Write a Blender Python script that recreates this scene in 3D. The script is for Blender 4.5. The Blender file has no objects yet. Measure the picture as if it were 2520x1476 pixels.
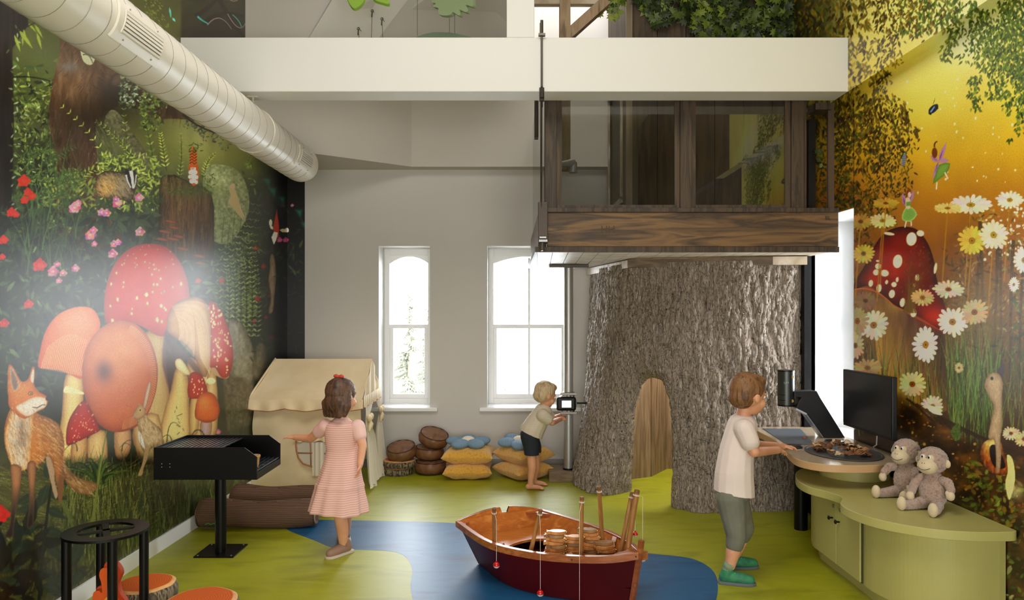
import bpy, bmesh, math, random
import numpy as np
from mathutils import Vector, Matrix, noise
random.seed(7)
RNG = np.random.default_rng(11)
SC = bpy.context.scene
COL = SC.collection
PI = math.pi
F = 1800.0          # focal length in pixels of the 2520 frame
CX, CY, H = 1255.0, 770.0, 1.5
def P(px, py, d):   # point of the room seen at (px,py), d metres in front of the lens
    return Vector(((px-CX)/F*d, d, H-(py-CY)/F*d))
# ---------------------------------------------------------------- camera, world, lights, exposure
cam_d = bpy.data.cameras.new('camera'); cam = bpy.data.objects.new('camera', cam_d); COL.objects.link(cam)
cam.location = (0, 0, H); cam.rotation_euler = (PI/2, 0, 0)
cam_d.sensor_width = 36; cam_d.lens = F/2520*36
cam_d.shift_x = 5/2520; cam_d.shift_y = 32/2520
cam_d.clip_start = 0.05; cam_d.clip_end = 200
SC.camera = cam
SC.view_settings.view_transform = 'Standard'; SC.view_settings.look = 'None'
SC.view_settings.gamma = 1; SC.view_settings.use_curve_mapping = False
SC.view_settings.exposure = 0.8
SC.cycles.max_bounces = 8; SC.cycles.diffuse_bounces = 5; SC.cycles.glossy_bounces = 4
SC.cycles.transparent_max_bounces = 12; SC.cycles.transmission_bounces = 6
SC.cycles.sample_clamp_indirect = 6; SC.cycles.use_denoising = True
W = bpy.data.worlds.new('sky'); SC.world = W; W.use_nodes = True
wn = W.node_tree.nodes; bg = wn['Background']
bg.inputs['Color'].default_value = (0.93, 0.97, 1.0, 1); bg.inputs['Strength'].default_value = 12.0
def area(name, loc, size, power, target, color=(1,1,1), sy=None, portal=False):
    l = bpy.data.lights.new(name, 'AREA'); l.energy = power; l.color = color
    l.shape = 'RECTANGLE'; l.size = size; l.size_y = sy or size
    o = bpy.data.objects.new(name, l); COL.objects.link(o); o.location = loc
    o.rotation_euler = (Vector(target)-Vector(loc)).to_track_quat('-Z', 'Y').to_euler()
    if portal: l.cycles.is_portal = True
    return o
area('rear_fill_light', (0.3, -1.9, 1.25), 3.8, 100, (0, 5, 1.9), (1, .97, .93), 1.9)  # added fill light, stands in for unseen windows behind the camera
area('overhead_fill_light', (-0.2, 2.3, 4.55), 2.6, 50, (-0.2, 2.8, 0), (1, .96, .9), 2.2)  # fill light added overhead, out of view, to lift the closed room
area('loft_fill_light', (0.6, 6.3, 5.3), .9, 22, (0.6, 6.4, 0), (1, .97, .93))  # fill added to brighten the white loft room above the beam
area('window_portal_side', (2.74, 5.4, 1.41), 0.78, 1, (0, 5.4, 1.4), sy=1.6, portal=True)
area('window_portal_left', (-1.02, 7.5, 1.37), 0.55, 1, (-1.02, 0, 1.37), sy=1.6, portal=True)
area('window_portal_right', (0.195, 7.5, 1.37), 0.85, 1, (0.195, 0, 1.37), sy=1.6, portal=True)

# ---------------------------------------------------------------- materials
def srgb(r, g, b):
    f = lambda c: (c/255/12.92) if c/255 <= .04045 else ((c/255+.055)/1.055)**2.4
    return (f(r), f(g), f(b), 1)
MATS = {}
def mat(name, rgb=(200,200,200), rough=.6, metal=0, c2=None, scale=(6,6,6), detail=4, lo=.35, hi=.65,
        bump=0, bscale=None, kind='noise', distort=0, emit=None, spec=.5, coat=0, sheen=0, alpha=1, bdist=.01, dir='X'):
    if name in MATS: return MATS[name]
    m = bpy.data.materials.new(name); m.use_nodes = True; nt = m.node_tree; N = nt.nodes; L = nt.links
    b = N['Principled BSDF']; b.inputs['Base Color'].default_value = srgb(*rgb)
    b.inputs['Roughness'].default_value = rough; b.inputs['Metallic'].default_value = metal
    b.inputs['Specular IOR Level'].default_value = spec; b.inputs['Coat Weight'].default_value = coat
    b.inputs['Coat Roughness'].default_value = .15; b.inputs['Sheen Weight'].default_value = sheen
    b.inputs['Alpha'].default_value = alpha
    if emit: b.inputs['Emission Color'].default_value = srgb(*rgb); b.inputs['Emission Strength'].default_value = emit
    tc = N.new('ShaderNodeTexCoord'); mp = N.new('ShaderNodeMapping'); L.new(tc.outputs['Object'], mp.inputs['Vector'])
    mp.inputs['Scale'].default_value = scale
    def tex(kind, src):
        if kind == 'wave':
            t = N.new('ShaderNodeTexWave'); t.inputs['Scale'].default_value = 1; t.inputs['Distortion'].default_value = distort
            t.inputs['Detail'].default_value = detail; t.inputs['Detail Scale'].default_value = 1.5; t.bands_direction = dir
        elif kind == 'voronoi':
            t = N.new('ShaderNodeTexVoronoi'); t.inputs['Scale'].default_value = 1
            L.new(src, t.inputs['Vector']); return t.outputs['Distance']
        else:
            t = N.new('ShaderNodeTexNoise'); t.inputs['Scale'].default_value = 1; t.inputs['Detail'].default_value = detail
            t.inputs['Distortion'].default_value = distort
        L.new(src, t.inputs['Vector']); return t.outputs['Fac'] if 'Fac' in t.outputs else t.outputs[0]
    if c2 is not None:
        o = tex(kind, mp.outputs[0]); r = N.new('ShaderNodeValToRGB'); L.new(o, r.inputs['Fac'])
        cs = [rgb] + (list(c2) if isinstance(c2[0], (tuple, list)) else [c2])
        r.color_ramp.elements[0].position = lo; r.color_ramp.elements[1].position = hi
        r.color_ramp.elements[0].color = srgb(*cs[0]); r.color_ramp.elements[1].color = srgb(*cs[-1])
        for i, c in enumerate(cs[1:-1]):
            e = r.color_ramp.elements.new(lo+(hi-lo)*(i+1)/(len(cs)-1)); e.color = srgb(*c)
        L.new(r.outputs[0], b.inputs['Base Color'])
    if bump:
        mp2 = N.new('ShaderNodeMapping'); L.new(tc.outputs['Object'], mp2.inputs['Vector']); mp2.inputs['Scale'].default_value = bscale or scale
        o2 = tex(kind if kind != 'voronoi' else 'noise', mp2.outputs[0])
        bp = N.new('ShaderNodeBump'); bp.inputs['Strength'].default_value = bump; bp.inputs['Distance'].default_value = bdist
        L.new(o2, bp.inputs['Height']); L.new(bp.outputs[0], b.inputs['Normal'])
    MATS[name] = m; return m
def ring_mat(name, cols, scale, rough=.6):      # growth rings of a sawn log, centred on the object's origin
    m = bpy.data.materials.new(name); m.use_nodes = True; nt = m.node_tree; N = nt.nodes; L = nt.links
    b = N['Principled BSDF']; b.inputs['Roughness'].default_value = rough
    tc = N.new('ShaderNodeTexCoord'); t = N.new('ShaderNodeTexWave'); t.wave_type = 'RINGS'; t.rings_direction = 'Z'
    t.inputs['Scale'].default_value = scale; t.inputs['Distortion'].default_value = 2.5; t.inputs['Detail'].default_value = 2
    t.inputs['Detail Scale'].default_value = 1.2
    L.new(tc.outputs['Object'], t.inputs['Vector']); r = N.new('ShaderNodeValToRGB'); L.new(t.outputs['Fac'], r.inputs['Fac'])
    r.color_ramp.elements[0].color = srgb(*cols[0]); r.color_ramp.elements[1].color = srgb(*cols[1])
    L.new(r.outputs[0], b.inputs['Base Color']); return m
def glass_mat(name, tint=(1,1,1), refl=.12, base=.0):
    m = bpy.data.materials.new(name); m.use_nodes = True; nt = m.node_tree; N = nt.nodes; L = nt.links; N.clear()
    out = N.new('ShaderNodeOutputMaterial'); t = N.new('ShaderNodeBsdfTransparent'); t.inputs[0].default_value = (*tint, 1)
    g = N.new('ShaderNodeBsdfGlossy'); g.inputs['Roughness'].default_value = .01
    mx = N.new('ShaderNodeMixShader'); f = N.new('ShaderNodeFresnel'); f.inputs[0].default_value = 1.5
    mm = N.new('ShaderNodeMath'); mm.operation = 'MULTIPLY_ADD'; mm.inputs[1].default_value = 1.2; mm.inputs[2].default_value = refl-.05
    L.new(f.outputs[0], mm.inputs[0]); L.new(mm.outputs[0], mx.inputs[0]); L.new(t.outputs[0], mx.inputs[1]); L.new(g.outputs[0], mx.inputs[2])
    L.new(mx.outputs[0], out.inputs[0]); return m

# ---------------------------------------------------------------- meshes
WL = {}
def wl(o): return WL.get(o.name, Vector((0,0,0))) if o else Vector((0,0,0))
def tag(o, label=None, cat=None, group=None, kind=None):
    if label: o['label'] = label
    if cat: o['category'] = cat
    if group: o['group'] = group
    if kind: o['kind'] = kind
    return o
def empty(name, loc, label=None, cat=None, group=None, kind=None):
    o = bpy.data.objects.new(name, None); o.empty_display_size = .05; COL.objects.link(o); o.location = loc
    WL[o.name] = Vector(loc); return tag(o, label, cat, group, kind)
def spline(pts, n=8, closed=True):
    p = [Vector(q).to_3d() for q in pts]; k = len(p); out = []
    rng = range(k) if closed else range(k-1)
    for i in rng:
        if closed: a, b, c, d = p[i-1], p[i], p[(i+1) % k], p[(i+2) % k]
        else: a, b, c, d = p[max(i-1,0)], p[i], p[i+1], p[min(i+2,k-1)]
        for j in range(n):
            t = j/n
            out.append(.5*((2*b)+(c-a)*t+(2*a-5*b+4*c-d)*t*t+(3*b-a-3*c+d)*t*t*t))
    if not closed: out.append(p[-1])
    return out
class MB:
    def __init__(s): s.v = []; s.f = []; s.m = []; s.mi = 0
    def add(s, vs, fs):
        o = len(s.v); s.v += [tuple(v) for v in vs]
        for f in fs: s.f.append(tuple(i+o for i in f)); s.m.append(s.mi)
        return s
    def box(s, lo, hi, R=None):
        x0,y0,z0 = lo; x1,y1,z1 = hi
        v = [(x0,y0,z0),(x1,y0,z0),(x1,y1,z0),(x0,y1,z0),(x0,y0,z1),(x1,y0,z1),(x1,y1,z1),(x0,y1,z1)]
        if R is not None: v = [R @ Vector(q) for q in v]
        return s.add(v, [(0,3,2,1),(4,5,6,7),(0,1,5,4),(1,2,6,5),(2,3,7,6),(3,0,4,7)])
    def bar(s, a, b, w, h, up=(0,0,1)):       # rectangular bar from a to b
        a = Vector(a); b = Vector(b); d = (b-a); L = d.length; d.normalize()
        u = Vector(up); x = d.cross(u)
        if x.length < 1e-4: x = d.cross(Vector((0,1,0)))
        x.normalize(); z = x.cross(d)
        v = []
        for p in (a, b):
            for sx, sz in ((-1,-1),(1,-1),(1,1),(-1,1)): v.append(p+x*w/2*sx+z*h/2*sz)
        return s.add(v, [(0,1,2,3),(7,6,5,4),(0,4,5,1),(1,5,6,2),(2,6,7,3),(3,7,4,0)])
    def tube(s, path, r, n=12, cap=True, flat=1.0):
        path = [Vector(p) for p in path]; k = len(path); rr = r if isinstance(r, (list, tuple)) else [r]*k
        vs = []; fs = []; ref = None
        for i, p in enumerate(path):
            d = (path[min(i+1,k-1)]-path[max(i-1,0)]).normalized()
            if ref is None:
                ref = Vector((0,0,1)) if abs(d.z) < .9 else Vector((1,0,0))
            x = (ref-d*ref.dot(d)).normalized(); y = d.cross(x); ref = x
            for j in range(n):
                a = 2*PI*j/n; vs.append(p+(x*math.cos(a)*flat+y*math.sin(a))*rr[i])
        for i in range(k-1):
            for j in range(n): fs.append((i*n+j, i*n+(j+1) % n, (i+1)*n+(j+1) % n, (i+1)*n+j))
        if cap: fs.append(tuple(range(n))[::-1]); fs.append(tuple((k-1)*n+j for j in range(n)))
        return s.add(vs, fs)
    def lathe(s, prof, c=(0,0,0), n=24, R=None, sx=1, sy=1):
        vs = []; fs = []; k = len(prof); c = Vector(c)
        for r, z in prof:
            for j in range(n):
                a = 2*PI*j/n; q = Vector((r*math.cos(a)*sx, r*math.sin(a)*sy, z))
                vs.append((R @ q if R is not None else q)+c)
        for i in range(k-1):
            for j in range(n): fs.append((i*n+j, i*n+(j+1) % n, (i+1)*n+(j+1) % n, (i+1)*n+j))
        fs.append(tuple(range(n))[::-1]); fs.append(tuple((k-1)*n+j for j in range(n)))
        return s.add(vs, fs)
    def ell(s, c, r, R=None, n=16, m=10):
        rx, ry, rz = (r, r, r) if not hasattr(r, '__len__') else r
        c = Vector(c); vs = [] ; fs = []
        for i in range(1, m):
            t = PI*i/m
            for j in range(n):
                a = 2*PI*j/n; q = Vector((rx*math.sin(t)*math.cos(a), ry*math.sin(t)*math.sin(a), rz*math.cos(t)))
                vs.append((R @ q if R is not None else q)+c)
        top = Vector((0,0,rz)); bot = Vector((0,0,-rz))
        vs.append((R @ top if R is not None else top)+c); vs.append((R @ bot if R is not None else bot)+c)
        T = (m-1)*n
        for i in range(m-2):
            for j in range(n): fs.append((i*n+j, (i+1)*n+j, (i+1)*n+(j+1) % n, i*n+(j+1) % n))
        for j in range(n):
            fs.append((T, j, (j+1) % n)); fs.append((T+1, (m-2)*n+(j+1) % n, (m-2)*n+j))
        return s.add(vs, fs)
    def cone(s, p0, r0, p1, r1, n=14):        # capsule: two balls and the taper between them
        p0 = Vector(p0); p1 = Vector(p1)
        s.ell(p0, r0, n=n, m=8); s.ell(p1, r1, n=n, m=8)
        if (p1-p0).length > 1e-4: s.tube([p0, p1], [r0, r1], n=n)
        return s
    def limb(s, pts):                         # [(point, radius), ...]
        for (a, ra), (b, rb) in zip(pts, pts[1:]): s.cone(a, ra, b, rb)
        return s
    def prism(s, poly, z0, z1, holes=False):  # vertical prism of a 2D outline
        k = len(poly); vs = [(p[0], p[1], z0) for p in poly]+[(p[0], p[1], z1) for p in poly]
        fs = [tuple(range(k))[::-1], tuple(range(k, 2*k))]+[(i, (i+1) % k, k+(i+1) % k, k+i) for i in range(k)]
        return s.add(vs, fs)
    def slab(s, poly, off):                   # any planar outline (3D points) given a thickness
        k = len(poly); off = Vector(off); a = [Vector(p) for p in poly]; b = [p+off for p in a]
        return s.add(a+b, [tuple(range(k))[::-1], tuple(range(k, 2*k))]+[(i, (i+1) % k, k+(i+1) % k, k+i) for i in range(k)])
    def grid(s, fn, nu, nv, closeu=False):
        vs = [fn(i/(nu if closeu else nu-1), j/(nv-1)) for j in range(nv) for i in range(nu)]
        fs = []
        for j in range(nv-1):
            for i in range(nu if closeu else nu-1):
                i2 = (i+1) % nu; fs.append((j*nu+i, j*nu+i2, (j+1)*nu+i2, (j+1)*nu+i))
        return s.add(vs, fs)
    def build(s, name, mats, parent=None, smooth=False, bevel=0, loc=None, seg=2, fixn=True, **kw):
        me = bpy.data.meshes.new(name); off = wl(parent) if parent else (Vector(loc) if loc is not None else Vector((0,0,0)))
        me.from_pydata([(x-off.x, y-off.y, z-off.z) for x, y, z in s.v], [], s.f); me.update()
        for m in (mats if isinstance(mats, (list, tuple)) else [mats]): me.materials.append(m)
        if any(s.m): me.polygons.foreach_set('material_index', s.m)
        if fixn:
            bm = bmesh.new(); bm.from_mesh(me); bmesh.ops.recalc_face_normals(bm, faces=bm.faces)
            bm.to_mesh(me); bm.free()
        o = bpy.data.objects.new(name, me); COL.objects.link(o)
        if parent: o.parent = parent
        elif loc is not None: o.location = loc
        WL[o.name] = off
        if bevel:
            md = o.modifiers.new('bevel', 'BEVEL'); md.width = bevel; md.segments = seg; md.limit_method = 'ANGLE'; md.angle_limit = .6
        if smooth:
            me.polygons.foreach_set('use_smooth', [True]*len(me.polygons))
            if smooth != 'all':
                try: me.set_sharp_from_angle(angle=math.radians(smooth if smooth is not True else 40))
                except Exception: pass
        return tag(o, **kw)
def organic(name, mb, material, parent=None, voxel=.006, sm=6, cut=None, disp=None, loc=None, **kw):
    o = mb.build('tmp_'+name, material, None, fixn=False)
    md = o.modifiers.new('r', 'REMESH'); md.mode = 'VOXEL'; md.voxel_size = voxel
    if sm: s2 = o.modifiers.new('s', 'SMOOTH'); s2.iterations = sm; s2.factor = .5
    dg = bpy.context.evaluated_depsgraph_get(); dg.update()
    me = bpy.data.meshes.new_from_object(o.evaluated_get(dg), depsgraph=dg)
    bpy.data.objects.remove(o)
    if cut:
        bm = bmesh.new(); bm.from_mesh(me)
        for co, no in cut:
            g = bm.verts[:]+bm.edges[:]+bm.faces[:]
            bmesh.ops.bisect_plane(bm, geom=g, plane_co=co, plane_no=no, clear_outer=True)
            bmesh.ops.holes_fill(bm, edges=[e for e in bm.edges if e.is_boundary], sides=0)
        bm.to_mesh(me); bm.free()
    off = wl(parent) if parent else Vector(loc or (0,0,0))
    n = len(me.vertices); co = np.empty(n*3, np.float32); me.vertices.foreach_get('co', co); co = co.reshape(-1, 3)
    if disp: co = disp(co)
    co = co - np.array(off, np.float32); me.vertices.foreach_set('co', co.ravel()); me.update()
    me.name = name
    me.polygons.foreach_set('use_smooth', [True]*len(me.polygons))
    if not me.materials: me.materials.append(material)
    ob = bpy.data.objects.new(name, me); COL.objects.link(ob)
    if parent: ob.parent = parent
    elif loc is not None: ob.location = loc
    WL[ob.name] = off
    return tag(ob, **kw)
def copy_tree(o, parent=None):
    c = o.copy(); COL.objects.link(c)
    if parent: c.parent = parent
    for ch in o.children: copy_tree(ch, c)
    return c
def rot(x=0, y=0, z=0): return Matrix.Rotation(z,4,'Z') @ Matrix.Rotation(y,4,'Y') @ Matrix.Rotation(x,4,'X')
def place(mb, M):
    mb.v = [tuple(M @ Vector(v)) for v in mb.v]; return mb
# common materials
M_white = mat('white_paint', (226,224,220), .55)
M_wall = mat('wall_paint', (208,205,200), .7)
M_trim = mat('trim_paint', (246,247,247), .4)
M_black = mat('black_metal', (7,7,8), .36, .0, spec=.28)
M_steel = mat('brushed_steel', (150,150,150), .32, 1)
M_dark = mat('dark_stained_wood', (54,42,32), .6, c2=((70,54,40),(44,34,26)), scale=(3,3,40), bump=.3)
# ================================================================ the room
def XL(d): return -2.16-.02*(7.1-d)
XR, XB, DB = 2.35, 2.26, 7.1
green = mat('floor_green', (150,152,22), .44, c2=((160,162,26),(138,140,14)), scale=(2.2,7,2), detail=8, lo=.3, hi=.7, bump=.03, bscale=(40,40,40), distort=.6)
blue = mat('floor_blue', (20,82,128), .42, c2=((26,92,138),(14,68,112)), scale=(2.2,7,2), detail=8, lo=.3, hi=.7, distort=.6)
fl = MB().box((-3.2,-2.6,-.08), (3.2,7.12,0)).build('floor', green, kind='structure')
def fp(px, py): d = H*F/(py-CY); return ((px-CX)/F*d, d)
rv = [fp(*q) for q in [(705,1301),(735,1288),(772,1279),(860,1280),(1000,1283),(1130,1288),(1300,1310),(1450,1335),(1580,1359),(1680,1370),(1725,1383),(1755,1405),(1766,1435),(1762,1476),(1730,1540),(1600,1640),(1300,1640),(1060,1560),(1022,1490),(1010,1445),(1014,1405),(1005,1378),(985,1362),(950,1355),(880,1352),(820,1347),(770,1328)]]
MB().prism([(p.x,p.y) for p in spline([(a,b,0) for a,b in rv], 6)], -.01, .0006).build('river_inlay', blue, fl, label='blue river shape set into the green floor')
# back wall with two window openings
def wall_with_holes(mb, xs, zs, holes, y0, y1):
    for i in range(len(xs)-1):
        for j in range(len(zs)-1):
            cx = (xs[i]+xs[i+1])/2; cz = (zs[j]+zs[j+1])/2
            if any(a < cx < b and c < cz < e for a, b, c, e in holes): continue
            mb.box((xs[i], y0, zs[j]), (xs[i+1], y1, zs[j+1]))
W1 = (-1.274, -.777, .585, 2.15); W2 = (-.221, .612, .585, 2.15)
wb = MB(); wall_with_holes(wb, [-2.4, W1[0], W1[1], W2[0], W2[1], 3.2], [-.05, .585, 2.15, 2.9], [W1, W2], DB, DB+.42)
wb.build('wall_back', M_wall, kind='structure')
# upper bulkhead walls (diagonal on the left, then straight) and upper storey
bk = MB(); bk.prism([(-2.6,7.52),(-2.6,5.72),(-.935,6.95),(3.2,6.95),(3.2,7.52)], 2.89, 3.95); bk.prism([(-2.6,7.5),(-2.6,5.72),(-.935,6.95),(-.935,7.5)], 3.95, 5.6)
bk.build('wall_back_upper', mat('upper_wall_paint', (196,190,180), .75), kind='structure')
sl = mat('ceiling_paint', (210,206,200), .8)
def facet(name, pts, m, **k): MB().slab([P(*q) for q in pts], (0,.05,.06)).build(name, m, fixn=True, **k)
facet('ceiling_slope_middle', [(750,112,6.3),(924,104,6.75),(1080,-100,6.2),(900,-140,5.85)], mat('ceiling_paint_brightened', (246,244,240), .8), kind='structure')  # whiter colour stands in for brighter light on this slope
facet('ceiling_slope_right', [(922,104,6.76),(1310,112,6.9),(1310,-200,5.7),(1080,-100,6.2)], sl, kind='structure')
cl = MB(); cl.box((-3.2,-2.6,4.75), (3.2,5.3,4.85)); cl.box((-3.2,5.3,5.6), (3.2,7.8,5.7)); cl.box((-3.2,5.25,4.75), (3.2,5.3,5.7))
cl.box((1.0,7.3,3.9), (3.3,7.4,5.7)); cl.box((-3.3,7.55,3.9), (3.3,7.6,5.7))
cl.build('ceiling', sl, kind='structure')
MB().box((.1,7.0,3.9), (1.25,7.05,5.6)).build('wall_back_loft', M_white, kind='structure')
MB().box((-3.2,-2.7,-.05), (3.2,-2.6,4.85)).build('wall_front', M_wall, kind='structure')
# the great beam, its post and the frame
bm_ = MB(); bm_.box((XL(4.89)+.0,4.89,2.98), (2.268,5.1,3.342)); bm_.box((-.022,4.89,3.342), (.163,5.1,4.75))
bm_.build('trim_1', M_white, kind='structure', bevel=.004)
# baseboards
mb = MB(); mb.slab([(XL(-2.5)-.002,-2.5,0),(XL(7.1)-.002,7.1,0),(XL(7.1)-.002,7.1,.092),(XL(-2.5)-.002,-2.5,.092)], (.014,0,0))
mb.build('baseboard_left', M_trim, kind='structure')
MB().box((-2.15,7.088,0), (.95,7.1,.085)).build('baseboard_back', mat('grey_base', (150,148,144), .5), kind='structure')
MB().box((2.333,1.0,0), (2.349,3.3,.09)).build('baseboard_right', mat('dark_base', (46,40,34), .5), kind='structure')
# windows: recess lining is the wall's own reveal; frame, arched head, sashes, glass, sill
M_glass = glass_mat('window_glass', (1,1,1), .06)
def window(n, x0, x1, z0, z1, yf, arch_c, arch_w, muntin, lab):
    r = empty('window_%d' % n, ((x0+x1)/2, DB, z0), kind='structure')
    r['label'] = lab
    f = MB(); fw = .055
    f.box((x0, yf, z0), (x0+fw, yf+.07, z1)); f.box((x1-fw, yf, z0), (x1, yf+.07, z1))
    f.box((x0+fw, yf, z1-.07), (x1-fw, yf+.07, z1)); f.box((x0+fw, yf, z0), (x1-fw, yf+.07, z0+.05))
    f.build('window_frame', M_trim, r, bevel=.004)
    a = MB(); ox0, ox1 = x0+fw, x1-fw; zt = z1-.07   # arched head board
    xs = [ox0+(ox1-ox0)*i/20 for i in range(21)]
    def az(x): return z1-.078-.075*((x-arch_c)/arch_w)**2
    poly = [(x, yf+.015, az(x)) for x in xs]+[(ox1, yf+.015, zt+.001), (ox0, yf+.015, zt+.001)]
    a.slab(poly, (0,.03,0)); a.build('arched_head', M_trim, r)
    s = MB(); sw = .035; mz = 1.365
    for (za, zb) in ((z0+.05, mz),):
        s.box((ox0, yf+.02, za), (ox0+sw, yf+.05, zb)); s.box((ox1-sw, yf+.02, za), (ox1, yf+.05, zb)); s.box((ox0+sw, yf+.02, za), (ox1-sw, yf+.05, za+.045))
    s.box((ox0, yf+.005, mz-.02), (ox1, yf+.055, mz+.02))
    if muntin: s.box((muntin-.012, yf+.02, z0+.09), (muntin+.012, yf+.045, z1-.09))
    s.build('sash', M_trim, r, bevel=.003)
    MB().box((ox0, yf+.03, z0+.05), (ox1, yf+.036, z1-.08)).build('pane', M_glass, r)
    MB().box((x0-.075, DB-.045, z0-.035), (x1+.075, DB+.0, z0)).box((x0+.001, DB-.0, z0-.02), (x1-.001, yf+.02, z0+.003)).build('window_sill', M_trim, r, bevel=.006)
window(1, W1[0], W1[1], .585, 2.15, 7.4, -1.02, .2, None, 'narrow white sash window with an arched head left of the middle of the back wall')
window(2, W2[0], W2[1], .585, 2.15, 7.4, .195, .37, .195, 'wide white sash window with centre bar behind the steel pole')
# side window recess in the right wall
r = empty('window_3', (2.55,5.4,.6), kind='structure'); r['label'] = 'bright window recess in the right wall behind the monitor'
jb = MB(); jb.box((2.36,5.8,.55), (2.82,5.86,2.26)); jb.box((2.36,4.94,.55), (2.82,5.0,2.26)); jb.box((2.36,5.0,2.22), (2.82,5.8,2.28)); jb.box((2.36,5.0,.52), (2.82,5.8,.6))
jb.build('window_reveal', M_trim, r)
f = MB(); f.box((2.72,5.0,.6), (2.78,5.06,2.22)); f.box((2.72,5.74,.6), (2.78,5.8,2.22)); f.box((2.72,5.06,2.15), (2.78,5.74,2.22)); f.box((2.72,5.06,.6), (2.78,5.74,.66)); f.box((2.725,5.06,1.38), (2.775,5.74,1.42))
f.build('window_frame', M_trim, r); MB().box((2.75,5.06,.66), (2.756,5.74,2.15)).build('pane', M_glass, r)
# outside: pale winter conifers and snowy ground far beyond the panes
sn = mat('snow', (235,238,240), .8)
MB().box((-25,8.2,-3.2), (25,60,-3)).build('snowy_ground', sn, label='snow covered ground outside beyond the back windows', cat='ground', loc=(0,8.2,-3.0))
fir = mat('fir_needles', (70,73,60), .8, c2=(92,94,80), scale=(20,20,20)); barkm = mat('fir_bark', (96,86,72), .9)
def fir_tree(x, y, zb, h, w, seed, lab, parts=True):
    rr = random.Random(seed); r = empty('fir_tree', (x,y,zb), lab, 'tree', 'fir trees outside the back windows')
    MB().tube([(x,y,zb), (x,y,zb+h)], [w*.06, .01], 8).build('trunk', barkm, r)
    m = MB(); n = int(h*26)
    for i in range(n):
        t = i/n; z = zb+.25+t*(h-.3); L = w*(1-t)*rr.uniform(.7,1.1)+.05; a = rr.uniform(0, 2*PI)
        dx, dy = math.cos(a), math.sin(a); k = 5
        prev = Vector((x,y,z))
        for q in range(k):
            u = (q+1)/k; p = Vector((x+dx*L*u, y+dy*L*u, z-.35*L*u*u+rr.uniform(-.02,.02)))
            for sgn in (-1,1):
                s_ = Vector((-dy, dx, 0))*sgn*L*.28*(1.2-u); e = p+s_+Vector((dx,dy,0))*L*.1+Vector((0,0,-.1*L))
                m.tube([prev*.4+p*.6, e], [.022*(1.3-u)+.004, .004], 4, cap=False)
            m.tube([prev, p], [.02*(1.3-u)+.004, .006], 4, cap=False); prev = p
    m.build('needles', fir, r, kind='stuff', fixn=False)
fir_tree(-1.72, 12.5, -2.4, 4.3, 1.25, 1, 'large pale fir filling the lower pane of the narrow left window')
fir_tree(-2.6, 24, -3, 4.7, 1.3, 2, 'small distant fir at the horizon in the narrow left window, left one')
fir_tree(-3.1, 27, -3, 4.9, 1.4, 3, 'small distant fir at the horizon in the narrow left window, right one')
fir_tree(-.1, 13.5, -3, 3.2, .9, 4, 'pale fir low in the left half of the wide window')
fir_tree(1.6, 17, -3, 4.2, .8, 5, 'pale fir in the right half of the wide window beside the pole')
# ================================================================ printed murals on the two side walls
def fnoise(h, w, sx, sy, seed, octv=4, pers=.55):
    g = np.random.default_rng(seed); out = np.zeros((h, w), np.float32); amp = 1; tot = 0
    for o in range(octv):
        nx = max(2, int(w/sx*2**o)+2); ny = max(2, int(h/sy*2**o)+2)
        if nx > w+2 and ny > h+2: break
        a = g.random((ny, nx)).astype(np.float32)
        xs = np.linspace(0, nx-1.001, w); ys = np.linspace(0, ny-1.001, h)
        xi = xs.astype(int); yi = ys.astype(int); fx = xs-xi; fy = (ys-yi)[:, None]
        fx = fx*fx*(3-2*fx); fy = fy*fy*(3-2*fy)
        r0 = a[yi][:, xi]*(1-fx)+a[yi][:, xi+1]*fx; r1 = a[yi+1][:, xi]*(1-fx)+a[yi+1][:, xi+1]*fx
        out += amp*(r0*(1-fy)+r1*fy); tot += amp; amp *= pers
    return out/tot
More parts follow.
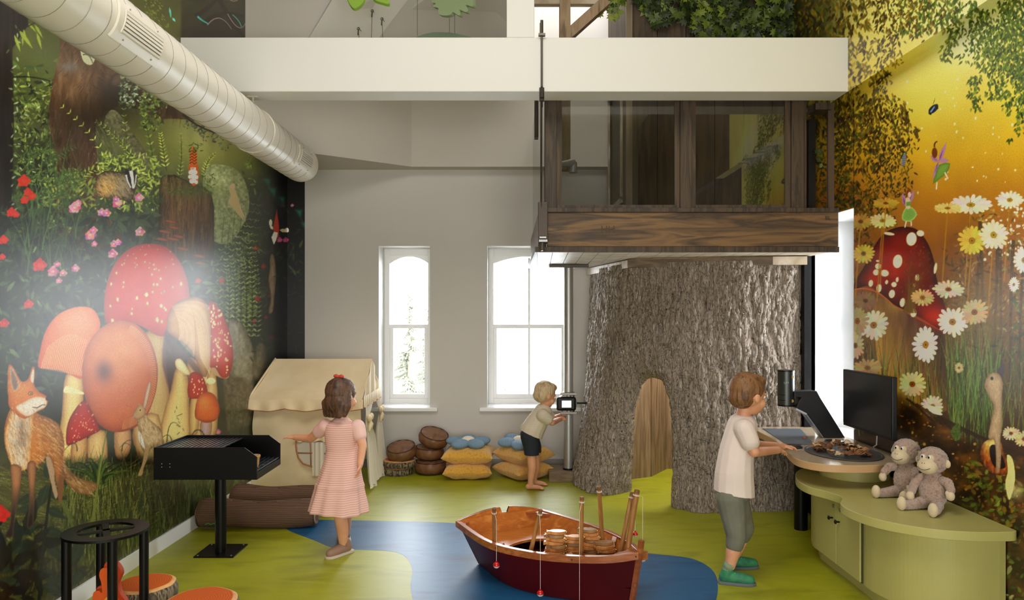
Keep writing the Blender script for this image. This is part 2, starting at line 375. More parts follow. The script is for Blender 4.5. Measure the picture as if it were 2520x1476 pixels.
class Canvas:
    def __init__(s, x0, y0, x1, y1):
        s.x0, s.y0, s.w, s.h = x0, y0, x1-x0, y1-y0
        s.a = np.zeros((s.h, s.w, 3), np.float32)
        s.rn = random.Random(3)
    def clip(s, x0, y0, x1, y1):
        a = max(0, int(math.floor(x0-s.x0))); b = min(s.w, int(math.ceil(x1-s.x0))+1)
        c = max(0, int(math.floor(y0-s.y0))); d = min(s.h, int(math.ceil(y1-s.y0))+1)
        return a, b, c, d
    def grad(s, stops):                       # vertical stops [(y, rgb)]
        ys = np.arange(s.h)+s.y0; 
        for k in range(3): s.a[:, :, k] = np.interp(ys, [q[0] for q in stops], [q[1][k] for q in stops])[:, None]
    def put(s, a, b, c, d, m, col):
        if b <= a or d <= c: return
        col = np.asarray(col, np.float32); t = s.a[c:d, a:b]
        s.a[c:d, a:b] = t+(col-t)*m[:, :, None]
    def glow(s, x, y, rx, ry, col, al=1, p=2):
        a, b, c, d = s.clip(x-rx*2.2, y-ry*2.2, x+rx*2.2, y+ry*2.2)
        if b <= a or d <= c: return
        X, Y = np.meshgrid(np.arange(a, b)+s.x0, np.arange(c, d)+s.y0)
        m = al*np.exp(-(((X-x)/rx)**2+((Y-y)/ry)**2)**(p/2)); s.put(a, b, c, d, m, col)
    def poly(s, pts, col, al=1, soft=1.2, sp=0, edge=None, ew=14, lit=None, tex=None, ta=.25, texsc=(8,8), gx=None, seed=1):
        # filled outline; edge: colour towards the rim; lit: (dx,dy,colour) painted highlight; tex: streak texture amplitude
        if sp: pts = [(q.x, q.y) for q in spline([(x, y, 0) for x, y in pts], sp)]
        P_ = np.array(pts, np.float32); pad = soft+1
        a, b, c, d = s.clip(P_[:,0].min()-pad, P_[:,1].min()-pad, P_[:,0].max()+pad, P_[:,1].max()+pad)
        if b <= a or d <= c: return
        X = (np.arange(a, b)+s.x0)[None, :].astype(np.float32); Y = (np.arange(c, d)+s.y0)[:, None].astype(np.float32)
        ins = np.zeros((d-c, b-a), bool); dist = np.full((d-c, b-a), 1e9, np.float32)
        x1, y1 = P_[-1]
        for x2, y2 in P_:
            if y1 != y2:
                cr = ((y1 > Y) != (y2 > Y)) & (X < (x2-x1)*(Y-y1)/(y2-y1)+x1); ins ^= cr
            dx, dy = x2-x1, y2-y1; L = dx*dx+dy*dy+1e-9
            t = np.clip(((X-x1)*dx+(Y-y1)*dy)/L, 0, 1)
            dist = np.minimum(dist, (X-x1-t*dx)**2+(Y-y1-t*dy)**2); x1, y1 = x2, y2
        dist = np.sqrt(dist); sd = np.where(ins, dist, -dist)
        m = np.clip(sd/soft+.5, 0, 1)*al
        C = np.broadcast_to(np.asarray(col, np.float32), (d-c, b-a, 3)).copy()
        if gx is not None:                    # gradient to gx=(colour, x0,y0,x1,y1)
            gc, ax, ay, bx, by = gx; L = (bx-ax)**2+(by-ay)**2
            t = np.clip(((X-ax)*(bx-ax)+(Y-ay)*(by-ay))/L, 0, 1)[:, :, None]; C += (np.asarray(gc, np.float32)-C)*t
        if edge is not None:
            t = np.exp(-np.maximum(sd, 0)/ew)[:, :, None]; C += (np.asarray(edge, np.float32)-C)*t
        if lit is not None:
            lx, ly, lr, lc = lit; t = np.exp(-((X-lx)**2+(Y-ly)**2)/lr**2)[:, :, None]; C += (np.asarray(lc, np.float32)-C)*t*.8
        if tex:
            n = fnoise(d-c, b-a, texsc[0], texsc[1], seed+abs(int(P_[0,0]))) - .5; C += n[:, :, None]*tex*2
        s.put(a, b, c, d, m, np.clip(C, 0, 255))
    def ellipse(s, x, y, rx, ry, col, ang=0, **k):
        n = 20 if max(rx, ry) > 12 else 10; ca, sa = math.cos(ang), math.sin(ang)
        s.poly([(x+rx*math.cos(t)*ca-ry*math.sin(t)*sa, y+rx*math.cos(t)*sa+ry*math.sin(t)*ca) for t in [2*PI*i/n for i in range(n)]], col, **k)
    def stroke(s, pts, w0, w1, col, al=1, soft=1):
        p = [Vector((x, y)) for x, y in pts]; L = []; R = []; n = len(p)
        for i in range(n):
            d = (p[min(i+1,n-1)]-p[max(i-1,0)]); d = d.normalized() if d.length > 0 else Vector((1,0)); q = Vector((-d.y, d.x))*((w0+(w1-w0)*i/(n-1))/2)
            L.append(p[i]+q); R.append(p[i]-q)
        s.poly([tuple(v) for v in L+R[::-1]], col, al=al, soft=soft)
    def curve(s, a, c, b, w0, w1, col, al=1, n=7, soft=1):
        pts = [((1-t)**2*a[0]+2*t*(1-t)*c[0]+t*t*b[0], (1-t)**2*a[1]+2*t*(1-t)*c[1]+t*t*b[1]) for t in [i/n for i in range(n+1)]]
        s.stroke(pts, w0, w1, col, al, soft); return pts
    def leaf(s, x, y, L, w, ang, col, al=1, bend=.15):
        ca, sa = math.cos(ang), math.sin(ang)
        q = [(0,0),(.3,.8),(.65,.7),(1,bend*2),(.65,-.5),(.3,-.75)]
        s.poly([(x+u*L*ca-v*w/2*sa, y+u*L*sa+v*w/2*ca) for u, v in q], col, al=al, soft=1)
    def leaves(s, box, n, L, cols, ang=(0, 2*PI), asp=.38, al=(.6,1), mask=None):
        R = s.rn
        for i in range(n):
            x = R.uniform(box[0], box[2]); y = R.uniform(box[1], box[3])
            if mask and not mask(x, y): continue
            l = R.uniform(*L); c = cols[R.randrange(len(cols))]; k = R.uniform(.8, 1.2)
            s.leaf(x, y, l, l*asp, R.uniform(*ang), [min(255, v*k) for v in c], R.uniform(*al))
    def frond(s, a, c, b, L, col, sc=None, n=11, stem=(60,70,30), asp=.3, both=True):
        pts = s.curve(a, c, b, 2.2, 1, stem, n=n)
        for i in range(1, len(pts)):
            dx, dy = pts[i][0]-pts[i-1][0], pts[i][1]-pts[i-1][1]; an = math.atan2(dy, dx); l = L*(1-.55*i/len(pts))
            for sg in ((-1, 1) if both else (1,)):
                k = s.rn.uniform(.8, 1.2); s.leaf(pts[i][0], pts[i][1], l, l*asp, an+sg*.9, [min(255, v*k) for v in col], .95, bend=sg*.2)
    def flower(s, x, y, r, col, hi, n=6):
        R = s.rn
        for k in range(n+3):
            a = k*2.4; q = r*.5*(1-k/(n+6)); c = [col[i]+(hi[i]-col[i])*R.random() for i in range(3)]
            s.ellipse(x+math.cos(a)*q, y+math.sin(a)*q, r*.5, r*.36, c, ang=a)
        s.ellipse(x, y, r*.25, r*.2, hi)
    def daisy(s, x, y, r, ry, n=17, col=(236,232,220), eye=(226,170,40), ang=0, a0=0, al=1):
        R = s.rn
        for k in range(n):
            t = a0+2*PI*k/n; L = R.uniform(.85, 1.05); c = [v*R.uniform(.86, 1.03) for v in col]
            ux, uy = math.cos(t)*r, math.sin(t)*ry; nx, ny = -uy, ux; nl = math.hypot(nx, ny); w = .11*(r+ry)/2*1.2; nx *= w/nl; ny *= w/nl
            ux *= L; uy *= L
            s.poly([(x+ux*.12, y+uy*.12), (x+ux*.55+nx, y+uy*.55+ny), (x+ux*.9+nx*.8, y+uy*.9+ny*.8), (x+ux, y+uy), (x+ux*.9-nx*.8, y+uy*.9-ny*.8), (x+ux*.55-nx, y+uy*.55-ny)], [min(255, v) for v in c], al=al)
        s.ellipse(x, y, r*.2, ry*.2, eye, edge=[v*.6 for v in eye], ew=3)
        s.ellipse(x, y, r*.08, ry*.08, [v*.55 for v in eye])
    def fur(s, box, n, L, cols, angf, inside, w=1.2, al=.7):
        R = s.rn
        for i in range(n):
            x = R.uniform(box[0], box[2]); y = R.uniform(box[1], box[3])
            if not inside(x, y): continue
            a = angf(x, y)+R.uniform(-.25, .25); l = R.uniform(*L)
            s.stroke([(x, y), (x+math.cos(a)*l, y+math.sin(a)*l)], w, .5, cols[R.randrange(len(cols))], al)
    def grass(s, box, n, L, cols, lean=(-.5,.5), w=(1.2,2.4), al=(.5,.95)):
        R = s.rn
        for i in range(n):
            x = R.uniform(box[0], box[2]); y = R.uniform(box[1], box[3]); l = R.uniform(*L); k = R.uniform(*lean)
            c = cols[R.randrange(len(cols))]
            s.curve((x, y), (x+k*l*.2, y-l*.6), (x+k*l, y-l), R.uniform(*w), .5, c, R.uniform(*al), n=4)
def inpoly(pts):
    pts = list(pts)
    def f(x, y):
        c = False; j = len(pts)-1
        for i in range(len(pts)):
            xi, yi = pts[i]; xj, yj = pts[j]
            if (yi > y) != (yj > y) and x < (xj-xi)*(y-yi)/(yj-yi)+xi: c = not c
            j = i
        return c
    return f
def sp2(pts, n=5): return [(q.x, q.y) for q in spline([(x, y, 0) for x, y in pts], n)]

# ---------------------------------------------------------------- left mural: toadstools, fox, badger, hare
def paint_left():
    C = Canvas(-260, -120, 770, 1560); R = C.rn
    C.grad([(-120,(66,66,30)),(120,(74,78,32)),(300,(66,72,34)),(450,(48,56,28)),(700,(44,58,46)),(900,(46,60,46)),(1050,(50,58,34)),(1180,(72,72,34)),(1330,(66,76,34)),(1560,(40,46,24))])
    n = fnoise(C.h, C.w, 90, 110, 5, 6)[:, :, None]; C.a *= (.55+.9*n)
    C.glow(520, 330, 130, 120, (150,148,84), .95); C.glow(430, 100, 120, 90, (92,94,44), .8); C.glow(500, 90, 50, 90, (110,112,66), .5)
    C.glow(90, 170, 70, 110, (74,82,34), .8); C.glow(300, 330, 90, 60, (120,128,70), .7)
    for x in (420, 470, 520, 560): C.glow(x, 330, 10, 90, (112,112,58), .5)
    # deep foliage
    G = [(50,66,30),(74,92,38),(30,42,22),(96,114,48),(22,28,16),(124,142,62)]
    C.leaves((-260,150,150,620), 1100, (12,34), G, al=(.4,.9)); C.leaves((40,200,140,460), 350, (6,16), [(110,130,50),(84,104,44),(150,170,120),(130,140,60)], al=(.5,.9))
    C.leaves((-260,560,620,960), 1500, (12,38), [(40,56,40),(60,82,52),(24,34,26),(84,108,66),(110,132,84)], al=(.3,.8))
    C.leaves((520,430,680,900), 900, (8,20), [(60,78,46),(84,104,60),(40,54,34),(120,138,84)], al=(.3,.8))
    # left trunk
    C.poly([(-260,-120),(50,-120),(70,60),(30,120),(34,300),(30,480),(40,560),(10,640),(-260,640)], (34,26,18), tex=16, texsc=(7,60), soft=4)
    for i in range(26):
        y = 60+i*20; C.leaf(30+R.uniform(-8,14), y, R.uniform(8,20), 6, R.uniform(0,6.3), (150,170,140) if i % 3 else (90,110,60), .7)
    C.curve((30,190),(80,185),(125,200), 4, 2, (36,28,18))
    # great twisted oak
    oak = [(150,60),(230,40),(262,60),(300,90),(420,60),(420,150),(330,215),(300,250),(330,280),(385,262),(440,285),(520,290),(520,262),(440,255),(395,232),(350,205),(420,200),(420,300)]
    oak = [(148,120),(150,60),(215,40),(300,60),(360,130),(400,180),(352,196),(372,235),(430,262),(490,276),(486,294),(430,292),(384,292),(345,272),(310,262),(290,262),(262,282),(240,300),(236,350),(250,430),(262,520),(300,600),(200,612),(140,560),(134,470),(140,390),(122,310),(126,225)]
    C.poly(oak, (70,50,28), sp=5, soft=2, tex=26, texsc=(10,40), edge=(84,58,34), ew=10, lit=(185,200,70,(112,84,54)))
    C.fur((110,40,480,600), 1500, (10,26), [(120,84,46),(84,60,36),(34,24,14),(150,114,74),(24,18,12)], lambda x, y: 1.75 if y > 230 else (.5 if x > 220 else -.9), inpoly(sp2(oak)), w=1.5, al=.5)
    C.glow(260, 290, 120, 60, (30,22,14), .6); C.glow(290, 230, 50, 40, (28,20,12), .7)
    C.poly([(198,118),(205,150),(222,160),(232,150),(236,128),(215,108)], (150,150,120), sp=4); C.curve((204,135),(220,128),(228,155), 3, 2, (60,64,34))
    C.glow(170, 165, 24, 14, (96,110,124), .5); C.ellipse(288,196,14,20,(86,66,54), ang=.7, edge=(44,32,24), ew=5)
    C.fur((225,300,300,560), 500, (14,30), [(96,104,96),(60,66,58),(120,128,120),(40,44,36)], lambda x, y: 1.2, inpoly([(225,300),(262,290),(300,420),(310,560),(240,560)]), w=1.5, al=.4)
    C.poly([(262,282),(285,272),(330,330),(372,400),(350,410),(300,350),(258,320)], (84,84,60), sp=3, tex=24, texsc=(6,6))
    # oak leaves hanging by the duct
    C.leaves((296,190,420,262), 420, (6,13), [(70,84,54),(100,120,80),(46,56,36),(140,156,130)], asp=.6); C.leaves((345,230,400,320), 200, (6,12), [(80,96,44),(110,126,60),(50,60,30)], asp=.6)
    for k in range(5): C.leaves((450+k*22, 285+k*8, 480+k*22, 320+k*14), 26, (5,12), [(50,60,44),(90,104,84)], asp=.5)
    C.curve((450,282),(500,330),(610,345), 5, 2, (30,26,18))
    for (x,y,l,a) in [(60,72,60,.9),(50,85,46,1.2),(72,70,30,1.3),(100,60,40,1.0),(105,80,44,1.25),(70,90,24,1.5),(85,58,30,.8)]: C.leaf(x-15,y,l,l*.22,a,(124,138,44),.95)
    C.curve((40,80),(90,55),(112,40),3,2,(36,30,20))
    for i in range(90): C.leaf(345+R.uniform(0,45)+i*.3, -20+i*1.0+R.uniform(-10,10), R.uniform(4,9), 2.4, R.uniform(.4,1.6), (120,134,60),.8)
    C.leaf(417,18,28,6,1.4,(70,170,160)); C.leaf(424,44,13,7,.8,(90,180,170)); 
    # dark roots panel over the beam
    C.poly([(446,-120),(446,95),(620,95),(620,-120)], (58,58,28), soft=6, tex=14, texsc=(60,40)); C.glow(500,90,60,30,(46,30,34),.8); C.glow(560,60,50,40,(44,34,30),.7)
    for p in [((480,40),(520,20),(545,-20)),((530,-20),(560,40),(600,92)),((500,60),(540,20),(600,40))]: C.curve(*p, 12, 7, (44,34,26))
    for p in [((510,62),(540,22),(570,72)),((560,34),(590,90),(605,56)),((556,-10),(580,20),(600,-20))]: C.curve(*p, 2, 1.4, (150,130,130))
    C.curve((486,40),(495,50),(512,58),5,3,(50,150,140)); C.curve((572,36),(590,50),(594,66),2,2,(60,160,150))
    # sunlit undergrowth
    LY = (160,176,74); 
    for (a,c,b,L) in [((300,470),(250,340),(156,264),18),((330,500),(310,360),(305,270),17),((392,470),(372,360),(352,270),17),((345,420),(300,330),(238,300),15),((372,440),(330,380),(270,330),15),((410,420),(400,360),(395,330),15),((345,500),(350,420),(330,380),16),((505,440),(500,400),(530,378),14),((440,440),(450,390),(445,330),12),((200,440),(150,400),(110,470),20),((195,500),(180,420),(250,412),22),((120,500),(140,450),(190,440),18),((620,400),(600,420),(618,380),13)]:
        C.frond(a,c,b,L,LY if R.random() < .6 else (118,140,64))
    C.leaves((240,380,400,520), 500, (8,20), [(140,158,60),(110,128,52),(80,98,44),(176,190,90)], al=(.5,.95)); C.leaves((100,420,240,560), 300, (10,26), [(90,110,50),(128,146,64),(60,76,40)], al=(.5,.9))
    for k in range(16): # wide fern leaves
        x, y = R.uniform(20,150), R.uniform(370,520); C.frond((x,y),(x+30,y-20),(x+66,y-22+R.uniform(-20,20)),16,(74,92,48),n=8,asp=.35)
    # stump with moss, bracket fungi, gnome
    C.poly([(505,420),(560,408),(600,440),(612,520),(560,600),(500,560)], (116,124,84), sp=4, tex=34, texsc=(6,6), lit=(540,440,40,(150,160,110)))
    for k in range(7): x=540+k*14; C.frond((x,900-k*20),(x-10,720),(x+12,520+R.uniform(-20,60)),17,(104,124,66),n=22,asp=.4)
    for k in range(6): x=560+k*14; C.frond((x,840),(x+12,720),(x-5,600+R.uniform(-40,60)),15,(136,150,96),n=20,asp=.42)
    st = [(394,442),(400,432),(430,430),(470,448),(505,462),(520,476),(527,510),(526,620),(520,640),(392,640),(390,560)]
    C.poly(st, (112,80,44), tex=34, texsc=(4,90), edge=(38,30,16), ew=8, soft=1.5, gx=((76,60,36),400,480,520,640))
    C.fur((390,430,528,640), 500, (20,50), [(40,30,18),(100,74,42),(60,46,28)], lambda x, y: 1.57, inpoly(st), w=1.6, al=.55)
    C.glow(470,470,60,18,(74,84,34),.8); C.leaves((400,430,526,478),160,(5,10),[(84,100,40),(60,72,30)])
    for (x,y,l) in [(420,545,30),(406,570,34),(428,560,26),(440,582,30),(395,588,44),(425,588,34),(450,612,32),(490,630,30),(495,648,28)]: C.ellipse(x,y,l/2,4,(150,84,44),ang=.18,edge=(90,50,30),ew=2)
    C.poly([(466,446),(464,410),(474,398),(486,404),(490,430),(486,452),(476,458)], (206,74,26)); C.poly([(466,408),(470,366),(476,358),(483,368),(486,408)], (214,86,22))
    for k in range(5): C.stroke([(467,374+k*7),(473,370+k*7),(478,376+k*7),(484,371+k*7)], 2, 2, (48,34,20))
    for (x,y) in [(468,424),(467,435),(482,424),(484,436),(470,446),(483,448)]: C.ellipse(x,y,4,5,(236,226,206))
    C.poly([(469,412),(482,412),(482,448),(472,452)], (232,220,190)); C.ellipse(474,414,4,4,(226,130,110)); C.leaves((460,348,492,372),26,(6,14),[(60,80,40),(90,110,50)])
    # mouse on rock, climbing
    C.poly([(562,462),(570,455),(580,470),(590,500),(600,540),(592,535),(572,510),(562,495),(568,480)], (160,140,96), sp=3); C.ellipse(573,458,6,7,(172,140,110)); C.curve((590,510),(602,530),(603,545),2,1,(170,150,120))
    # badger
    bd = [(234,455),(245,428),(270,420),(300,424),(316,420),(330,424),(338,438),(336,460),(330,480),(320,498),(300,492),(280,490),(262,488),(240,478)]
    C.poly(bd, (126,116,96), sp=4, edge=(40,34,26), ew=9, lit=(262,462,26,(196,146,66)), tex=20, texsc=(4,4))
    C.fur((232,418,340,500), 500, (5,11), [(170,130,70),(60,54,46),(150,144,130),(196,150,80),(40,36,30)], lambda x,y: .9, inpoly(bd), al=.6)
    C.poly([(308,425),(320,418),(334,424),(336,446),(329,466),(322,464),(312,448)], (34,30,28), sp=4); C.stroke([(322,420),(326,440),(328,464)],9,5,(232,228,214)); C.stroke([(310,430),(314,446),(322,462)],4,3,(224,220,206)); C.stroke([(335,430),(334,446),(331,460)],3,2,(224,220,206)); C.ellipse(327,467,4,4,(70,40,36)); C.ellipse(312,420,5,5,(40,34,30))
    # dark leafy band, roses, poppies
    for k in range(34): x, y = R.uniform(-20,360), R.uniform(500,640); C.frond((x,y),(x+24,y-16),(x+50,y+R.uniform(-30,30)),R.uniform(16,30),(54,72,44),n=6,asp=.5)
    C.leaves((0,520,380,700), 240, (22,50), [(40,54,38),(58,76,48),(30,40,30)], al=(.5,.9), asp=.45)
    C.grass((60,420,200,700),90,(60,140),[(80,110,60),(60,84,48)],w=(2,4))
    for (x,y,r) in [(183,511,17),(192,500,11),(250,522,12),(262,524,12),(288,500,14),(285,490,9),(342,486,13),(344,570,14),(222,578,16),(230,566,11),(280,600,11),(290,596,10),(277,624,14),(232,600,9),(130,668,16),(140,650,10),(155,672,11),(185,660,12),(145,690,9),(573,1022,8),(537,1062,8),(524,1220,7)]: C.flower(x,y,r,(150,70,98),(226,150,170))
    for (x,y,r) in [(58,445,18),(68,472,12),(78,482,12),(60,492,12),(28,522,14),(40,528,9),(97,652,20),(8,590,14),(5,632,10),(10,795,14),(70,748,14),(-20,700,18),(-60,520,16),(-90,800,20)]: C.flower(x,y,r,(176,26,12),(230,56,30))
    for (x,y,r) in [(630,610,7),(648,655,8),(634,735,8),(662,728,6),(668,830,7),(625,790,5),(545,690,8),(487,690,9),(655,780,6),(690,680,6),(720,665,7),(718,725,6),(735,755,5),(715,640,6),(735,850,5),(690,805,7)]: C.flower(x,y,r,(150,34,22),(200,60,40))
    # stones and black night band on the right
    C.poly([(560,800),(575,786),(600,800),(618,840),(630,890),(610,960),(575,950),(562,900)], (140,136,112), sp=4, tex=30, texsc=(6,9), edge=(90,86,66), ew=8)
    C.poly([(625,870),(640,842),(655,856),(660,900),(640,940),(622,920)], (138,130,104), sp=4, tex=28, texsc=(6,8), edge=(84,78,60), ew=8)
    C.poly([(548,920),(600,930),(640,960),(640,1040),(560,1060)], (96,88,62), tex=34, texsc=(8,8), soft=8)
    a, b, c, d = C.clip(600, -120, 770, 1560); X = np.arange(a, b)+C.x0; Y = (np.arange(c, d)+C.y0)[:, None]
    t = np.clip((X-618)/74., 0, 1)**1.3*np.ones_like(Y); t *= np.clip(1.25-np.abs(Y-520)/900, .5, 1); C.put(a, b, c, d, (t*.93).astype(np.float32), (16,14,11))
    for k in range(130): C.leaf(645+R.uniform(-25,110), R.uniform(560,1150), R.uniform(8,20), 6, R.uniform(0,6.3), (48,60,34), R.uniform(.3,.8))
    for (x,y) in [(648,440),(662,462),(684,484),(726,516),(740,548)]: C.poly([(x,y),(x+18,y),(x+14,y+22),(x+26,y+40)], (34,110,100), soft=8, al=.8)
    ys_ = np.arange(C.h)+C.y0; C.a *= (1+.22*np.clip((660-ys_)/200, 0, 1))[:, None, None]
    C.poly([(672,560),(681,516),(687,556),(686,584),(676,588)], (190,50,26)); C.leaf(672,565,16,9,-2.2,(230,220,190)); C.ellipse(666,548,4,9,(230,222,196)); C.leaf(688,566,24,12,.1,(216,190,140)); C.ellipse(706,566,5,6,(232,222,200)); C.poly([(674,570),(684,572),(680,590),(674,602),(668,584)],(232,220,196)); C.flower(688,590,8,(170,60,110),(210,100,150)); C.flower(703,590,8,(170,60,110),(200,90,140)); C.flower(719,505,5,(150,80,130),(190,120,160))
    we = [(664,636),(670,624),(676,636),(680,680),(676,720),(672,765),(660,770),(666,730),(660,690),(664,660)]
    C.poly(we, (140,122,92), sp=3, tex=24, texsc=(3,10), edge=(90,76,54), ew=3); C.leaves((690,610,745,700),22,(14,26),[(64,84,44),(50,66,36)])
    # toadstools --------------------------------------------------
    CR = (240,206,124)
    def stem(pts, c=CR, dk=(150,104,60), **k): C.poly(pts, c, sp=3, edge=dk, ew=9, tex=9, texsc=(4,50), **k)
    stem([(352,822),(404,822),(410,900),(420,1000),(430,1090),(330,1096),(340,1000),(356,900)], (196,166,104))
    stem([(162,922),(204,930),(204,1010),(202,1110),(178,1130),(140,1120),(152,1020)]); C.poly([(158,955),(168,950),(205,965),(205,970),(182,968),(158,966)], (244,216,150), sp=3)
    cap = [(262,800),(256,745),(266,685),(288,640),(322,610),(362,599),(405,606),(438,636),(460,685),(467,738),(458,785),(430,815),(392,827),(352,805),(310,790),(282,800)]
    C.poly(cap, (200,34,22), sp=5, edge=(150,26,20), ew=14, lit=(350,720,90,(214,62,44)), soft=1.6, tex=7, texsc=(30,30)); f = inpoly(sp2(cap))
    for k in range(190):
        x, y = R.uniform(262,465), R.uniform(600,825)
        if not f(x, y) or not f(x-5,y-5) or not f(x+5,y+5): continue
        q = 1.1+3.6*min(1, max(0,(y-612)/110))*R.uniform(.3,1.1)
        if k > 60 and y > 660: continue
        C.poly([(x+q*R.uniform(.7,1.3)*math.cos(t),y+q*1.5*R.uniform(.6,1.2)*math.sin(t)) for t in [i*1.05 for i in range(6)]], (232,206,150), edge=(176,140,96), ew=1)
    # right pair
    stem([(462,880),(500,900),(530,930),(528,1060),(500,1080),(480,1075),(468,960)], (226,196,130)); stem([(510,925),(532,925),(534,1060),(500,1080)], (236,206,134)); C.ellipse(519,937,12,8,(244,222,160))
    r5 = [(513,748),(540,758),(560,800),(572,850),(573,890),(562,925),(545,928),(530,905),(512,890)]
    C.poly([(515,890),(560,905),(562,928),(545,930),(520,915)], (190,150,100), sp=3); C.poly(r5, (206,40,26), sp=4, edge=(150,30,22), ew=10); f = inpoly(sp2(r5))
    for k in range(90):
        x, y = R.uniform(512,572), R.uniform(750,920)
        if f(x,y) and f(x+4,y+3): C.ellipse(x,y,R.uniform(1,3.2),R.uniform(1.5,5),(232,206,150))
    C.poly([(412,800),(440,850),(470,880),(500,920),(486,925),(448,885),(440,1000),(400,900)], (92,60,62), sp=3, soft=5, al=.8)
    g4 = [(411,812),(414,775),(430,748),(452,736),(484,731),(505,742),(516,772),(519,830),(517,880),(510,922),(500,926),(488,905),(476,870),(456,846),(432,832)]
    C.poly(g4, (206,158,100), sp=4, edge=(130,90,60), ew=10, tex=8, texsc=(20,20)); f = inpoly(sp2(g4))
    for k in range(32):
        t = k/31; C.curve((424+t*92, 752-12*math.sin(t*3.1)), (450+t*68, 800), (440+t*76 if t<.5 else 470+t*46, 838+t*84), 1.4, 2.0, (236,200,150), .55, n=6)
    # tall yellow stem with ring
    stem([(434,905),(462,925),(466,1000),(464,1100),(392,1104),(402,1020),(420,960)]); C.poly([(432,886),(446,884),(464,910),(466,922),(452,920),(434,905)], (242,226,160), sp=4, edge=(190,160,100), ew=4)
    for k in range(8): C.stroke([(440+R.uniform(-14,12),1000+k*9),(442+R.uniform(-14,12),1006+k*9)],1.4,1.4,(90,60,30))
    # small red behind
    stem([(470,975),(490,975),(488,1060),(466,1064)]); C.poly([(463,976),(466,925),(480,915),(498,925),(508,950),(510,975),(490,980)], (196,34,22), sp=3, edge=(140,26,18), ew=6)
    for k in range(16): C.ellipse(R.uniform(470,504),R.uniform(930,972),1.6,2.4,(230,200,150))
    # left orange-pink cap
    c2 = [(94,902),(99,860),(112,815),(136,780),(165,762),(200,754),(228,760),(243,782),(246,806),(232,850),(212,880),(203,930),(180,925),(150,912),(120,908)]
    C.poly(c2, (226,116,60), sp=4, edge=(196,80,40), ew=12, lit=(190,790,60,(236,150,104))); 
    for k in range(24): t=k/23; C.curve((120+t*110,850-28*math.sin(t*3)),(108+t*104,880),(102+t*102,906+t*20), 1.2, 2.6, (244,196,140), .6)
    # front brown cap
    stem([(284,1050),(318,1050),(322,1100),(306,1130),(284,1120)], (220,170,110)); stem([(215,1080),(258,1060),(262,1150),(226,1170)], (226,190,120)); stem([(330,1040),(390,1020),(400,1130),(362,1150),(338,1120)], (222,190,120))
    c3 = [(202,930),(208,870),(232,822),(268,795),(306,789),(344,804),(372,842),(387,895),(386,950),(372,1000),(352,1036),(318,1058),(276,1062),(240,1040),(214,996)]
    C.poly(c3, (206,104,46), sp=4, edge=(150,66,30), ew=16, lit=(290,860,80,(226,140,76)), tex=8, texsc=(40,40)); C.glow(256,914,20,26,(84,44,34),.75)
    for k in range(64):
        t = -1.25+k/63*2.75; cx, cy = 295,925; C.stroke([(cx+93*math.cos(t)*.97,cy+136*math.sin(t)*.97),(cx+93*math.cos(t-.06)*.80,cy+136*math.sin(t-.06)*.80)],2.6,.6,(238,176,118),.55)
    # lower red left
    c8 = [(163,1092),(166,1045),(184,1008),(208,985),(226,1012),(244,1050),(244,1060),(215,1075),(180,1092)]
    stem([(176,1085),(214,1072),(206,1160),(180,1170)], (216,170,104)); C.poly(c8, (196,36,20), sp=4, edge=(130,26,14), ew=8); f = inpoly(sp2(c8))
    for k in range(60):
        x,y = R.uniform(165,240),R.uniform(990,1090)
        if f(x,y): C.ellipse(x,y,R.uniform(.8,2),R.uniform(1,2.4),(226,196,150),al=.8)
    # small orange
    stem([(495,1030),(520,1030),(518,1072),(494,1074)], (196,170,180)); c7 = [(480,1025),(482,995),(492,972),(510,964),(528,972),(539,995),(540,1018),(530,1034),(508,1040),(490,1034)]
    C.poly(c7, (222,92,20), sp=4, edge=(150,56,14), ew=8, lit=(502,990,18,(240,140,60)))
    for k in range(18): C.stroke([(484+k*3,1000),(484+k*3,1032)],1,1.4,(240,160,90),.5)
    # ground --------------------------------------------------------
    a, b, c, d = C.clip(-260, 1075, 770, 1560); X = (np.arange(a, b)+C.x0)[None, :]; Y = (np.arange(c, d)+C.y0)[:, None]
    hor = 1140-20*np.sin((X+100)/180.)-(X>380)*0; g = fnoise(d-c, b-a, 40, 14, 9, 5)
    m = np.clip((Y-hor)/24, 0, 1); col = np.stack([(58+40*g), (58+44*g), (24+20*g)], 2)*(1-.25*np.clip((X-300)/300,0,1))[:, :, None]; C.put(a, b, c, d, m.astype(np.float32), col)
    C.glow(330,1140,70,22,(26,22,14),.85); C.glow(215,1165,36,16,(34,28,16),.8); C.glow(600,1130,60,50,(26,26,16),.8)
    for i in range(2600):
        x, y = R.uniform(-260,420), R.uniform(1140,1330); l = R.uniform(14,38); an = R.uniform(-.35,.35)+(.3 if x < 200 else -.35)
        C.stroke([(x,y),(x+l*math.cos(an),y+l*math.sin(an))], 1.3, .5, [(150,146,80),(110,112,50),(70,74,30),(180,172,110),(44,46,20)][R.randrange(5)], R.uniform(.35,.8))
    C.grass((150,1180,640,1450), 1900, (30,90), [(84,100,40),(120,132,60),(56,70,28),(40,50,22),(150,156,84)], lean=(-.35,.35)); C.grass((-260,1300,200,1500), 500, (30,80), [(60,74,30),(110,110,60),(40,48,24)])
    C.grass((300,1200,640,1400), 160, (80,140), [(96,112,60),(60,76,40)], w=(2,4)); C.glow(440,1230,60,60,(28,30,20),.35)
    for k in range(26):
        a = -PI/2+R.uniform(-1.1,1.1); L = R.uniform(50,105); C.curve((245+R.uniform(-12,12),1190),(245+math.cos(a)*L*.6,1190+math.sin(a)*L*.9),(245+math.cos(a)*L*1.1,1190+math.sin(a)*L*.62),7,1,[(58,82,30),(84,108,40),(44,60,26)][k%3])
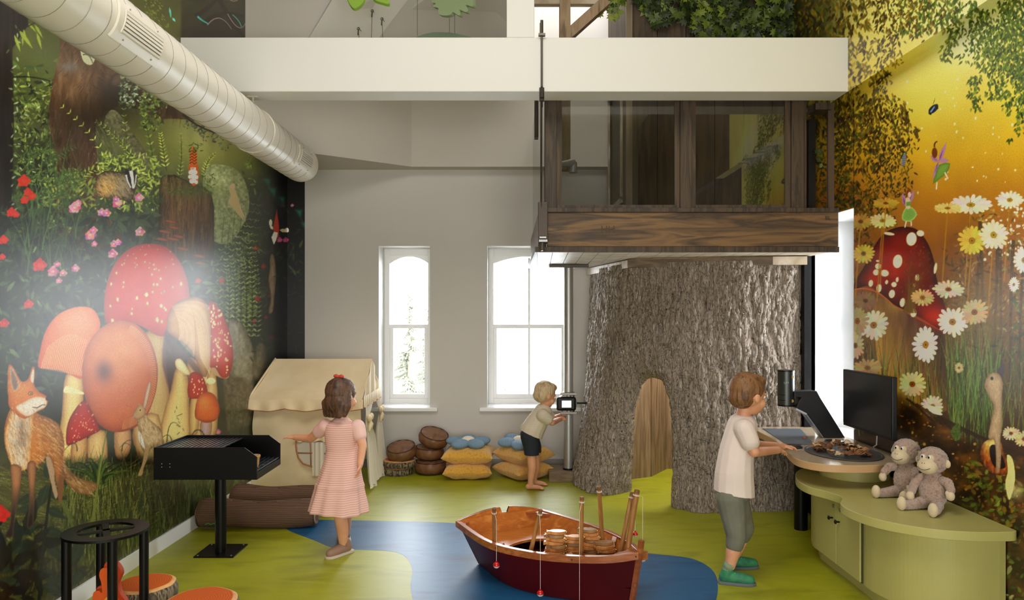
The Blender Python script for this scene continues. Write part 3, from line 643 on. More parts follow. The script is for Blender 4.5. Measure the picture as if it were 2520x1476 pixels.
    for (x,y0,k) in [(410,1040,1),(400,1050,-1),(455,1075,1),(425,1075,-1),(470,1060,1),(330,1090,-1),(300,1100,1),(505,1060,-1),(190,1100,-1)]: C.curve((x,1110),(x,y0-30),(x+k*34,y0+10),2.6,1,(60,72,34))
    C.curve((228,1290),(240,1180),(262,1060),9,2,(118,128,60)); C.curve((150,1230),(170,1270),(185,1310),10,4,(96,110,50))
    for k in range(24): x=600+R.uniform(-40,60); C.curve((x,1100),(x+R.uniform(-8,8),1040),(x+R.uniform(-20,20),960+R.uniform(0,60)),2,1,(66,84,44))
    # dark broad plant at lower left
    for (x,y,l,a) in [(118,1190,70,1.9),(90,1215,60,2.6),(100,1245,64,2.9),(95,1290,70,2.7),(118,1215,50,.2),(112,1250,58,.4),(105,1300,66,.3),(112,1340,70,.6),(85,1340,80,2.9),(60,1380,80,2.7),(90,1400,80,.4),(150,1190,40,-.3),(120,1180,40,-1.9),(60,1430,90,3.0),(100,1440,70,.2),(20,1330,60,-2.8),(160,1330,60,1.2),(200,1330,80,1.9),(210,1390,70,2.1),(150,1400,60,1.4),(230,1290,60,2.2)]:
        C.leaf(x,y,l,l*.52,a,(46,64,44),.97); C.stroke([(x,y),(x+l*.9*math.cos(a),y+l*.9*math.sin(a))],2,1,(76,92,64),.6)
    C.leaves((-260,1290,100,1560), 160, (30,80), [(24,26,20),(34,42,30),(18,18,14)], asp=.5); C.curve((130,1170),(108,1300),(96,1480),6,8,(30,38,28))
    for k in range(30): C.leaf(R.uniform(60,230),R.uniform(1370,1470),R.uniform(14,40),10,R.uniform(0,6.3),(46,40,22),.7)
    C.flower(0,1265,26,(196,22,8),(226,40,20))
    # fox -----------------------------------------------------------
    FO, FW, FG = (216,120,36), (226,214,196), (120,92,66)
    tail = [(128,1075),(150,1105),(160,1140),(180,1165),(205,1180),(235,1188),(238,1202),(218,1216),(190,1212),(168,1196),(155,1170),(140,1140)]
    C.poly(tail, (156,116,70), sp=4, edge=(120,86,50), ew=6); C.fur((125,1075,240,1216),500,(8,16),[(196,160,110),(120,88,56),(220,190,140),(90,64,40)],lambda x,y:.8,inpoly(sp2(tail)))
    body = [(10,1080),(14,1035),(30,1000),(60,990),(95,1018),(120,1028),(145,1048),(158,1085),(156,1120),(150,1160),(140,1190),(132,1150),(120,1120),(104,1136),(84,1150),(60,1150),(40,1160),(22,1130)]
    C.poly([(112,1120),(134,1140),(134,1180),(142,1215),(136,1226),(126,1190)],(170,140,110),sp=3); C.poly([(136,1150),(158,1150),(155,1210),(150,1240),(143,1225),(141,1195)],(130,88,54),sp=3)
    C.poly(body, (204,122,46), sp=4, edge=(140,90,48), ew=8, gx=((140,106,66),80,1060,150,1030), soft=1.6)
    C.poly([(12,1085),(18,1045),(34,1010),(62,1005),(80,1030),(78,1080),(68,1150),(36,1155),(24,1130)], (214,198,176), sp=4, edge=(214,150,84), ew=8, tex=26, texsc=(4,14), soft=3); C.glow(54,1070,14,36,(84,68,60),.6)
    C.fur((10,1010,160,1165),1200,(8,17),[(226,140,56),(170,110,56),(236,214,180),(120,84,52),(214,160,90)],lambda x,y:1.2 if x<80 else .7,inpoly(sp2(body)),al=.6)
    for pts in ([(26,1145),(52,1150),(50,1200),(40,1250),(34,1300),(32,1320),(12,1322),(16,1308),(24,1290),(28,1240),(28,1190)],[(68,1140),(88,1140),(86,1200),(84,1250),(82,1290),(70,1300),(66,1290),(72,1240),(70,1190)]):
        C.poly(pts,(176,120,76),sp=3,gx=((34,28,28),40,1190,40,1270),edge=(96,70,50),ew=4)
    head = [(18,950),(20,905),(24,896),(34,905),(50,935),(60,938),(70,930),(78,905),(84,902),(86,915),(84,945),(95,962),(108,970),(117,978),(118,990),(110,1004),(94,1012),(78,1022),(60,1030),(40,1020),(22,1000),(20,975)]
    C.poly(head, FO, sp=3, edge=(160,86,34), ew=6, lit=(50,960,24,(214,136,64)))
    C.poly([(25,905),(31,906),(46,938),(44,955),(34,962),(26,940)],(120,96,84),sp=3,edge=(200,170,140),ew=3); C.poly([(75,932),(81,908),(84,915),(82,942)],(206,190,170),sp=3)
    C.poly([(58,990),(76,980),(96,976),(114,982),(112,1000),(94,1010),(70,1024),(48,1014),(40,1000)],FW,sp=4,edge=(200,170,140),ew=5,tex=12,texsc=(4,4))
    C.stroke([(80,1002),(92,1003),(104,996),(112,996)],2.6,1.6,(60,46,44)); C.ellipse(116,981,4,5,(40,32,34)); C.ellipse(75,968,6,5,(50,34,20)); C.ellipse(75,968,4,4,(226,150,40)); C.ellipse(76,968,1.6,2,(20,14,10))
    C.fur((18,900,112,1025),320,(4,9),[(226,150,80),(170,96,40),(236,226,210)],lambda x,y:1.0 if y>985 else 2.2,lambda x,y: inpoly(sp2(head))(x,y) and (y>985 or x<62),al=.45)
    # hare ------------------------------------------------------------
    hr = [(338,1040),(342,1020),(356,1016),(366,1030),(384,1045),(398,1065),(402,1090),(398,1110),(382,1100),(370,1106),(362,1120),(352,1110),(344,1090),(341,1060)]
    C.poly([(384,1060),(400,1075),(404,1100),(396,1112),(384,1100)],(150,110,66),sp=3); C.poly(hr,(196,166,116),sp=4,edge=(140,110,70),ew=5,tex=18,texsc=(4,8)); C.poly([(342,1060),(352,1080),(356,1104),(346,1092),(341,1076)],(230,222,206),sp=3)
    C.fur((338,1020,402,1110),260,(5,10),[(220,196,150),(150,120,80),(110,84,54)],lambda x,y:1.2,inpoly(sp2(hr)))
    C.poly([(358,1104),(368,1100),(362,1130),(354,1150),(350,1168),(340,1170),(342,1162),(350,1140)],(196,160,110),sp=3); C.poly([(326,1024),(332,1010),(340,998),(352,998),(358,1008),(356,1022),(346,1030),(336,1032)],(190,150,100),sp=4,edge=(140,104,66),ew=3)
    C.poly([(352,1002),(356,975),(364,945),(370,938),(371,952),(364,985),(358,1004)],(206,170,140),sp=3,edge=(130,100,76),ew=2); C.leaf(350,1000,16,7,-2.6,(170,130,90)); C.ellipse(345,1009,3.4,4,(230,190,120)); C.ellipse(345,1009,2,2.6,(30,20,14)); C.ellipse(328,1026,3,3,(190,130,100)); C.poly([(392,1108),(404,1112),(406,1124)],(240,236,226))
    return C
# ---------------------------------------------------------------- right mural: golden meadow
def paint_right():
    C = Canvas(1930, -260, 2790, 1560); R = C.rn; R.seed(5)
    C.grad([(-260,(206,196,110)),(60,(224,212,120)),(250,(222,194,70)),(380,(214,166,36)),(480,(190,132,30)),(600,(150,96,30)),(760,(128,92,44)),(900,(104,80,42)),(1100,(72,50,24)),(1560,(60,46,26))])
    n = fnoise(C.h, C.w, 120, 200, 21, 4)[:, :, None]; C.a *= (.86+.28*n)
    C.glow(1980,60,90,200,(30,32,14),.95); C.glow(2380,90,90,80,(244,238,196),.8); C.glow(2300,230,120,80,(238,214,100),.6); C.glow(2080,520,60,120,(120,64,16),.5); C.glow(2450,-60,120,80,(240,236,190),.7)
    # leaf curtains
    DK = [(96,78,18),(70,58,14),(120,100,24),(60,44,14),(140,118,30),(84,90,24)]; GR = [(96,120,34),(70,96,26),(130,146,50),(50,70,22),(84,100,40)]
    C.leaves((1930,-260,2200,330), 3600, (10,22), DK, ang=(.6,2.4), asp=.45, mask=lambda x, y: R.random() < min(1, max(.05, (2190-x)/120.)) )
    C.leaves((2060,240,2240,520), 1500, (8,18), DK, ang=(.6,2.4), asp=.5, mask=lambda x, y: x < 2150+40*math.sin(y/37.)+ (60 if y < 420 else -20) and R.random() < .8)
    for (x, y0, y1) in [(2170,-60,250),(2200,-100,160),(2240,-100,100),(2225,260,480),(2185,380,560),(2140,430,600),(2150,250,500),(2110,500,590),(2205,330,420),(2280,-120,60),(2310,-140,60)]:
        for k in range(int((y1-y0)*.7)): C.leaf(x+R.gauss(0,13), R.uniform(y0,y1), R.uniform(7,15), 5.5, R.uniform(.5,2.5), DK[R.randrange(6)] if x < 2260 else GR[R.randrange(5)], .9)
    C.leaves((2210,-260,2360,80), 900, (9,18), DK[:3]+GR[:2], ang=(.6,2.4), asp=.5, al=(.6,.95), mask=lambda x, y: R.random() < .7)
    for (x, y0, y1, s_) in [(2350,-40,110,16),(2395,0,130,14),(2420,20,170,18),(2450,60,240,20),(2478,0,180,22),(2400,180,270,12),(2500,-60,200,24),(2540,-60,260,30),(2512,150,330,12),(2600,-100,300,40),(2336,90,150,8),(2372,130,150,7),(2320,110,150,5),(2480,220,280,10),(2485,330,352,4),(2255,310,345,6)]:
        for k in range(int((y1-y0)*s_/15)): C.leaf(x+R.gauss(0,s_*.7), R.uniform(y0,y1), R.uniform(8,16), 6.5, R.uniform(.7,2.4), GR[R.randrange(5)] if x > 2300 else DK[0], .92)
    C.leaves((2010,330,2100,620), 700, (6,14), [(70,64,22),(50,60,24),(90,96,34)], asp=.5, al=(.5,.9)); 
    for k in range(60): C.ellipse(R.uniform(2230,2700), R.uniform(190,480), R.uniform(1,3), R.uniform(1.5,4), (250,246,220), al=R.uniform(.3,.95))
    # thicket
    C.leaves((2095,640,2790,1000), 900, (10,26), [(96,76,40),(120,98,50),(70,54,34),(150,124,70),(60,66,34)], al=(.3,.8))
    C.leaves((2360,520,2790,820), 900, (8,20), [(176,160,90),(120,110,56),(90,90,44),(196,186,140),(60,66,34)], al=(.3,.8)); C.leaves((2480,600,2790,900), 300, (12,30), [(80,120,60),(120,150,90),(60,90,50)], al=(.4,.9))
    for k in range(420): x, y = R.uniform(2420,2790), R.uniform(490,640); C.ellipse(x, y, R.uniform(1.5,4), R.uniform(2,4.5), (244,242,232), al=.85 if R.random() < (x-2380)/140. else .2)
    for k in range(10): x = 2400+k*22; C.curve((x,980),(x+R.uniform(-10,10),760),(x+R.uniform(-16,26),540+R.uniform(0,70)),5,9,(74,58,34),.7)
    # toadstool
    C.glow(2200,770,40,60,(120,90,80),.6); C.poly([(2150,740),(2205,760),(2290,800),(2330,840),(2330,1010),(2170,1010),(2160,900)], (92,66,62), sp=3, soft=3, tex=22, texsc=(8,60), gx=((196,150,60),2300,850,2180,920))
    C.glow(2205,745,22,26,(190,160,70),.7)
    tc = [(2103,712),(2106,690),(2130,650),(2152,605),(2176,574),(2206,560),(2232,558),(2258,566),(2282,596),(2298,640),(2306,690),(2322,740),(2336,790),(2330,820),(2290,796),(2240,768),(2196,748),(2160,716),(2130,704)]
    C.poly(tc, (126,14,10), sp=4, edge=(50,12,14), ew=12, lit=(2196,650,40,(196,44,18)), tex=20, texsc=(24,30)); C.glow(2300,780,34,26,(226,60,26),.8); C.glow(2150,690,20,20,(214,60,26),.6)
    C.curve((2103,712),(2150,700),(2196,748),2.5,2,(226,110,40)); C.curve((2196,748),(2240,775),(2320,815),2,2,(200,80,40))
    for (x,y,a,b) in [(2243,588,13,17),(2209,643,12,17),(2161,655,8,8),(2156,670,8,8),(2177,672,11,9),(2160,642,5,3),(2143,697,6,9),(2163,709,7,11),(2182,694,4,6),(2200,700,7,7),(2195,723,8,11),(2221,744,7,12),(2248,770,8,11),(2257,683,6,9),(2208,688,4,7),(2250,702,4,5),(2188,575,14,4),(2265,574,10,8),(2140,630,3,12),(2302,660,4,14)]: C.ellipse(x,y,a,b,(244,232,206),edge=(200,170,110),ew=1.5,ang=.15)
    for k in range(60): C.curve((2225+R.uniform(-4,30),770),(2235+R.uniform(-10,30),700),(2240+R.uniform(-24,60),600+R.uniform(20,110)),1.6,.8,(120,96,30),.6)
    C.leaves((2215,600,2290,740), 180, (4,9), [(140,120,40),(96,90,30)], al=(.4,.8))
    # grasses
    C.grass((2100,900,2520,1080), 420, (50,130), [(70,90,40),(110,140,60),(50,60,30),(150,150,80),(90,70,30)], lean=(-.2,.2), w=(1.2,2.8)); C.grass((2330,900,2460,1120), 240, (60,200), [(96,130,60),(130,160,84),(60,84,40)], lean=(-.25,.3), w=(1.6,3)); C.grass((2480,900,2790,1100), 160, (60,180), [(120,130,70),(90,100,50)])
    for (x,y,a) in [(2120,1010,1.1),(2130,1000,1.4)]: C.poly([(2100,1000),(2112,990),(2116,1040),(2100,1060)],(240,236,226))
    # daisies
    C.glow(2420,760,80,110,(150,128,90),.55); C.leaves((2330,600,2790,900), 500, (8,22), [(120,98,60),(90,72,44),(160,140,96),(70,66,36)], al=(.3,.7))
    for (x,y,a,b,c,e) in [(2389,504,54,26,(240,234,206),(226,180,30)),(2332,512,38,15,(230,206,120),(220,160,20)),(2485,492,36,24,(240,234,206),(226,180,30)),(2172,543,36,20,(240,224,150),(220,170,20)),(2180,500,34,14,(206,166,60),(190,120,20)),(2118,545,30,22,(190,150,70),(170,100,30)),(2125,624,30,26,(214,190,80),(170,110,20)),(2392,592,36,40,(230,200,80),(220,160,20)),(2445,578,38,40,(244,240,200),(226,190,30)),(2334,712,40,24,(226,212,180),(190,110,40)),(2270,732,32,22,(216,190,130),(210,150,30)),(2344,792,42,38,(244,238,222),(206,150,40)),(2398,768,36,36,(206,184,140),(180,110,50)),(2278,848,34,46,(244,240,230),(226,160,30)),(2150,800,40,40,(226,216,196),(206,140,40)),(2110,790,30,40,(176,156,120),(180,110,40)),(2135,905,38,24,(196,170,110),(190,130,30)),(2105,850,24,34,(196,180,140),(170,110,40)),(2245,945,36,34,(226,214,150),(190,110,20)),(2295,1000,30,30,(236,226,190),(200,150,40)),(2488,1066,24,18,(230,210,170),(190,90,30)),(2360,905,12,14,(214,196,140),(180,120,40)),(2130,740,30,24,(150,120,90),(140,80,40)),(2480,1415,30,20,(130,96,50),(120,70,20)),(2520,1430,30,24,(150,120,70),(120,70,20)),(2520,1080,26,20,(220,200,150),(180,110,30)),(2560,900,40,34,(230,220,190),(206,150,40)),(2640,1000,40,34,(230,220,190),(206,150,40)),(2520,640,28,34,(236,236,228),(200,180,120)),(2560,690,28,30,(236,236,228),(200,180,120)),(2495,700,14,20,(236,236,228),(200,180,120))]:
        if y < 620: C.curve((x,y+10),(x-6,y+70),(x-14,y+200),3,4,(176,130,30),.8)
        C.daisy(x,y,a,b,col=c,eye=e,a0=R.random())
    # forest floor glitter
    a, b, c, d = C.clip(2095, 960, 2790, 1560); X = (np.arange(a, b)+C.x0)[None, :]; Y = (np.arange(c, d)+C.y0)[:, None]
    lim = 960+np.clip((X-2210)*.62, 0, 140); m = np.clip((Y-lim)/30, 0, 1)*np.clip((X-2180)/40,0,1); g = fnoise(d-c, b-a, 40, 34, 33, 5)
    col = np.stack([26+110*g**2+30*g, 20+74*g**2+18*g, 12+26*g**2], 2); C.put(a, b, c, d, m.astype(np.float32), col)
    GL = [(226,150,40),(160,90,24),(240,196,90),(120,66,20),(90,100,30),(60,84,28),(196,120,40)]
    for k in range(1700):
        x = R.uniform(2215,2790); y = R.uniform(970,1560)
        if y < 968+(x-2210)*.62 and y < 1110: continue
        g_ = GL[R.randrange(7)]; f_ = .5 if y > 1250 else 1; C.ellipse(x, y, R.uniform(1,4.5), R.uniform(1,4), [v*f_ for v in g_], al=R.uniform(.25,.85))
    C.leaves((2460,1180,2790,1560), 420, (10,28), [(70,96,30),(110,130,50),(40,46,20),(150,150,110),(90,70,40)], al=(.4,.9), asp=.6); C.leaves((2380,1130,2500,1300), 160, (10,24), [(80,106,34),(120,136,50),(150,120,40)], al=(.4,.9), asp=.6)
    for k in range(14): C.curve((2230+k*24,980+k*13),(2260+k*22,1000+k*10),(2300+k*22,1040+k*8),5,7,(60,38,20),.7)
    C.poly([(2340,1060),(2360,1040),(2364,1075),(2350,1085)],(90,110,50),sp=3,tex=30,texsc=(4,4))
    C.poly([(2275,980),(2284,996),(2300,1000),(2320,1020),(2306,1020),(2286,1010)],(240,232,196),sp=2)
    # gold root loop
    lp = [(2412,1120),(2420,1090),(2440,1080),(2462,1086),(2470,1110),(2480,1135),(2492,1150),(2480,1166),(2450,1168),(2425,1150)]
    C.poly(lp,(176,96,30),sp=4,tex=60,texsc=(5,12),edge=(90,50,20),ew=5,lit=(2440,1095,20,(250,226,130))); C.poly([(2436,1100),(2450,1095),(2466,1120),(2474,1150),(2450,1150),(2438,1130)],(34,20,14),sp=4)
    C.poly([(2478,1120),(2492,1130),(2498,1180),(2484,1230),(2474,1190),(2480,1160)],(250,226,140),sp=4,tex=40,texsc=(5,5)); C.glow(2500,1210,20,20,(240,226,170),.6)
    # perching rabbit
    rb = [(2436,980),(2424,955),(2424,938),(2434,922),(2450,916),(2462,925),(2468,945),(2466,980),(2466,1040),(2462,1080),(2464,1120),(2460,1158),(2452,1160),(2450,1110),(2446,1082),(2436,1080),(2432,1070),(2440,1030),(2446,1000)]
    C.poly([(2452,924),(2458,905),(2470,895),(2472,905),(2466,932)],(84,74,84),sp=3); C.poly(rb,(196,170,136),sp=4,edge=(140,116,90),ew=5,tex=14,texsc=(4,14)); C.fur((2424,915,2468,1155),260,(5,10),[(226,204,176),(150,126,100),(170,146,116)],lambda x,y:1.5,inpoly(sp2(rb)),al=.5)
    C.ellipse(2441,931,4,4.5,(60,80,70)); C.ellipse(2441,931,1.8,2.4,(16,16,16)); C.ellipse(2428,950,3,3,(170,120,100))
    # butterflies and two generic winged figures
    C.ellipse(2297,268,15,8,(40,46,66),ang=-.75); C.stroke([(2290,276),(2300,262)],4,3,(120,160,190)); C.stroke([(2286,278),(2292,282)],5,3,(20,16,20)); C.stroke([(2306,256),(2308,268)],3,2,(20,16,24)); C.curve((2296,256),(2300,248),(2301,241),1,.8,(60,44,20))
    C.ellipse(2224,393,5,17,(150,160,170),ang=.15); 
    for k in range(7): C.stroke([(2220,380+k*4.5),(2228,382+k*4.5)],1.6,1.4,(44,48,66))
    PU, PV = (176,130,160), (120,60,120)
    C.leaf(2311,398,52,15,-1.25,PU); C.leaf(2310,398,26,17,-2.6,PU); C.leaf(2310,396,26,17,-.15,PU); C.leaf(2310,398,46,14,1.85,PU); C.leaf(2311,396,30,5,-1.25,PV,.7); C.leaf(2309,398,30,4,1.85,PV,.6); C.leaf(2309,397,18,4,-2.6,PV,.5)
    C.poly([(2312,405),(2338,402),(2330,425),(2312,440),(2296,452),(2302,430)],(126,160,70),sp=2,edge=(90,120,50),ew=3); C.ellipse(2300,376,7,13,(120,66,30)); C.curve((2300,362),(2298,350),(2307,348),4,3,(100,60,40)); C.stroke([(2325,424),(2333,440)],3,3,(236,220,206)); C.stroke([(2306,448),(2304,466)],3,3,(236,220,206))
    C.leaf(2234,505,42,16,-1.2,PU); C.leaf(2230,508,36,15,-1.9,PU); C.leaf(2233,504,26,6,-1.2,PV,.7); C.leaf(2229,506,22,6,-1.9,PV,.7); C.poly([(2228,512),(2244,510),(2257,528),(2240,545),(2222,542),(2220,530)],(126,170,80),sp=2,edge=(190,220,140),ew=2); C.poly([(2229,488),(2239,488),(2240,512),(2229,512)],(226,190,160),sp=2); C.poly([(2230,497),(2240,496),(2241,506),(2230,507)],(110,160,70)); C.ellipse(2236,474,6,10,(140,72,34),ang=.2); C.ellipse(2238,479,4,7,(236,200,176)); C.stroke([(2230,544),(2227,560)],3,3,(236,220,206)); C.stroke([(2242,544),(2243,556)],3,3,(236,220,206))
    return C
def mural_material(name, rough, spec=.5):
    m = bpy.data.materials.new(name); m.use_nodes = True; nt = m.node_tree; N = nt.nodes; L = nt.links; b = N['Principled BSDF']
    at = N.new('ShaderNodeVertexColor'); at.layer_name = 'print'
    ns = N.new('ShaderNodeTexNoise'); ns.inputs['Scale'].default_value = 140; ns.inputs['Detail'].default_value = 5
    tc = N.new('ShaderNodeTexCoord'); L.new(tc.outputs['Object'], ns.inputs['Vector'])
    mr = N.new('ShaderNodeMapRange'); mr.inputs['From Min'].default_value = .3; mr.inputs['From Max'].default_value = .7; mr.inputs['To Min'].default_value = .86; mr.inputs['To Max'].default_value = 1.14
    mx = N.new('ShaderNodeVectorMath'); mx.operation = 'SCALE'; L.new(ns.outputs['Fac'], mr.inputs['Value']); L.new(at.outputs['Color'], mx.inputs[0]); L.new(mr.outputs[0], mx.inputs['Scale'])
    L.new(mx.outputs[0], b.inputs['Base Color']); b.inputs['Roughness'].default_value = rough; b.inputs['Specular IOR Level'].default_value = spec
    b2 = N.new('ShaderNodeBump'); b2.inputs['Strength'].default_value = .05; b2.inputs['Distance'].default_value = .001; L.new(ns.outputs['Fac'], b2.inputs['Height']); L.new(b2.outputs[0], b.inputs['Normal'])
    return m
def print_mesh(name, canvas, G, material, gain=1.0, kind='structure', parent=None, **kw):
    # G: (rows, cols, 3) array of wall points; the print is laid on the wall and kept as vertex colour
    sat = .84 if canvas.x0 < 0 else .95
    r, c = G.shape[:2]; px = CX+F*G[...,0]/G[...,1]; py = CY-F*(G[...,2]-H)/G[...,1]
    u = np.clip(px-canvas.x0, 0, canvas.w-1.001); v = np.clip(py-canvas.y0, 0, canvas.h-1.001)
    ui = u.astype(int); vi = v.astype(int); fu = (u-ui)[..., None]; fv = (v-vi)[..., None]; A = np.clip(canvas.a, 0, 255)
    col = (A[vi, ui]*(1-fu)+A[vi, ui+1]*fu)*(1-fv)+(A[vi+1, ui]*(1-fu)+A[vi+1, ui+1]*fu)*fv
    s_ = np.clip(col/255, 0, 1); s_ = np.clip(s_*1.0+.55*(s_-.36)*s_*(1.15-s_)*2, 0, 1); g_ = s_.mean(-1, keepdims=True); s_ = g_+(s_-g_)*sat; lin = np.where(s_ <= .04045, s_/12.92, ((s_+.055)/1.055)**2.4)*gain
    me = bpy.data.meshes.new(name); me.vertices.add(r*c); me.vertices.foreach_set('co', G.reshape(-1).astype(np.float32))
    i = np.arange((r-1)*(c-1)); i = (i//(c-1))*c+i % (c-1); q = np.stack([i, i+1, i+c+1, i+c], 1).astype(np.int32)
    me.loops.add(q.size); me.polygons.add(len(q)); me.loops.foreach_set('vertex_index', q.ravel()); me.polygons.foreach_set('loop_start', np.arange(0, q.size, 4, dtype=np.int32))
    me.update(calc_edges=True)
    at = me.color_attributes.new('print', 'FLOAT_COLOR', 'POINT'); at.data.foreach_set('color', np.concatenate([lin, np.ones((r, c, 1))], 2).reshape(-1).astype(np.float32))
    me.materials.append(material); o = bpy.data.objects.new(name, me); COL.objects.link(o)
    if parent: o.parent = parent
    return tag(o, kind=kind, **kw)
def wall_grid(px0, px1, step, z0, z1, nz, xf):   # xf: wall offset as a function of distance
    px = np.arange(px0, px1+step, step, dtype=np.float64); d = xf(px); X = (px-CX)/F*d
    z = np.linspace(z0, z1, nz); return np.stack([np.broadcast_to(X, (nz, len(px))), np.broadcast_to(d, (nz, len(px))), np.broadcast_to(z[:, None], (nz, len(px)))], 2)
M_printL = mural_material('forest_print', .32, .5); M_printR = mural_material('meadow_print', .30, .6)
CL = paint_left(); CRt = paint_right(); MGAIN = .98; MGR = 1.08
dl = lambda px: 2.302/((CX-px)/F+.02)
wlft = MB().slab([(XL(-2.6)-.003,-2.6,-.05),(XL(7.14)-.003,7.14,-.05),(XL(7.14)-.003,7.14,5.6),(XL(-2.6)-.003,-2.6,5.6)], (-.12,0,0)).build('wall_left', mat('left_wall_rest', (62,66,36), .4, c2=(40,44,26), scale=(3,3,3)), kind='structure')
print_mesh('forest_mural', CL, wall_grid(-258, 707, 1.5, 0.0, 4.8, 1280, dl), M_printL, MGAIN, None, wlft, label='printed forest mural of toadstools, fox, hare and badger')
gx = np.linspace(-2.165, -1.99, 60); gz = np.linspace(0, 2.89, 800)
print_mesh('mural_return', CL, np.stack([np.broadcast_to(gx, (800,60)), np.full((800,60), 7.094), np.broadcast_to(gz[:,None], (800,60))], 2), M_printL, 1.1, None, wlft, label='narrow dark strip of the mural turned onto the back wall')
# right wall: solid with the side opening, print in front, protruding upper bulkhead
rest = mat('right_wall_rest', (96,74,36), .5, c2=(56,44,24), scale=(3,3,3))
wr = MB()
for (y0,y1,z0,z1) in [(-2.6,5.0,-.05,5.6),(5.8,7.5,-.05,5.6),(5.0,5.8,-.05,.55),(5.0,5.8,2.25,5.6)]: wr.box((2.354,y0,z0),(2.42,y1,z1))
wrt = wr.build('wall_right', rest, kind='structure')
dr = lambda px: 2.35*F/(px-CX)
print_mesh('meadow_mural', CRt, wall_grid(2101, 2700, 1.5, 0.0, 2.99, 1150, dr), M_printR, MGR, None, wrt, label='printed golden meadow mural of daisies, toadstool and rabbit')
print_mesh('meadow_mural_above_window', CRt, wall_grid(1940, 2101, 1.5, 2.22, 2.99, 300, dr), M_printR, MGR, None, wrt)
ub = MB().box((2.264,-2.6,2.984),(2.354,7.1,4.75)).build('wall_right_upper', rest, kind='structure')
print_mesh('upper_mural', CRt, wall_grid(1945, 2700, 1.5, 2.98, 4.75, 520, lambda px: 2.26*F/(px-CX)), M_printR, MGR, None, ub, label='printed mural of hanging leaves on the upper bulkhead')
yy = np.linspace(2.3, 7.0, 700); xx = np.linspace(2.26, 2.35, 24)
print_mesh('upper_mural_underside', CRt, np.stack([np.broadcast_to(xx[:,None],(24,700)), np.broadcast_to(yy,(24,700)), np.full((24,700),2.98)],2), M_printR, MGR, None, ub)
# ================================================================ air duct, tie rod
M_duct = mat('duct_paint', (228,222,210), .32); M_seam = mat('duct_seam', (150,146,138), .5); M_slot = mat('vent_inside', (90,88,84), .7)
dx, dz, dR, dEnd = -1.757, 2.747, .148, 6.2
duct = empty('air_duct', (dx, dEnd, dz-dR), 'round white spiral air duct slanting overhead along the mural wall', 'air duct')
def duct_pt(a, y, r): return Vector((dx+r*math.cos(a), y, dz+r*math.sin(a)))
m = MB(); ys = [i*.1 for i in range(4, 60)]+[6.0,6.1,6.15,6.185,6.2]; rs = [dR]*(len(ys)-3)+[dR*.985,dR*.93,dR*.8]
m.tube([(dx, y, dz) for y in ys], rs, 48); m.build('duct_body', M_duct, duct, smooth=50)
m = MB()
th = [i*PI/18 for i in range(0, int(36*(6.05-1.2)/.135))]
m.tube([duct_pt(-t, 1.2+t/(2*PI)*.135, dR+.0005) for t in th], .0016, 4); m.build('spiral_seam', M_seam, duct)
def vent(y0, y1, ac, name='vent'):   # register on the room side of the duct; ac is its centre angle
    v = MB(); n = 10; w = .52
    def q(u, s, r): a = ac-w+2*w*u; return duct_pt(a, y0+(y1-y0)*s, r)
    v.grid(lambda u, s: q(u, s, dR+.012), n, 2); v.grid(lambda u, s: q(u, s, dR+.001), n, 2)
    for (s) in (0, 1): v.grid(lambda u, k: q(u, s, dR+.001+.011*k), n, 2)
    for u0 in (0, 1): v.grid(lambda s, k: q(u0, s, dR+.001+.011*k), 2, 2)
    b = v.build('vent_register', M_duct, duct, smooth=30)
    o = MB(); L = y1-y0
    f = MB(); o.grid(lambda u, s: q(.28+.5*u, .1+.8*s, dR+.0135), 8, 2); o.build('vent_opening', M_slot, b)
    for k in range(6):
        u = .30+.09*k; s_ = MB(); a, c = q(u, .1, dR+.017), q(u, .9, dR+.017); s_.bar(a, c, .004, .012); s_.build('slat', M_duct, b)
    fr = MB(); 
    for (a, c) in (((.26,.09),(.26,.91)),((.80,.09),(.80,.91)),((.26,.09),(.80,.09)),((.26,.91),(.80,.91))):
        fr.tube([q(a[0]+(c[0]-a[0])*i/6, a[1]+(c[1]-a[1])*i/6, dR+.016) for i in range(7)], .004, 5)
    fr.build('vent_frame', M_duct, b)
    for (u, s) in ((.12,.2),(.12,.8),(.93,.2),(.93,.8)): MB().ell(q(u, s, dR+.013), .004, n=8, m=5).build('screw', M_seam, b)
vent(3.0, 3.40, -.26); vent(5.58, 5.96, -.26)
def hanger(y):
    h = MB(); h.tube([(dx, y, dz+dR-.01), (dx, y, 2.985)], .007, 8); h.box((dx-.035,y-.015,2.972),(dx+.035,y+.015,2.98)); h.box((dx-.035,y-.02,dz+dR-.004),(dx+.035,y+.02,dz+dR+.008))
    h.tube([duct_pt(a, y, dR+.003) for a in [i*PI/16 for i in range(33)]], .004, 5); return h.build('hanger', M_duct, duct)
hanger(5.0)
tr = empty('tie_rod', (.225, 4.87, 2.2), 'thin dark steel tie rod with turnbuckle hanging in front of the white beam', 'tie rod')
M_rod = mat('rod_steel', (92,86,78), .35, .9)
MB().tube([(.212,4.875,3.42),(.212,4.875,2.98)], .007, 10).build('upper_rod', M_rod, tr)
MB().box((.19,4.86,3.345),(.235,4.892,3.36)).box((.197,4.868,3.36),(.202,4.874,3.43)).tube([(.212,4.875,3.36),(.212,4.875,3.45)], .01, 8).build('bracket', M_rod, tr)
MB().box((.196,4.862,2.91),(.228,4.888,3.0)).tube([(.212,4.875,2.87),(.212,4.875,3.01)], .008, 8).box((.2,4.85,2.93),(.224,4.862,2.965)).build('turnbuckle', mat('dark_steel', (50,46,42), .35, .8), tr, bevel=.003)
MB().tube([(.212,4.875,2.88),(.218,5.07,2.3),(.219,5.09,1.99)], .005, 8).build('lower_cable', M_rod, tr)
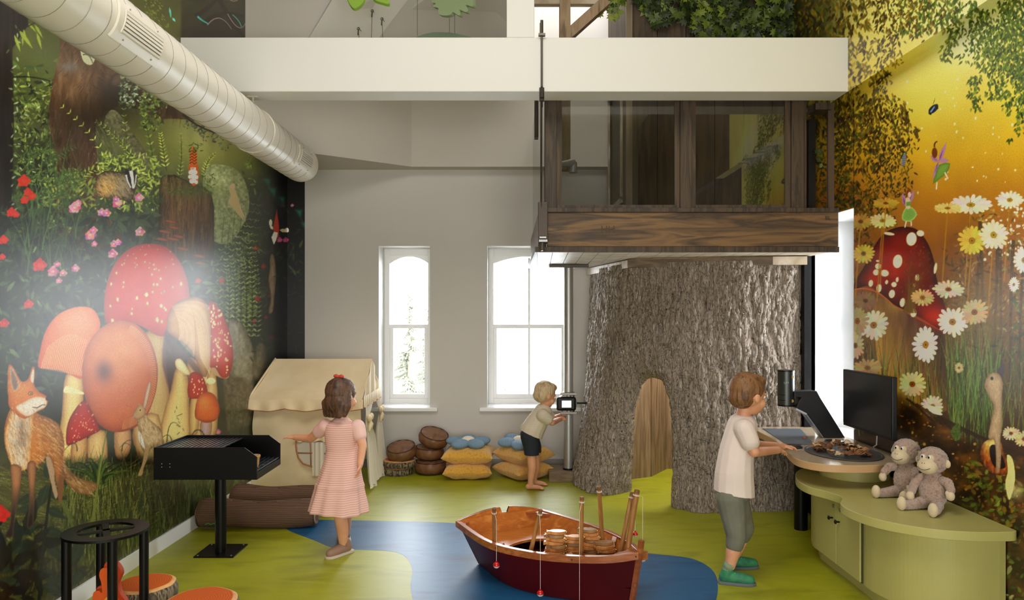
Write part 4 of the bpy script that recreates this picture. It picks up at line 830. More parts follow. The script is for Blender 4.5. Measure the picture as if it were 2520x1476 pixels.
MB().box((.195,5.07,1.985),(.262,5.118,2.27)).build('end_plate', mat('plate_brown', (72,60,50), .4, .3), tr, bevel=.004)
MB().tube([(.205,5.055,2.02),(.25,5.055,2.02)], .009, 8).tube([(.222,5.06,1.93),(.222,5.06,2.0)], .008, 8).box((.2,5.03,1.99),(.258,5.07,2.005)).build('bolt', M_steel, tr)

# ================================================================ treehouse loft
WD = dict(rough=.55, c2=((124,92,54),(60,44,28),(104,76,44)), bump=.25, lo=.25, hi=.75, detail=6, distort=1.0)
M_beamx = mat('loft_timber', (52,40,28), scale=(1.6,10,14), **WD)
M_postz = mat('loft_post', (66,50,36), rough=.6, c2=((78,62,46),(48,38,28),(66,50,38)), scale=(22,22,2), bump=.25, lo=.3, hi=.7, distort=1)
M_boardz = mat('hut_board', (84,64,44), rough=.65, c2=((86,68,50),(58,46,34),(76,60,44)), scale=(14,14,1.4), bump=.2, lo=.3, hi=.7, distort=1)
M_pale = mat('bleached_plank', (196,182,160), .5, c2=((168,150,124),(206,194,176),(150,130,104)), scale=(3,14,3), lo=.3, hi=.7, bump=.15)
loft = empty('treehouse_loft', (1.25, 5.12, 1.93), 'dark timber treehouse loft with glass railing above the bark tree trunk', 'treehouse')
FY = 5.12
MB().box((.262,FY,1.965),(2.30,FY+.09,2.205)).build('fascia_beam', M_beamx, loft, bevel=.003)
MB().box((.255,FY-.012,2.205),(2.30,FY+.10,2.235)).build('deck_edge', M_postz, loft, bevel=.002)
MB().box((.20,FY+.09,1.965),(.26,7.05,2.205)).build('side_beam', M_beamx, loft)
MB().box((.262,FY+.09,2.12),(2.3,7.0,2.2)).build('deck', M_boardz, loft)
gx0 = .19; k = 0
for i in range(20):                   # diagonal soffit planks, clipped to the loft outline
    a = .08+i*.112; w = .106; t = .04  # plank runs in +y, leaning right
    def ln(x0): return [(x0, FY+.0), (x0+t*(7.05-FY), 7.05)]
    (p0, p1), (q0, q1) = ln(a+.0), ln(a+w)
    poly = [p0, q0, q1, p1]
    def clipx(poly, X, keep):
        out = []
        for i_ in range(len(poly)):
            A, B = poly[i_-1], poly[i_]; ia, ib = keep(A[0]), keep(B[0])
            if ia != ib: s = (X-A[0])/(B[0]-A[0]); out.append((X, A[1]+s*(B[1]-A[1])))
            if ib: out.append(B)
        return out
    poly = clipx(poly, .19, lambda x: x >= .19)
    if len(poly) > 2: poly = clipx(poly, 2.30, lambda x: x <= 2.30)
    if len(poly) > 2 and max(p[0] for p in poly)-min(p[0] for p in poly) > .03: MB().prism(poly, 1.935, 1.9405).build('soffit_plank', M_pale, loft)
MB().box((.19,FY,1.942),(2.30,7.05,1.958)).build('soffit_backing', M_dark, loft)
MB().box((.175,FY-.01,1.925),(2.30,FY+.02,1.963)).box((.175,FY+.02,1.925),(.19,7.05,1.963)).build('soffit_trim', M_postz, loft)
M_lglass = glass_mat('railing_glass', (.82,.82,.80), .10)
def xp(px, d=FY): return (px-CX)/F*d
for (a, b) in ((1341,1370),(1676,1704),(1951,1981)): MB().box((xp(a),FY+.02,2.235),(xp(b),FY+.09,3.36)).build('railing_post', M_postz, loft, bevel=.002)
for (a, b) in ((1370,1384),(1664,1676),(1704,1716),(1938,1951),(1981,1991),(2045,2060)): MB().box((xp(a),FY+.045,2.235),(xp(b),FY+.07,3.36)).build('batten', M_boardz, loft)
for (a, b) in ((1372,1666),(1714,1940)): 
    MB().box((xp(a),FY+.05,2.25),(xp(b),FY+.058,3.34)).build('glass_panel', M_lglass, loft)
    MB().box((xp(a),FY+.035,2.235),(xp(b),FY+.075,2.262)).build('bottom_rail', M_postz, loft)
MB().box((.215,FY+.06,2.25),(.222,6.9,3.25)).build('glass_panel', M_lglass, loft)
for z0, z1, x0, x1 in ((3.0,3.11,xp(1320),xp(1335)),): pass
MB().box((.20,5.9,2.92),(.235,6.0,3.3)).build('side_post', M_postz, loft)
# hut behind the railing: corner (.95,5.9), side wall to the back, front wall to the right
hb = [(.955+i*.232) for i in range(7)]
for i in range(6): MB().box((hb[i]+.004,5.9,2.2),(hb[i+1]-.002,5.93,4.7)).build('wall_board', M_boardz, loft)
MB().box((.955,5.925,2.2),(2.34,5.95,4.7)).build('wall_backing', M_dark, loft)
MB().box((.935,5.885,2.2),(.985,5.90,4.7)).build('corner_trim', M_pale if False else mat('corner_board', (150,134,110), .5, c2=(120,102,80), scale=(20,20,2)), loft)
for (y0, y1, z0, z1) in ((5.93,6.12,2.2,4.7),(6.12,6.9,2.2,2.45),(6.9,7.04,2.2,4.7),(6.12,6.9,3.5,4.7)): MB().box((.94,y0,z0),(.965,y1,z1)).build('side_board', M_boardz, loft)
wf = MB()
for (y0,y1,z0,z1) in ((6.10,6.15,2.45,3.5),(6.87,6.92,2.45,3.5),(6.1,6.92,2.42,2.47),(6.1,6.92,3.48,3.53)): wf.box((.925,y0,z0),(.94,y1,z1))
wf.build('window_frame', M_pale, loft); MB().box((.955,6.12,2.45),(.96,6.9,3.5)).build('window_pane', M_dark, loft)
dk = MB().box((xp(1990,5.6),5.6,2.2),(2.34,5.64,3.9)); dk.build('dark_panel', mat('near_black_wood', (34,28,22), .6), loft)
MB().box((xp(2010),FY+.02,2.93),(2.262,FY+.16,2.975)).build('corner_bracket', M_postz, loft)
# timber frame seen above the beam
M_frame = mat('frame_timber', (142,118,90), .6, c2=((164,138,108),(112,90,66)), scale=(20,20,3), bump=.2)
MB().box((.17,5.6,3.94),(.80,5.72,4.25)).build('header_beam', M_frame, loft); MB().box((.17,5.62,3.875),(.70,5.68,3.935)).build('sub_rail', M_pale, loft)
MB().box((xp(1378,5.6),5.6,2.6),(xp(1404,5.6),5.7,3.96)).build('timber_post', M_frame, loft)
MB().bar(P(1385,100,5.65), P(1492,4,5.65), .075, .09, up=(0,1,0)).build('brace', M_frame, loft)
# maple garlands
ML = [mat('maple_leaf_light', (136,150,56), .5, c2=(104,124,44), scale=(9,9,9)), mat('maple_leaf', (86,104,36), .5, c2=(66,84,30), scale=(9,9,9)), mat('maple_leaf_deep', (48,60,24), .5, c2=(34,46,18), scale=(9,9,9))]
def maple(mb, c, s, R):
    o = [(0,-.5),(.08,-.22),(.42,-.34),(.34,-.12),(.6,.08),(.36,.12),(.42,.36),(.16,.26),(0,.62),(-.16,.26),(-.42,.36),(-.36,.12),(-.6,.08),(-.34,-.12),(-.42,-.34),(-.08,-.22)]
    vs = [Vector((0,.0,.04*1))]+[Vector((x,y,-.10*(x*x+y*y))) for x, y in o]; vs = [c+R@(v*s) for v in vs]
    n = len(o); mb.add(vs, [(0, i+1, (i+1) % n+1) for i in range(n)])
def foliage(name, n, posf, size, seed, lab, cat='plant', wts=(.4,.4,.2)):
    rr = random.Random(seed); mb = MB()
    for i in range(n):
        c = posf(rr); mb.mi = rr.choices((0,1,2), wts)[0]
        R = rot(PI/2+rr.uniform(-.7,.4), rr.uniform(-.3,.3), rr.uniform(-.9,.9)).to_3x3() @ rot(0,0,rr.uniform(2.0,4.2)).to_3x3()
        maple(mb, c, rr.uniform(*size), R)
    return mb.build(name, ML, None, fixn=False, label=lab, cat=cat, kind='stuff')
def g1(r):
    t = r.random(); z = 3.82+t*1.1; return Vector((P(1492+28*math.sin(t*5)+r.gauss(0,15),0,5.75).x, 5.72+r.uniform(-.04,.05), z-.02))
foliage('maple_garland', 170, g1, (.045,.085), 4, 'pale green maple garland hanging beside the timber brace', wts=(.75,.25,0))
def g2(r):
    while 1:
        px = r.uniform(1560,2098); py = r.uniform(-60,100)
        if px < 1760 and py > 10+ (px-1560)*.52+25*math.sin(px/21): continue
        q = P(px, py, 5.86); return Vector((min(q.x, 2.32), 5.86+r.uniform(-.05,.02), q.z))
foliage('maple_canopy', 900, g2, (.06,.12), 6, 'dense dark maple foliage covering the hut wall above the beam', wts=(.12,.38,.5))
foliage('maple_sprig', 9, lambda r: P(2030+r.uniform(-16,10), 385+r.uniform(-24,24), 5.5), (.03,.06), 8, 'small green sprig against the dark panel at the right end of the loft', wts=(.3,.7,0))
MB().tube([P(1378,405,5.3), P(1410,400,5.4)], [.02,.03], 14).tube([P(1410,400,5.4),P(1410,425,5.4)], .03, 14).build('spot_lamp', mat('lamp_grey', (150,150,150), .4, .4), loft)

# ================================================================ bark tree trunk with arched door
def cr(pts, u):
    n = len(pts)-1; x = u*n; i = min(int(x), n-1); t = x-i
    a, b, c, d = [Vector((*pts[min(max(j,0),n)],0)) for j in (i-1,i,i+1,i+2)]
    return .5*((2*b)+(c-a)*t+(2*a-5*b+4*c-d)*t*t+(3*b-a-3*c+d)*t*t*t)
base = [(.70,7.05),(.60,6.55),(.64,6.22),(.80,6.08),(1.02,6.08),(1.16,5.98),(1.24,5.72),(1.42,5.56),(1.75,5.57),(2.05,5.57),(2.215,5.6)]
topp = [(.83,7.05),(.85,6.75),(.90,6.4),(.94,6.15),(1.0,5.98),(1.12,5.88),(1.28,5.78),(1.46,5.70),(1.72,5.64),(2.0,5.61),(2.215,5.6)]
NU, NV, ZT = 620, 460, 1.90
S = np.linspace(0, 1, 400); Bp = np.array([cr(base, s)[:2] for s in S]); Tp = np.array([cr(topp, s)[:2] for s in S])
u = np.linspace(0, 1, NU)
Bx = np.interp(u, S, Bp[:,0]); By = np.interp(u, S, Bp[:,1]); Tx = np.interp(u, S, Tp[:,0]); Ty = np.interp(u, S, Tp[:,1])
z = np.linspace(0, ZT, NV)[:, None]; w = (1-z/ZT)**2.0; w = w*.75+.25*(1-z/ZT)
X = Bx*w+Tx*(1-w); Y = By*w+Ty*(1-w); Z = z*np.ones_like(X)
# arch in world x at the wall: opening between the legs
pxs = CX+X/Y*F
nxv = np.gradient(Y, axis=1); nyv = -np.gradient(X, axis=1); ln_ = np.hypot(nxv, nyv)+1e-9; nxv /= ln_; nyv /= ln_   # outward normal
U = u[None, :]*np.ones_like(Z); uc, hw, zs, zr = .484, .104, .64, .34
Us = uc+.012*(1-np.clip(Z/.9,0,1))
dz_ = np.maximum(0, Z-zs)/zr; e = np.sqrt(((U-Us)/hw)**2+dz_**2)     # <1 inside the opening
roll = np.clip(1-(e-1)/np.where(U<uc,1.0,.7), 0, 1); roll = 1-np.sqrt(np.clip(1-roll**2, 0, 1))
n1 = fnoise(NV, NU, 5, 34, 51, 3); n2 = fnoise(NV, NU, 11, 60, 52, 4); n3 = fnoise(NV, NU, 60, 200, 53, 3); n4 = fnoise(NV, NU, 4, 22, 54, 3)
warp = ((fnoise(NV, NU, 40, 70, 55, 3)-.5)*26).astype(int); J = np.clip(np.arange(NU)[None, :]+warp, 0, NU-1); n1 = np.take_along_axis(n1, J, 1); n2 = np.take_along_axis(n2, J, 1); n4 = np.take_along_axis(n4, J, 1)
rid = 1-np.abs(2*n1-1)*2.2; rid2 = 1-np.abs(2*n2-1)*2.0
disp = .022*np.clip(rid,-1,1)+.018*rid2+.07*(n3-.5)+.010*n4
edge_f = np.minimum(1, np.minimum(U/.02, (1-U)/.02)); disp = disp*edge_f
X = X+nxv*disp-nxv*roll*.16; Y = Y+nyv*disp-nyv*roll*.16
Gt = np.stack([X, Y, Z], 2); keep = e > 1.0
i = np.arange((NV-1)*(NU-1)); i = (i//(NU-1))*NU+i % (NU-1); q = np.stack([i, i+1, i+NU+1, i+NU], 1); q = q[keep.ravel()[q].all(1)].astype(np.int32)
me = bpy.data.meshes.new('bark'); org = np.array((1.4,5.6,0)); me.vertices.add(NU*NV); me.vertices.foreach_set('co', (Gt.reshape(-1,3)-org).astype(np.float32).ravel())
me.loops.add(q.size); me.polygons.add(len(q)); me.loops.foreach_set('vertex_index', q.ravel()); me.polygons.foreach_set('loop_start', np.arange(0, q.size, 4, dtype=np.int32)); me.update(calc_edges=True)
me.polygons.foreach_set('use_smooth', np.ones(len(q), bool))
M_bark = mat('bark', (112,100,90), .72, c2=((176,162,148),(116,104,92),(206,196,184)), scale=(60,60,10), bump=.9, bscale=(110,110,20), lo=.32, hi=.7, detail=8, distort=.8, spec=.25, bdist=.012)
me.materials.append(M_bark)
trunk = empty('tree_trunk', tuple(org), 'huge sculpted grey brown bark tree trunk with an arched doorway', 'tree trunk')
ob = bpy.data.objects.new('bark', me); COL.objects.link(ob); ob.parent = trunk; md = ob.modifiers.new('thick', 'SOLIDIFY'); md.thickness = .03; md.offset = 0
M_ring = mat('ring_wood', (96,80,62), .6, c2=((126,106,84),(84,68,50)), scale=(2,10,14), bump=.1)
for (a, b) in (((.79,7.08),(.975,5.90)),((.975,5.90),(2.02,5.585)),((2.02,5.585),(2.235,5.55))):
    MB().bar((a[0]-.03,a[1]-.035,1.895), (b[0]-.0,b[1]-.035,1.895), .05, .062).build('crown_board', M_ring if a[0] == .975 else M_pale, trunk)
MB().box((2.222,5.52,0),(2.275,5.75,1.93)).build('edge_panel', M_black, trunk)
M_ply = mat('stained_plywood', (150,122,92), .55, c2=((122,98,72),(160,134,104),(110,86,62)), scale=(16,16,1.6), lo=.3, hi=.72, detail=6)
MB().slab([(1.28,6.72,0),(1.495,7.06,0),(1.495,7.06,1.9),(1.28,6.72,1.9)], (.02,-.012,0)).build('inner_wall_panel', M_ply, trunk)
MB().slab([(1.495,7.06,0),(2.3,7.06,0),(2.3,7.06,1.9),(1.495,7.06,1.9)], (0,-.02,0)).build('inner_wall_panel', M_ply, trunk)
MB().slab([(.95,6.55,0),(1.28,6.72,0),(1.28,6.72,1.9),(.95,6.55,1.9)], (.008,-.02,0)).build('inner_wall_panel', M_ply, trunk)
area('tree_fill_light', (1.62,6.35,1.80), .3, 16, (1.5,6.6,0), (1,.92,.8))  # fill added to brighten the plywood seen through the arch
# steel pole with the viewing device
pole = empty('viewer_pole', (.528,6.6,0), 'brushed steel pole with a viewing screen and crank standing on a wood block', 'pole')
MB().box((.346,6.48,0),(.665,6.8,.09)).build('base_block', mat('block_wood', (140,118,92), .6, c2=((116,96,74),(150,130,104)), scale=(3,20,20), bump=.1), pole, bevel=.003)
MB().tube([(.528,6.6,.09),(.528,6.6,1.925)], .042, 32).build('shaft', mat('satin_steel', (176,176,174), .38, .65), pole, smooth=50)
MB().tube([(.528,6.6,.088),(.528,6.6,.105)], .05, 32).build('collar', M_black, pole, smooth=50)
MB().box((.35,6.5,1.905),(.70,6.7,1.93)).build('top_plate', mat('plate_dark', (84,74,60), .5), pole)
hz = .69; hc = Vector((.515,6.6,hz)); M_cast = mat('cast_metal', (128,124,118), .38, .8)
MB().tube([(.515,6.55,hz),(.515,6.66,hz)], .085, 32).tube([(.528,6.6,hz-.1),(.528,6.6,hz+.1)], .055, 24).build('housing', M_cast, pole, bevel=.004, smooth=40)
for s in (-1,1): MB().box((.45,6.545,hz+s*.085-.012),(.60,6.56,hz+s*.085+.012)).build('clamp_band', M_cast, pole, bevel=.003)
MB().box((.415,6.51,hz-.062),(.59,6.55,hz+.062)).build('screen_body', M_black, pole, bevel=.02, seg=4)
MB().box((.462,6.505,hz-.03),(.545,6.511,hz+.03)).build('screen', mat('lit_screen', (214,218,236), .3, emit=.9), pole)
MB().tube([(.60,6.58,hz),(.66,6.58,hz)], .008, 10).tube([(.655,6.58,hz),(.73,6.58,hz+.002)], [.010,.014], 12).build('crank_handle', M_black, pole, smooth=40)
# ================================================================ canvas play tent
M_canvas = mat('cream_canvas', (246,226,188), .85, c2=(236,214,172), scale=(5,5,5), bump=.35, bscale=(3,3,1.5), sheen=.2, bdist=.02)
M_sheer = mat('sheer_cotton', (240,232,214), .8, alpha=.82, bump=.3, bscale=(30,30,2), bdist=.01); M_pipe = mat('brown_piping', (180,124,84), .7)
tx0, tx1, ty0, ty1 = -2.185, -1.235, 6.15, 6.9
tent = empty('play_tent', ((tx0+tx1)/2, ty0, 0), 'cream canvas house shaped play tent against the mural wall', 'tent')
def wave(x, z, a, f): return a*math.sin(x*f+2*math.sin(z*3+x))*(1-.25*z)
rr = random.Random(4); 
ridge_z, eave_z, ry = 1.09, .775, 6.55
def front(u, v):
    x = tx0+.02+(tx1-tx0-.04)*u; z = .02+(eave_z)*v*.98; s = 1-v
    return (x, ty0+.03-.035*s+.020*math.sin(u*7+v*5)*s+.016*math.sin(u*17-v*9)*s+.022*math.sin((u-v*1.3)*9), z)
m = MB(); m.grid(front, 60, 40); m.build('front_wall', M_canvas, tent, smooth='all')
m = MB()
def roof(side):
    def f(u, v):
        x = tx0+.055*v*1.6*(1)+(tx1-tx0-.055*v*1.6)*u; 
        yb = ty0-.04 if side < 0 else ty1+.03; y = yb+(ry-yb)*v; z = eave_z+(ridge_z-eave_z)*v-.018*math.sin(PI*v)*(.6+.4*math.sin(u*9))
        return (x, y, z)
    return f
m.grid(roof(-1), 50, 24); m.grid(roof(1), 50, 24); m.build('roof', M_canvas, tent, smooth='all')
m = MB()                      # scalloped valance hanging from the front eave
def val(u, v):
    x = tx0-.01+(tx1-tx0+.02)*u; dep = .075+.022*abs(math.sin(u*PI*3)); return (x, ty0-.045-.012*math.sin(u*40)*v-.012*v, eave_z+.003-dep*v)
m.grid(val, 120, 6); m.build('valance', M_canvas, tent, smooth='all')
MB().tube([Vector(val(i/60, 1))+Vector((0,-.002,0)) for i in range(61)], .004, 5).build('piping', M_pipe, tent)
MB().tube([(tx0-.005+.09*t, ty0-.045+(ry-ty0+.045)*t, eave_z+(ridge_z-eave_z)*t+.003) for t in (0,.25,.5,.75,1)], .009, 6).build('roof_seam', M_canvas, tent, smooth='all')
m = MB()                      # side wall toward the room: gable and two sheer curtains
def gab(u, v): 
    y = ty0-.03+(ty1-ty0+.05)*u; top = eave_z+(ridge_z-eave_z)*(1-abs(y-ry)/(ry-ty0+.03)); z = .70+(top-.70)*v; return (tx1+.008*math.sin(u*22), y, z)
m.grid(gab, 60, 12); m.build('gable', M_canvas, tent, smooth='all')
m = MB()
def sv(u, v): y = ty0-.03+(ty1-ty0+.05)*u; return (tx1+.012+.006*math.sin(u*60)*v, y, .80-(.09+.012*abs(math.sin(u*PI*4)))*v-.0)
m.grid(sv, 90, 5); m.build('side_valance', M_canvas, tent, smooth='all'); MB().tube([Vector(sv(i/60, 1))+Vector((.002,0,0)) for i in range(61)], .0035, 5).build('piping', M_pipe, tent)
for (ya, yb, pinch) in ((ty0, ry-.02, .3), (ry+.02, ty1, -.3)):
    m = MB()
    def cu(u, v, ya=ya, yb=yb):
        k = 1-.62*math.exp(-((v-.82)/.16)**2) ; c = ya if pinch > 0 else yb; y = c+((ya+(yb-ya)*u)-c)*k; z = .70*v+.004+.03*math.sin(u*9)*(1-v)**3+.015*(1-v)
        return (tx1+.02+.022*math.sin(u*26+v*2)*(1.1-v)+.04*(1-v)**2, y, z)
    m.grid(cu, 80, 36); m.build('curtain', M_sheer, tent, smooth='all')
m = MB()
def bowp(c):
    for s in (-1,1):
        m.ell(c+Vector((.01,s*.045,.012)), (.02,.045,.03), rot(s*.3)); m.tube([c, c+Vector((.015,s*.03,-.05)), c+Vector((.01,s*.05,-.10))], [.012,.016,.01], 8)
    m.ell(c, .017)
bowp(Vector((tx1+.035, ty0+.08, .60))); m.build('bow', M_canvas, tent, smooth='all')
m = MB(); bowp(Vector((tx1+.035, ty1-.12, .60))); m.build('bow', M_canvas, tent, smooth='all')
wn_ = MB()                    # window with brown tape on the front and its curtain
cx_, cz_ = -1.66, .35
def wpt(x, z): return (x, ty0-.03, z-.17)
sh = [wpt(cx_-.13,.60), wpt(cx_-.125,.52), wpt(cx_-.11,.46), wpt(cx_-.07,.41), wpt(cx_,.385), wpt(cx_+.07,.40), wpt(cx_+.12,.45), wpt(cx_+.13,.60)]
wn_.tube(sh+[sh[0]], .008, 6); wn_.tube([wpt(cx_-.125,.50),wpt(cx_+.13,.495)], .006, 6); wn_.tube([wpt(cx_-.01,.60),wpt(cx_-.005,.385)], .006, 6)
w_ = wn_.build('window_tape', M_pipe, tent, smooth='all')
MB().slab(sh, (0,.006,0)).build('window_net', mat('pale_net', (214,206,190), .8), w_)
m = MB(); m.grid(lambda u, v: (cx_+.01+.10*u, ty0-.045+.006*math.sin(u*16), .14+.28*v), 26, 8); m.build('window_curtain', M_sheer, tent, smooth='all')
m = MB(); m.grid(lambda u, v: (cx_-.15+.33*u, ty0-.044+.006*math.sin(u*30)*(1-v), .47-(.035+.012*math.sin(u*PI*3)**2)*(1-v)), 60, 5); m.build('window_valance', M_canvas, tent, smooth='all')

# ================================================================ log bolsters
M_log = mat('log_print', (104,76,54), .75, c2=((120,88,66),(48,32,22),(94,68,50)), kind='wave', dir='Z', scale=(2,14,24), distort=5, detail=3, lo=.25, hi=.75, bump=.4, bdist=.005)
M_logend = ring_mat('log_end_print', ((168,140,110),(96,72,52)), 22, .75)
def log_bolster(c, L, r, rz, lab, seed, flip=1):
    t = empty('log_cushion', (c[0],c[1],0), lab, 'cushion', 'printed log bolsters'); rr = random.Random(seed)
    prof = []; n = 26; M = rot(0,0,rz)
    pts = []; rad = []
    for i in range(n+1):
        s = i/n; x = (s-.5)*L; k = min(1, (min(s,1-s)*L/.045))
        pts.append(Vector((c[0],c[1],r))+M@Vector((x,0,.01*math.sin(s*6+seed)))); rad.append(r*(.86+.14*math.sqrt(1-(1-k)**2))*(1+.04*math.sin(s*9+seed)))
    m = MB(); m.tube(pts, rad, 36); b = m.build('bolster', M_log, t, smooth=50)
    for sg in (-1,1):
        e = MB(); ce = Vector((c[0],c[1],r))+M@Vector((sg*L/2,0,0)); R = (M@rot(0,PI/2)).to_3x3()
        e.lathe([(r*.86,-.002*sg),(r*.8,.010*sg),(r*.5,.022*sg),(r*.1,.027*sg)], ce, 32, R); e.build('end_disc', M_logend, t, smooth='all')
        MB().tube([ce+R@Vector((r*.875*math.cos(a),r*.875*math.sin(a),0)) for a in [i*PI/16 for i in range(33)]], .004, 5).build('seam', M_dark, t)
    return t
lg = log_bolster((-1.765,5.13), .80, .096, .04, 'brown log print bolster in front, lying on the floor behind the grill', 1)
cg = MB(); 
for i in range(4): cg.tube([P(505+i*7,1290-3*(i%2),5.03), P(512+i*7,1287+3*(i%2),5.03)], .004, 5)
cg.build('green_tag_print', mat('tag_green', (90,150,70), .7), lg)
log_bolster((-1.73,5.52), .72, .10, -.10, 'brown log print bolster behind the front one, below the tent', 2)
# ================================================================ cushions along the back wall
M_leath = mat('brown_leather', (112,74,46), .42, c2=((128,88,56),(100,64,40)), scale=(8,8,8), bump=.25, bscale=(14,14,5)); M_cord = mat('dark_cord', (64,40,26), .6)
def round_cushion(c, r, h, R, lab, group='round brown leather floor cushions'):
    t = empty('round_cushion', c, lab, 'cushion', group); R = R.to_3x3(); rr = random.Random(int(c[0]*999))
    prof = [(r*.02,h*.50),(r*.3,h*.49),(r*.6,h*.47),(r*.85,h*.40),(r*.96,h*.30),(r*1.02,h*.12),(r*1.03,-h*.1),(r*.97,-h*.3),(r*.85,-h*.42),(r*.5,-h*.49),(r*.02,-h*.5)]
    def f(u, v):
        i = v*(len(prof)-1); k = min(int(i), len(prof)-2); s = i-k; rad = prof[k][0]*(1-s)+prof[k+1][0]*s; z = prof[k][1]*(1-s)+prof[k+1][1]*s
        a = 2*PI*u; z += .006*math.sin(a*9+rad*60)*(rad/r)*(1 if z > 0 else .4); return Vector(c)+R@Vector((rad*math.cos(a), rad*math.sin(a), z))
    MB().grid(f, 48, 30, closeu=True).build('cover', M_leath, t, smooth='all')
    for sg in (1,-1): MB().tube([Vector(c)+R@Vector((r*.93*math.cos(a),r*.93*math.sin(a),sg*h*.36)) for a in [i*PI/20 for i in range(41)]], .0045, 6).build('piping', M_cord, t, smooth='all')
    return t
def slice_mat(): return ring_mat('sawn_wood_print', ((222,112,44),(206,84,24)), 26, .55)
M_sawn = slice_mat(); M_rim = mat('sapwood_rim', (232,178,112), .6, c2=(214,150,84), scale=(20,20,20)); M_brk = mat('bark_print', (96,84,66), .75, c2=((54,44,32),(150,134,104),(40,32,24)), scale=(46,46,8), lo=.35, hi=.65, detail=5, bump=.4, bdist=.004)
def wood_slice(c, r, h, lab, group, R=None):
    t = empty('wood_slice_cushion', c, lab, 'cushion', group); n = 72; rr = random.Random(int(c[1]*1000)); ph = [rr.uniform(0,6) for _ in range(4)]
    def rad(a): return r*(1+.02*math.sin(3*a+ph[0])+.012*math.sin(7*a+ph[1]))
    R3 = (R or Matrix()).to_3x3(); cc = Vector(c)
    def side(u, v):
        a = 2*PI*u; s = math.sin(PI*v); return cc+R3@Vector(((rad(a)+.012*s)*math.cos(a),(rad(a)+.012*s)*math.sin(a), h*v))
    MB().grid(side, n, 8, closeu=True).build('bark_side', M_brk, t, smooth='all')
    MB().grid(lambda u, v: cc+R3@Vector((rad(2*PI*u)*(.86+.14*v)*math.cos(2*PI*u), rad(2*PI*u)*(.86+.14*v)*math.sin(2*PI*u), h+.010-.010*v*v)), n, 5, closeu=True).build('sapwood_ring', M_rim, t, smooth='all')
    MB().grid(lambda u, v: cc+R3@Vector((max(.001,rad(2*PI*u)*.87*v)*math.cos(2*PI*u), max(.001,rad(2*PI*u)*.87*v)*math.sin(2*PI*u), h+.010)), n, 6, closeu=True).build('sawn_face', M_sawn, t, smooth='all')
    return t
gS = 'wood slice cushions stacked beside the tent'
wood_slice((-1.05,6.84,0), .135, .062, 'lower of two bark edged slice cushions stacked beside the tent', gS)
wood_slice((-1.03,6.83,.075), .15, .055, 'upper of two bark edged slice cushions, under a round brown cushion', gS)
round_cushion((-1.01,6.81,.218), .138, .125, rot(.30,-.10), 'round brown leather cushion tilted on the slice cushions beside the tent')
round_cushion((-.745,6.86,.067), .145, .13, rot(.02), 'bottom one of the stack of three round brown cushions')
round_cushion((-.76,6.88,.197), .135, .125, rot(.06,.05), 'middle one of the stack of three round brown cushions')
round_cushion((-.715,6.86,.335), .14, .115, rot(.30,.26), 'top one of the stack of three round brown cushions, tilted')
M_yel = mat('mustard_plush', (236,176,58), .95, c2=((244,186,70),(222,156,44)), scale=(50,50,50), detail=6, bump=1.0, bscale=(120,120,120), sheen=.6, bdist=.012)
def pillow(c, w, d, h, rz, lab, tilt=0):
    R = (rot(0,0,rz)@rot(tilt)).to_3x3(); cc = Vector(c)
    def surf(sg):
        def f(u, v):
            x, y = 2*u-1, 2*v-1; e = (1-x**4)*(1-y**4); px_ = x*(1-.10*(1-abs(y))**1*abs(x)**3*0-.09*(1-y*y)*x*x*0)
            cx2 = x*(1-.10*(1-y*y)*abs(x)); cy2 = y*(1-.10*(1-x*x)*abs(y))
            return cc+R@Vector((cx2*w/2, cy2*d/2, sg*h/2*max(0,e)**.55+.004*math.sin(9*x+5*y)))
        return f
    m = MB().grid(surf(1), 40, 40).grid(surf(-1), 40, 40)
    return m.build('square_pillow', M_yel, None, smooth='all', loc=tuple(c), label=lab, cat='pillow', group='mustard plush floor pillows')
pillow((-.385,6.72,.072), .45, .44, .15, .03, 'lower mustard pillow of the left pair on the floor by the wall')
pillow((-.375,6.74,.205), .47, .44, .16, -.05, 'upper mustard pillow of the left pair, with a blue flower cushion on it')
pillow((.125,6.70,.075), .43, .43, .15, .62, 'lower mustard pillow of the right pair beside the pole block')
pillow((.125,6.72,.21), .42, .42, .16, .70, 'upper mustard pillow of the right pair behind the boy at the pole')
M_cordu = mat('blue_corduroy', (132,162,188), .9, c2=((150,178,202),(110,140,168)), kind='wave', scale=(40,2,2), lo=.2, hi=.8, bump=.5, bdist=.004, distort=.2); M_cream = mat('cream_cotton', (236,226,204), .85)
def flower_cushion(c, r, rz, tilt, lab):
    t = empty('flower_cushion', c, lab, 'cushion', 'blue flower cushions'); R = (rot(tilt)@rot(0,0,rz)).to_3x3(); cc = Vector(c)
    for k in range(5):
        a = k*2*PI/5; MB().ell(cc+R@Vector((r*.56*math.cos(a), r*.56*math.sin(a), 0)), (r*.46,r*.36,.042), (rot(tilt)@rot(0,0,rz+a)).to_3x3(), 24, 14).build('petal', M_cordu, t, smooth='all')
    MB().ell(cc+R@Vector((0,0,.014)), (r*.3,r*.3,.038), None, 24, 12).build('centre', M_cream, t, smooth='all'); return t
flower_cushion((-.385,6.74,.315), .21, .35, .05, 'blue corduroy flower cushion on the left pair of mustard pillows')
flower_cushion((.085,6.70,.325), .20, .9, .12, 'blue corduroy flower cushion on the right pair of mustard pillows')

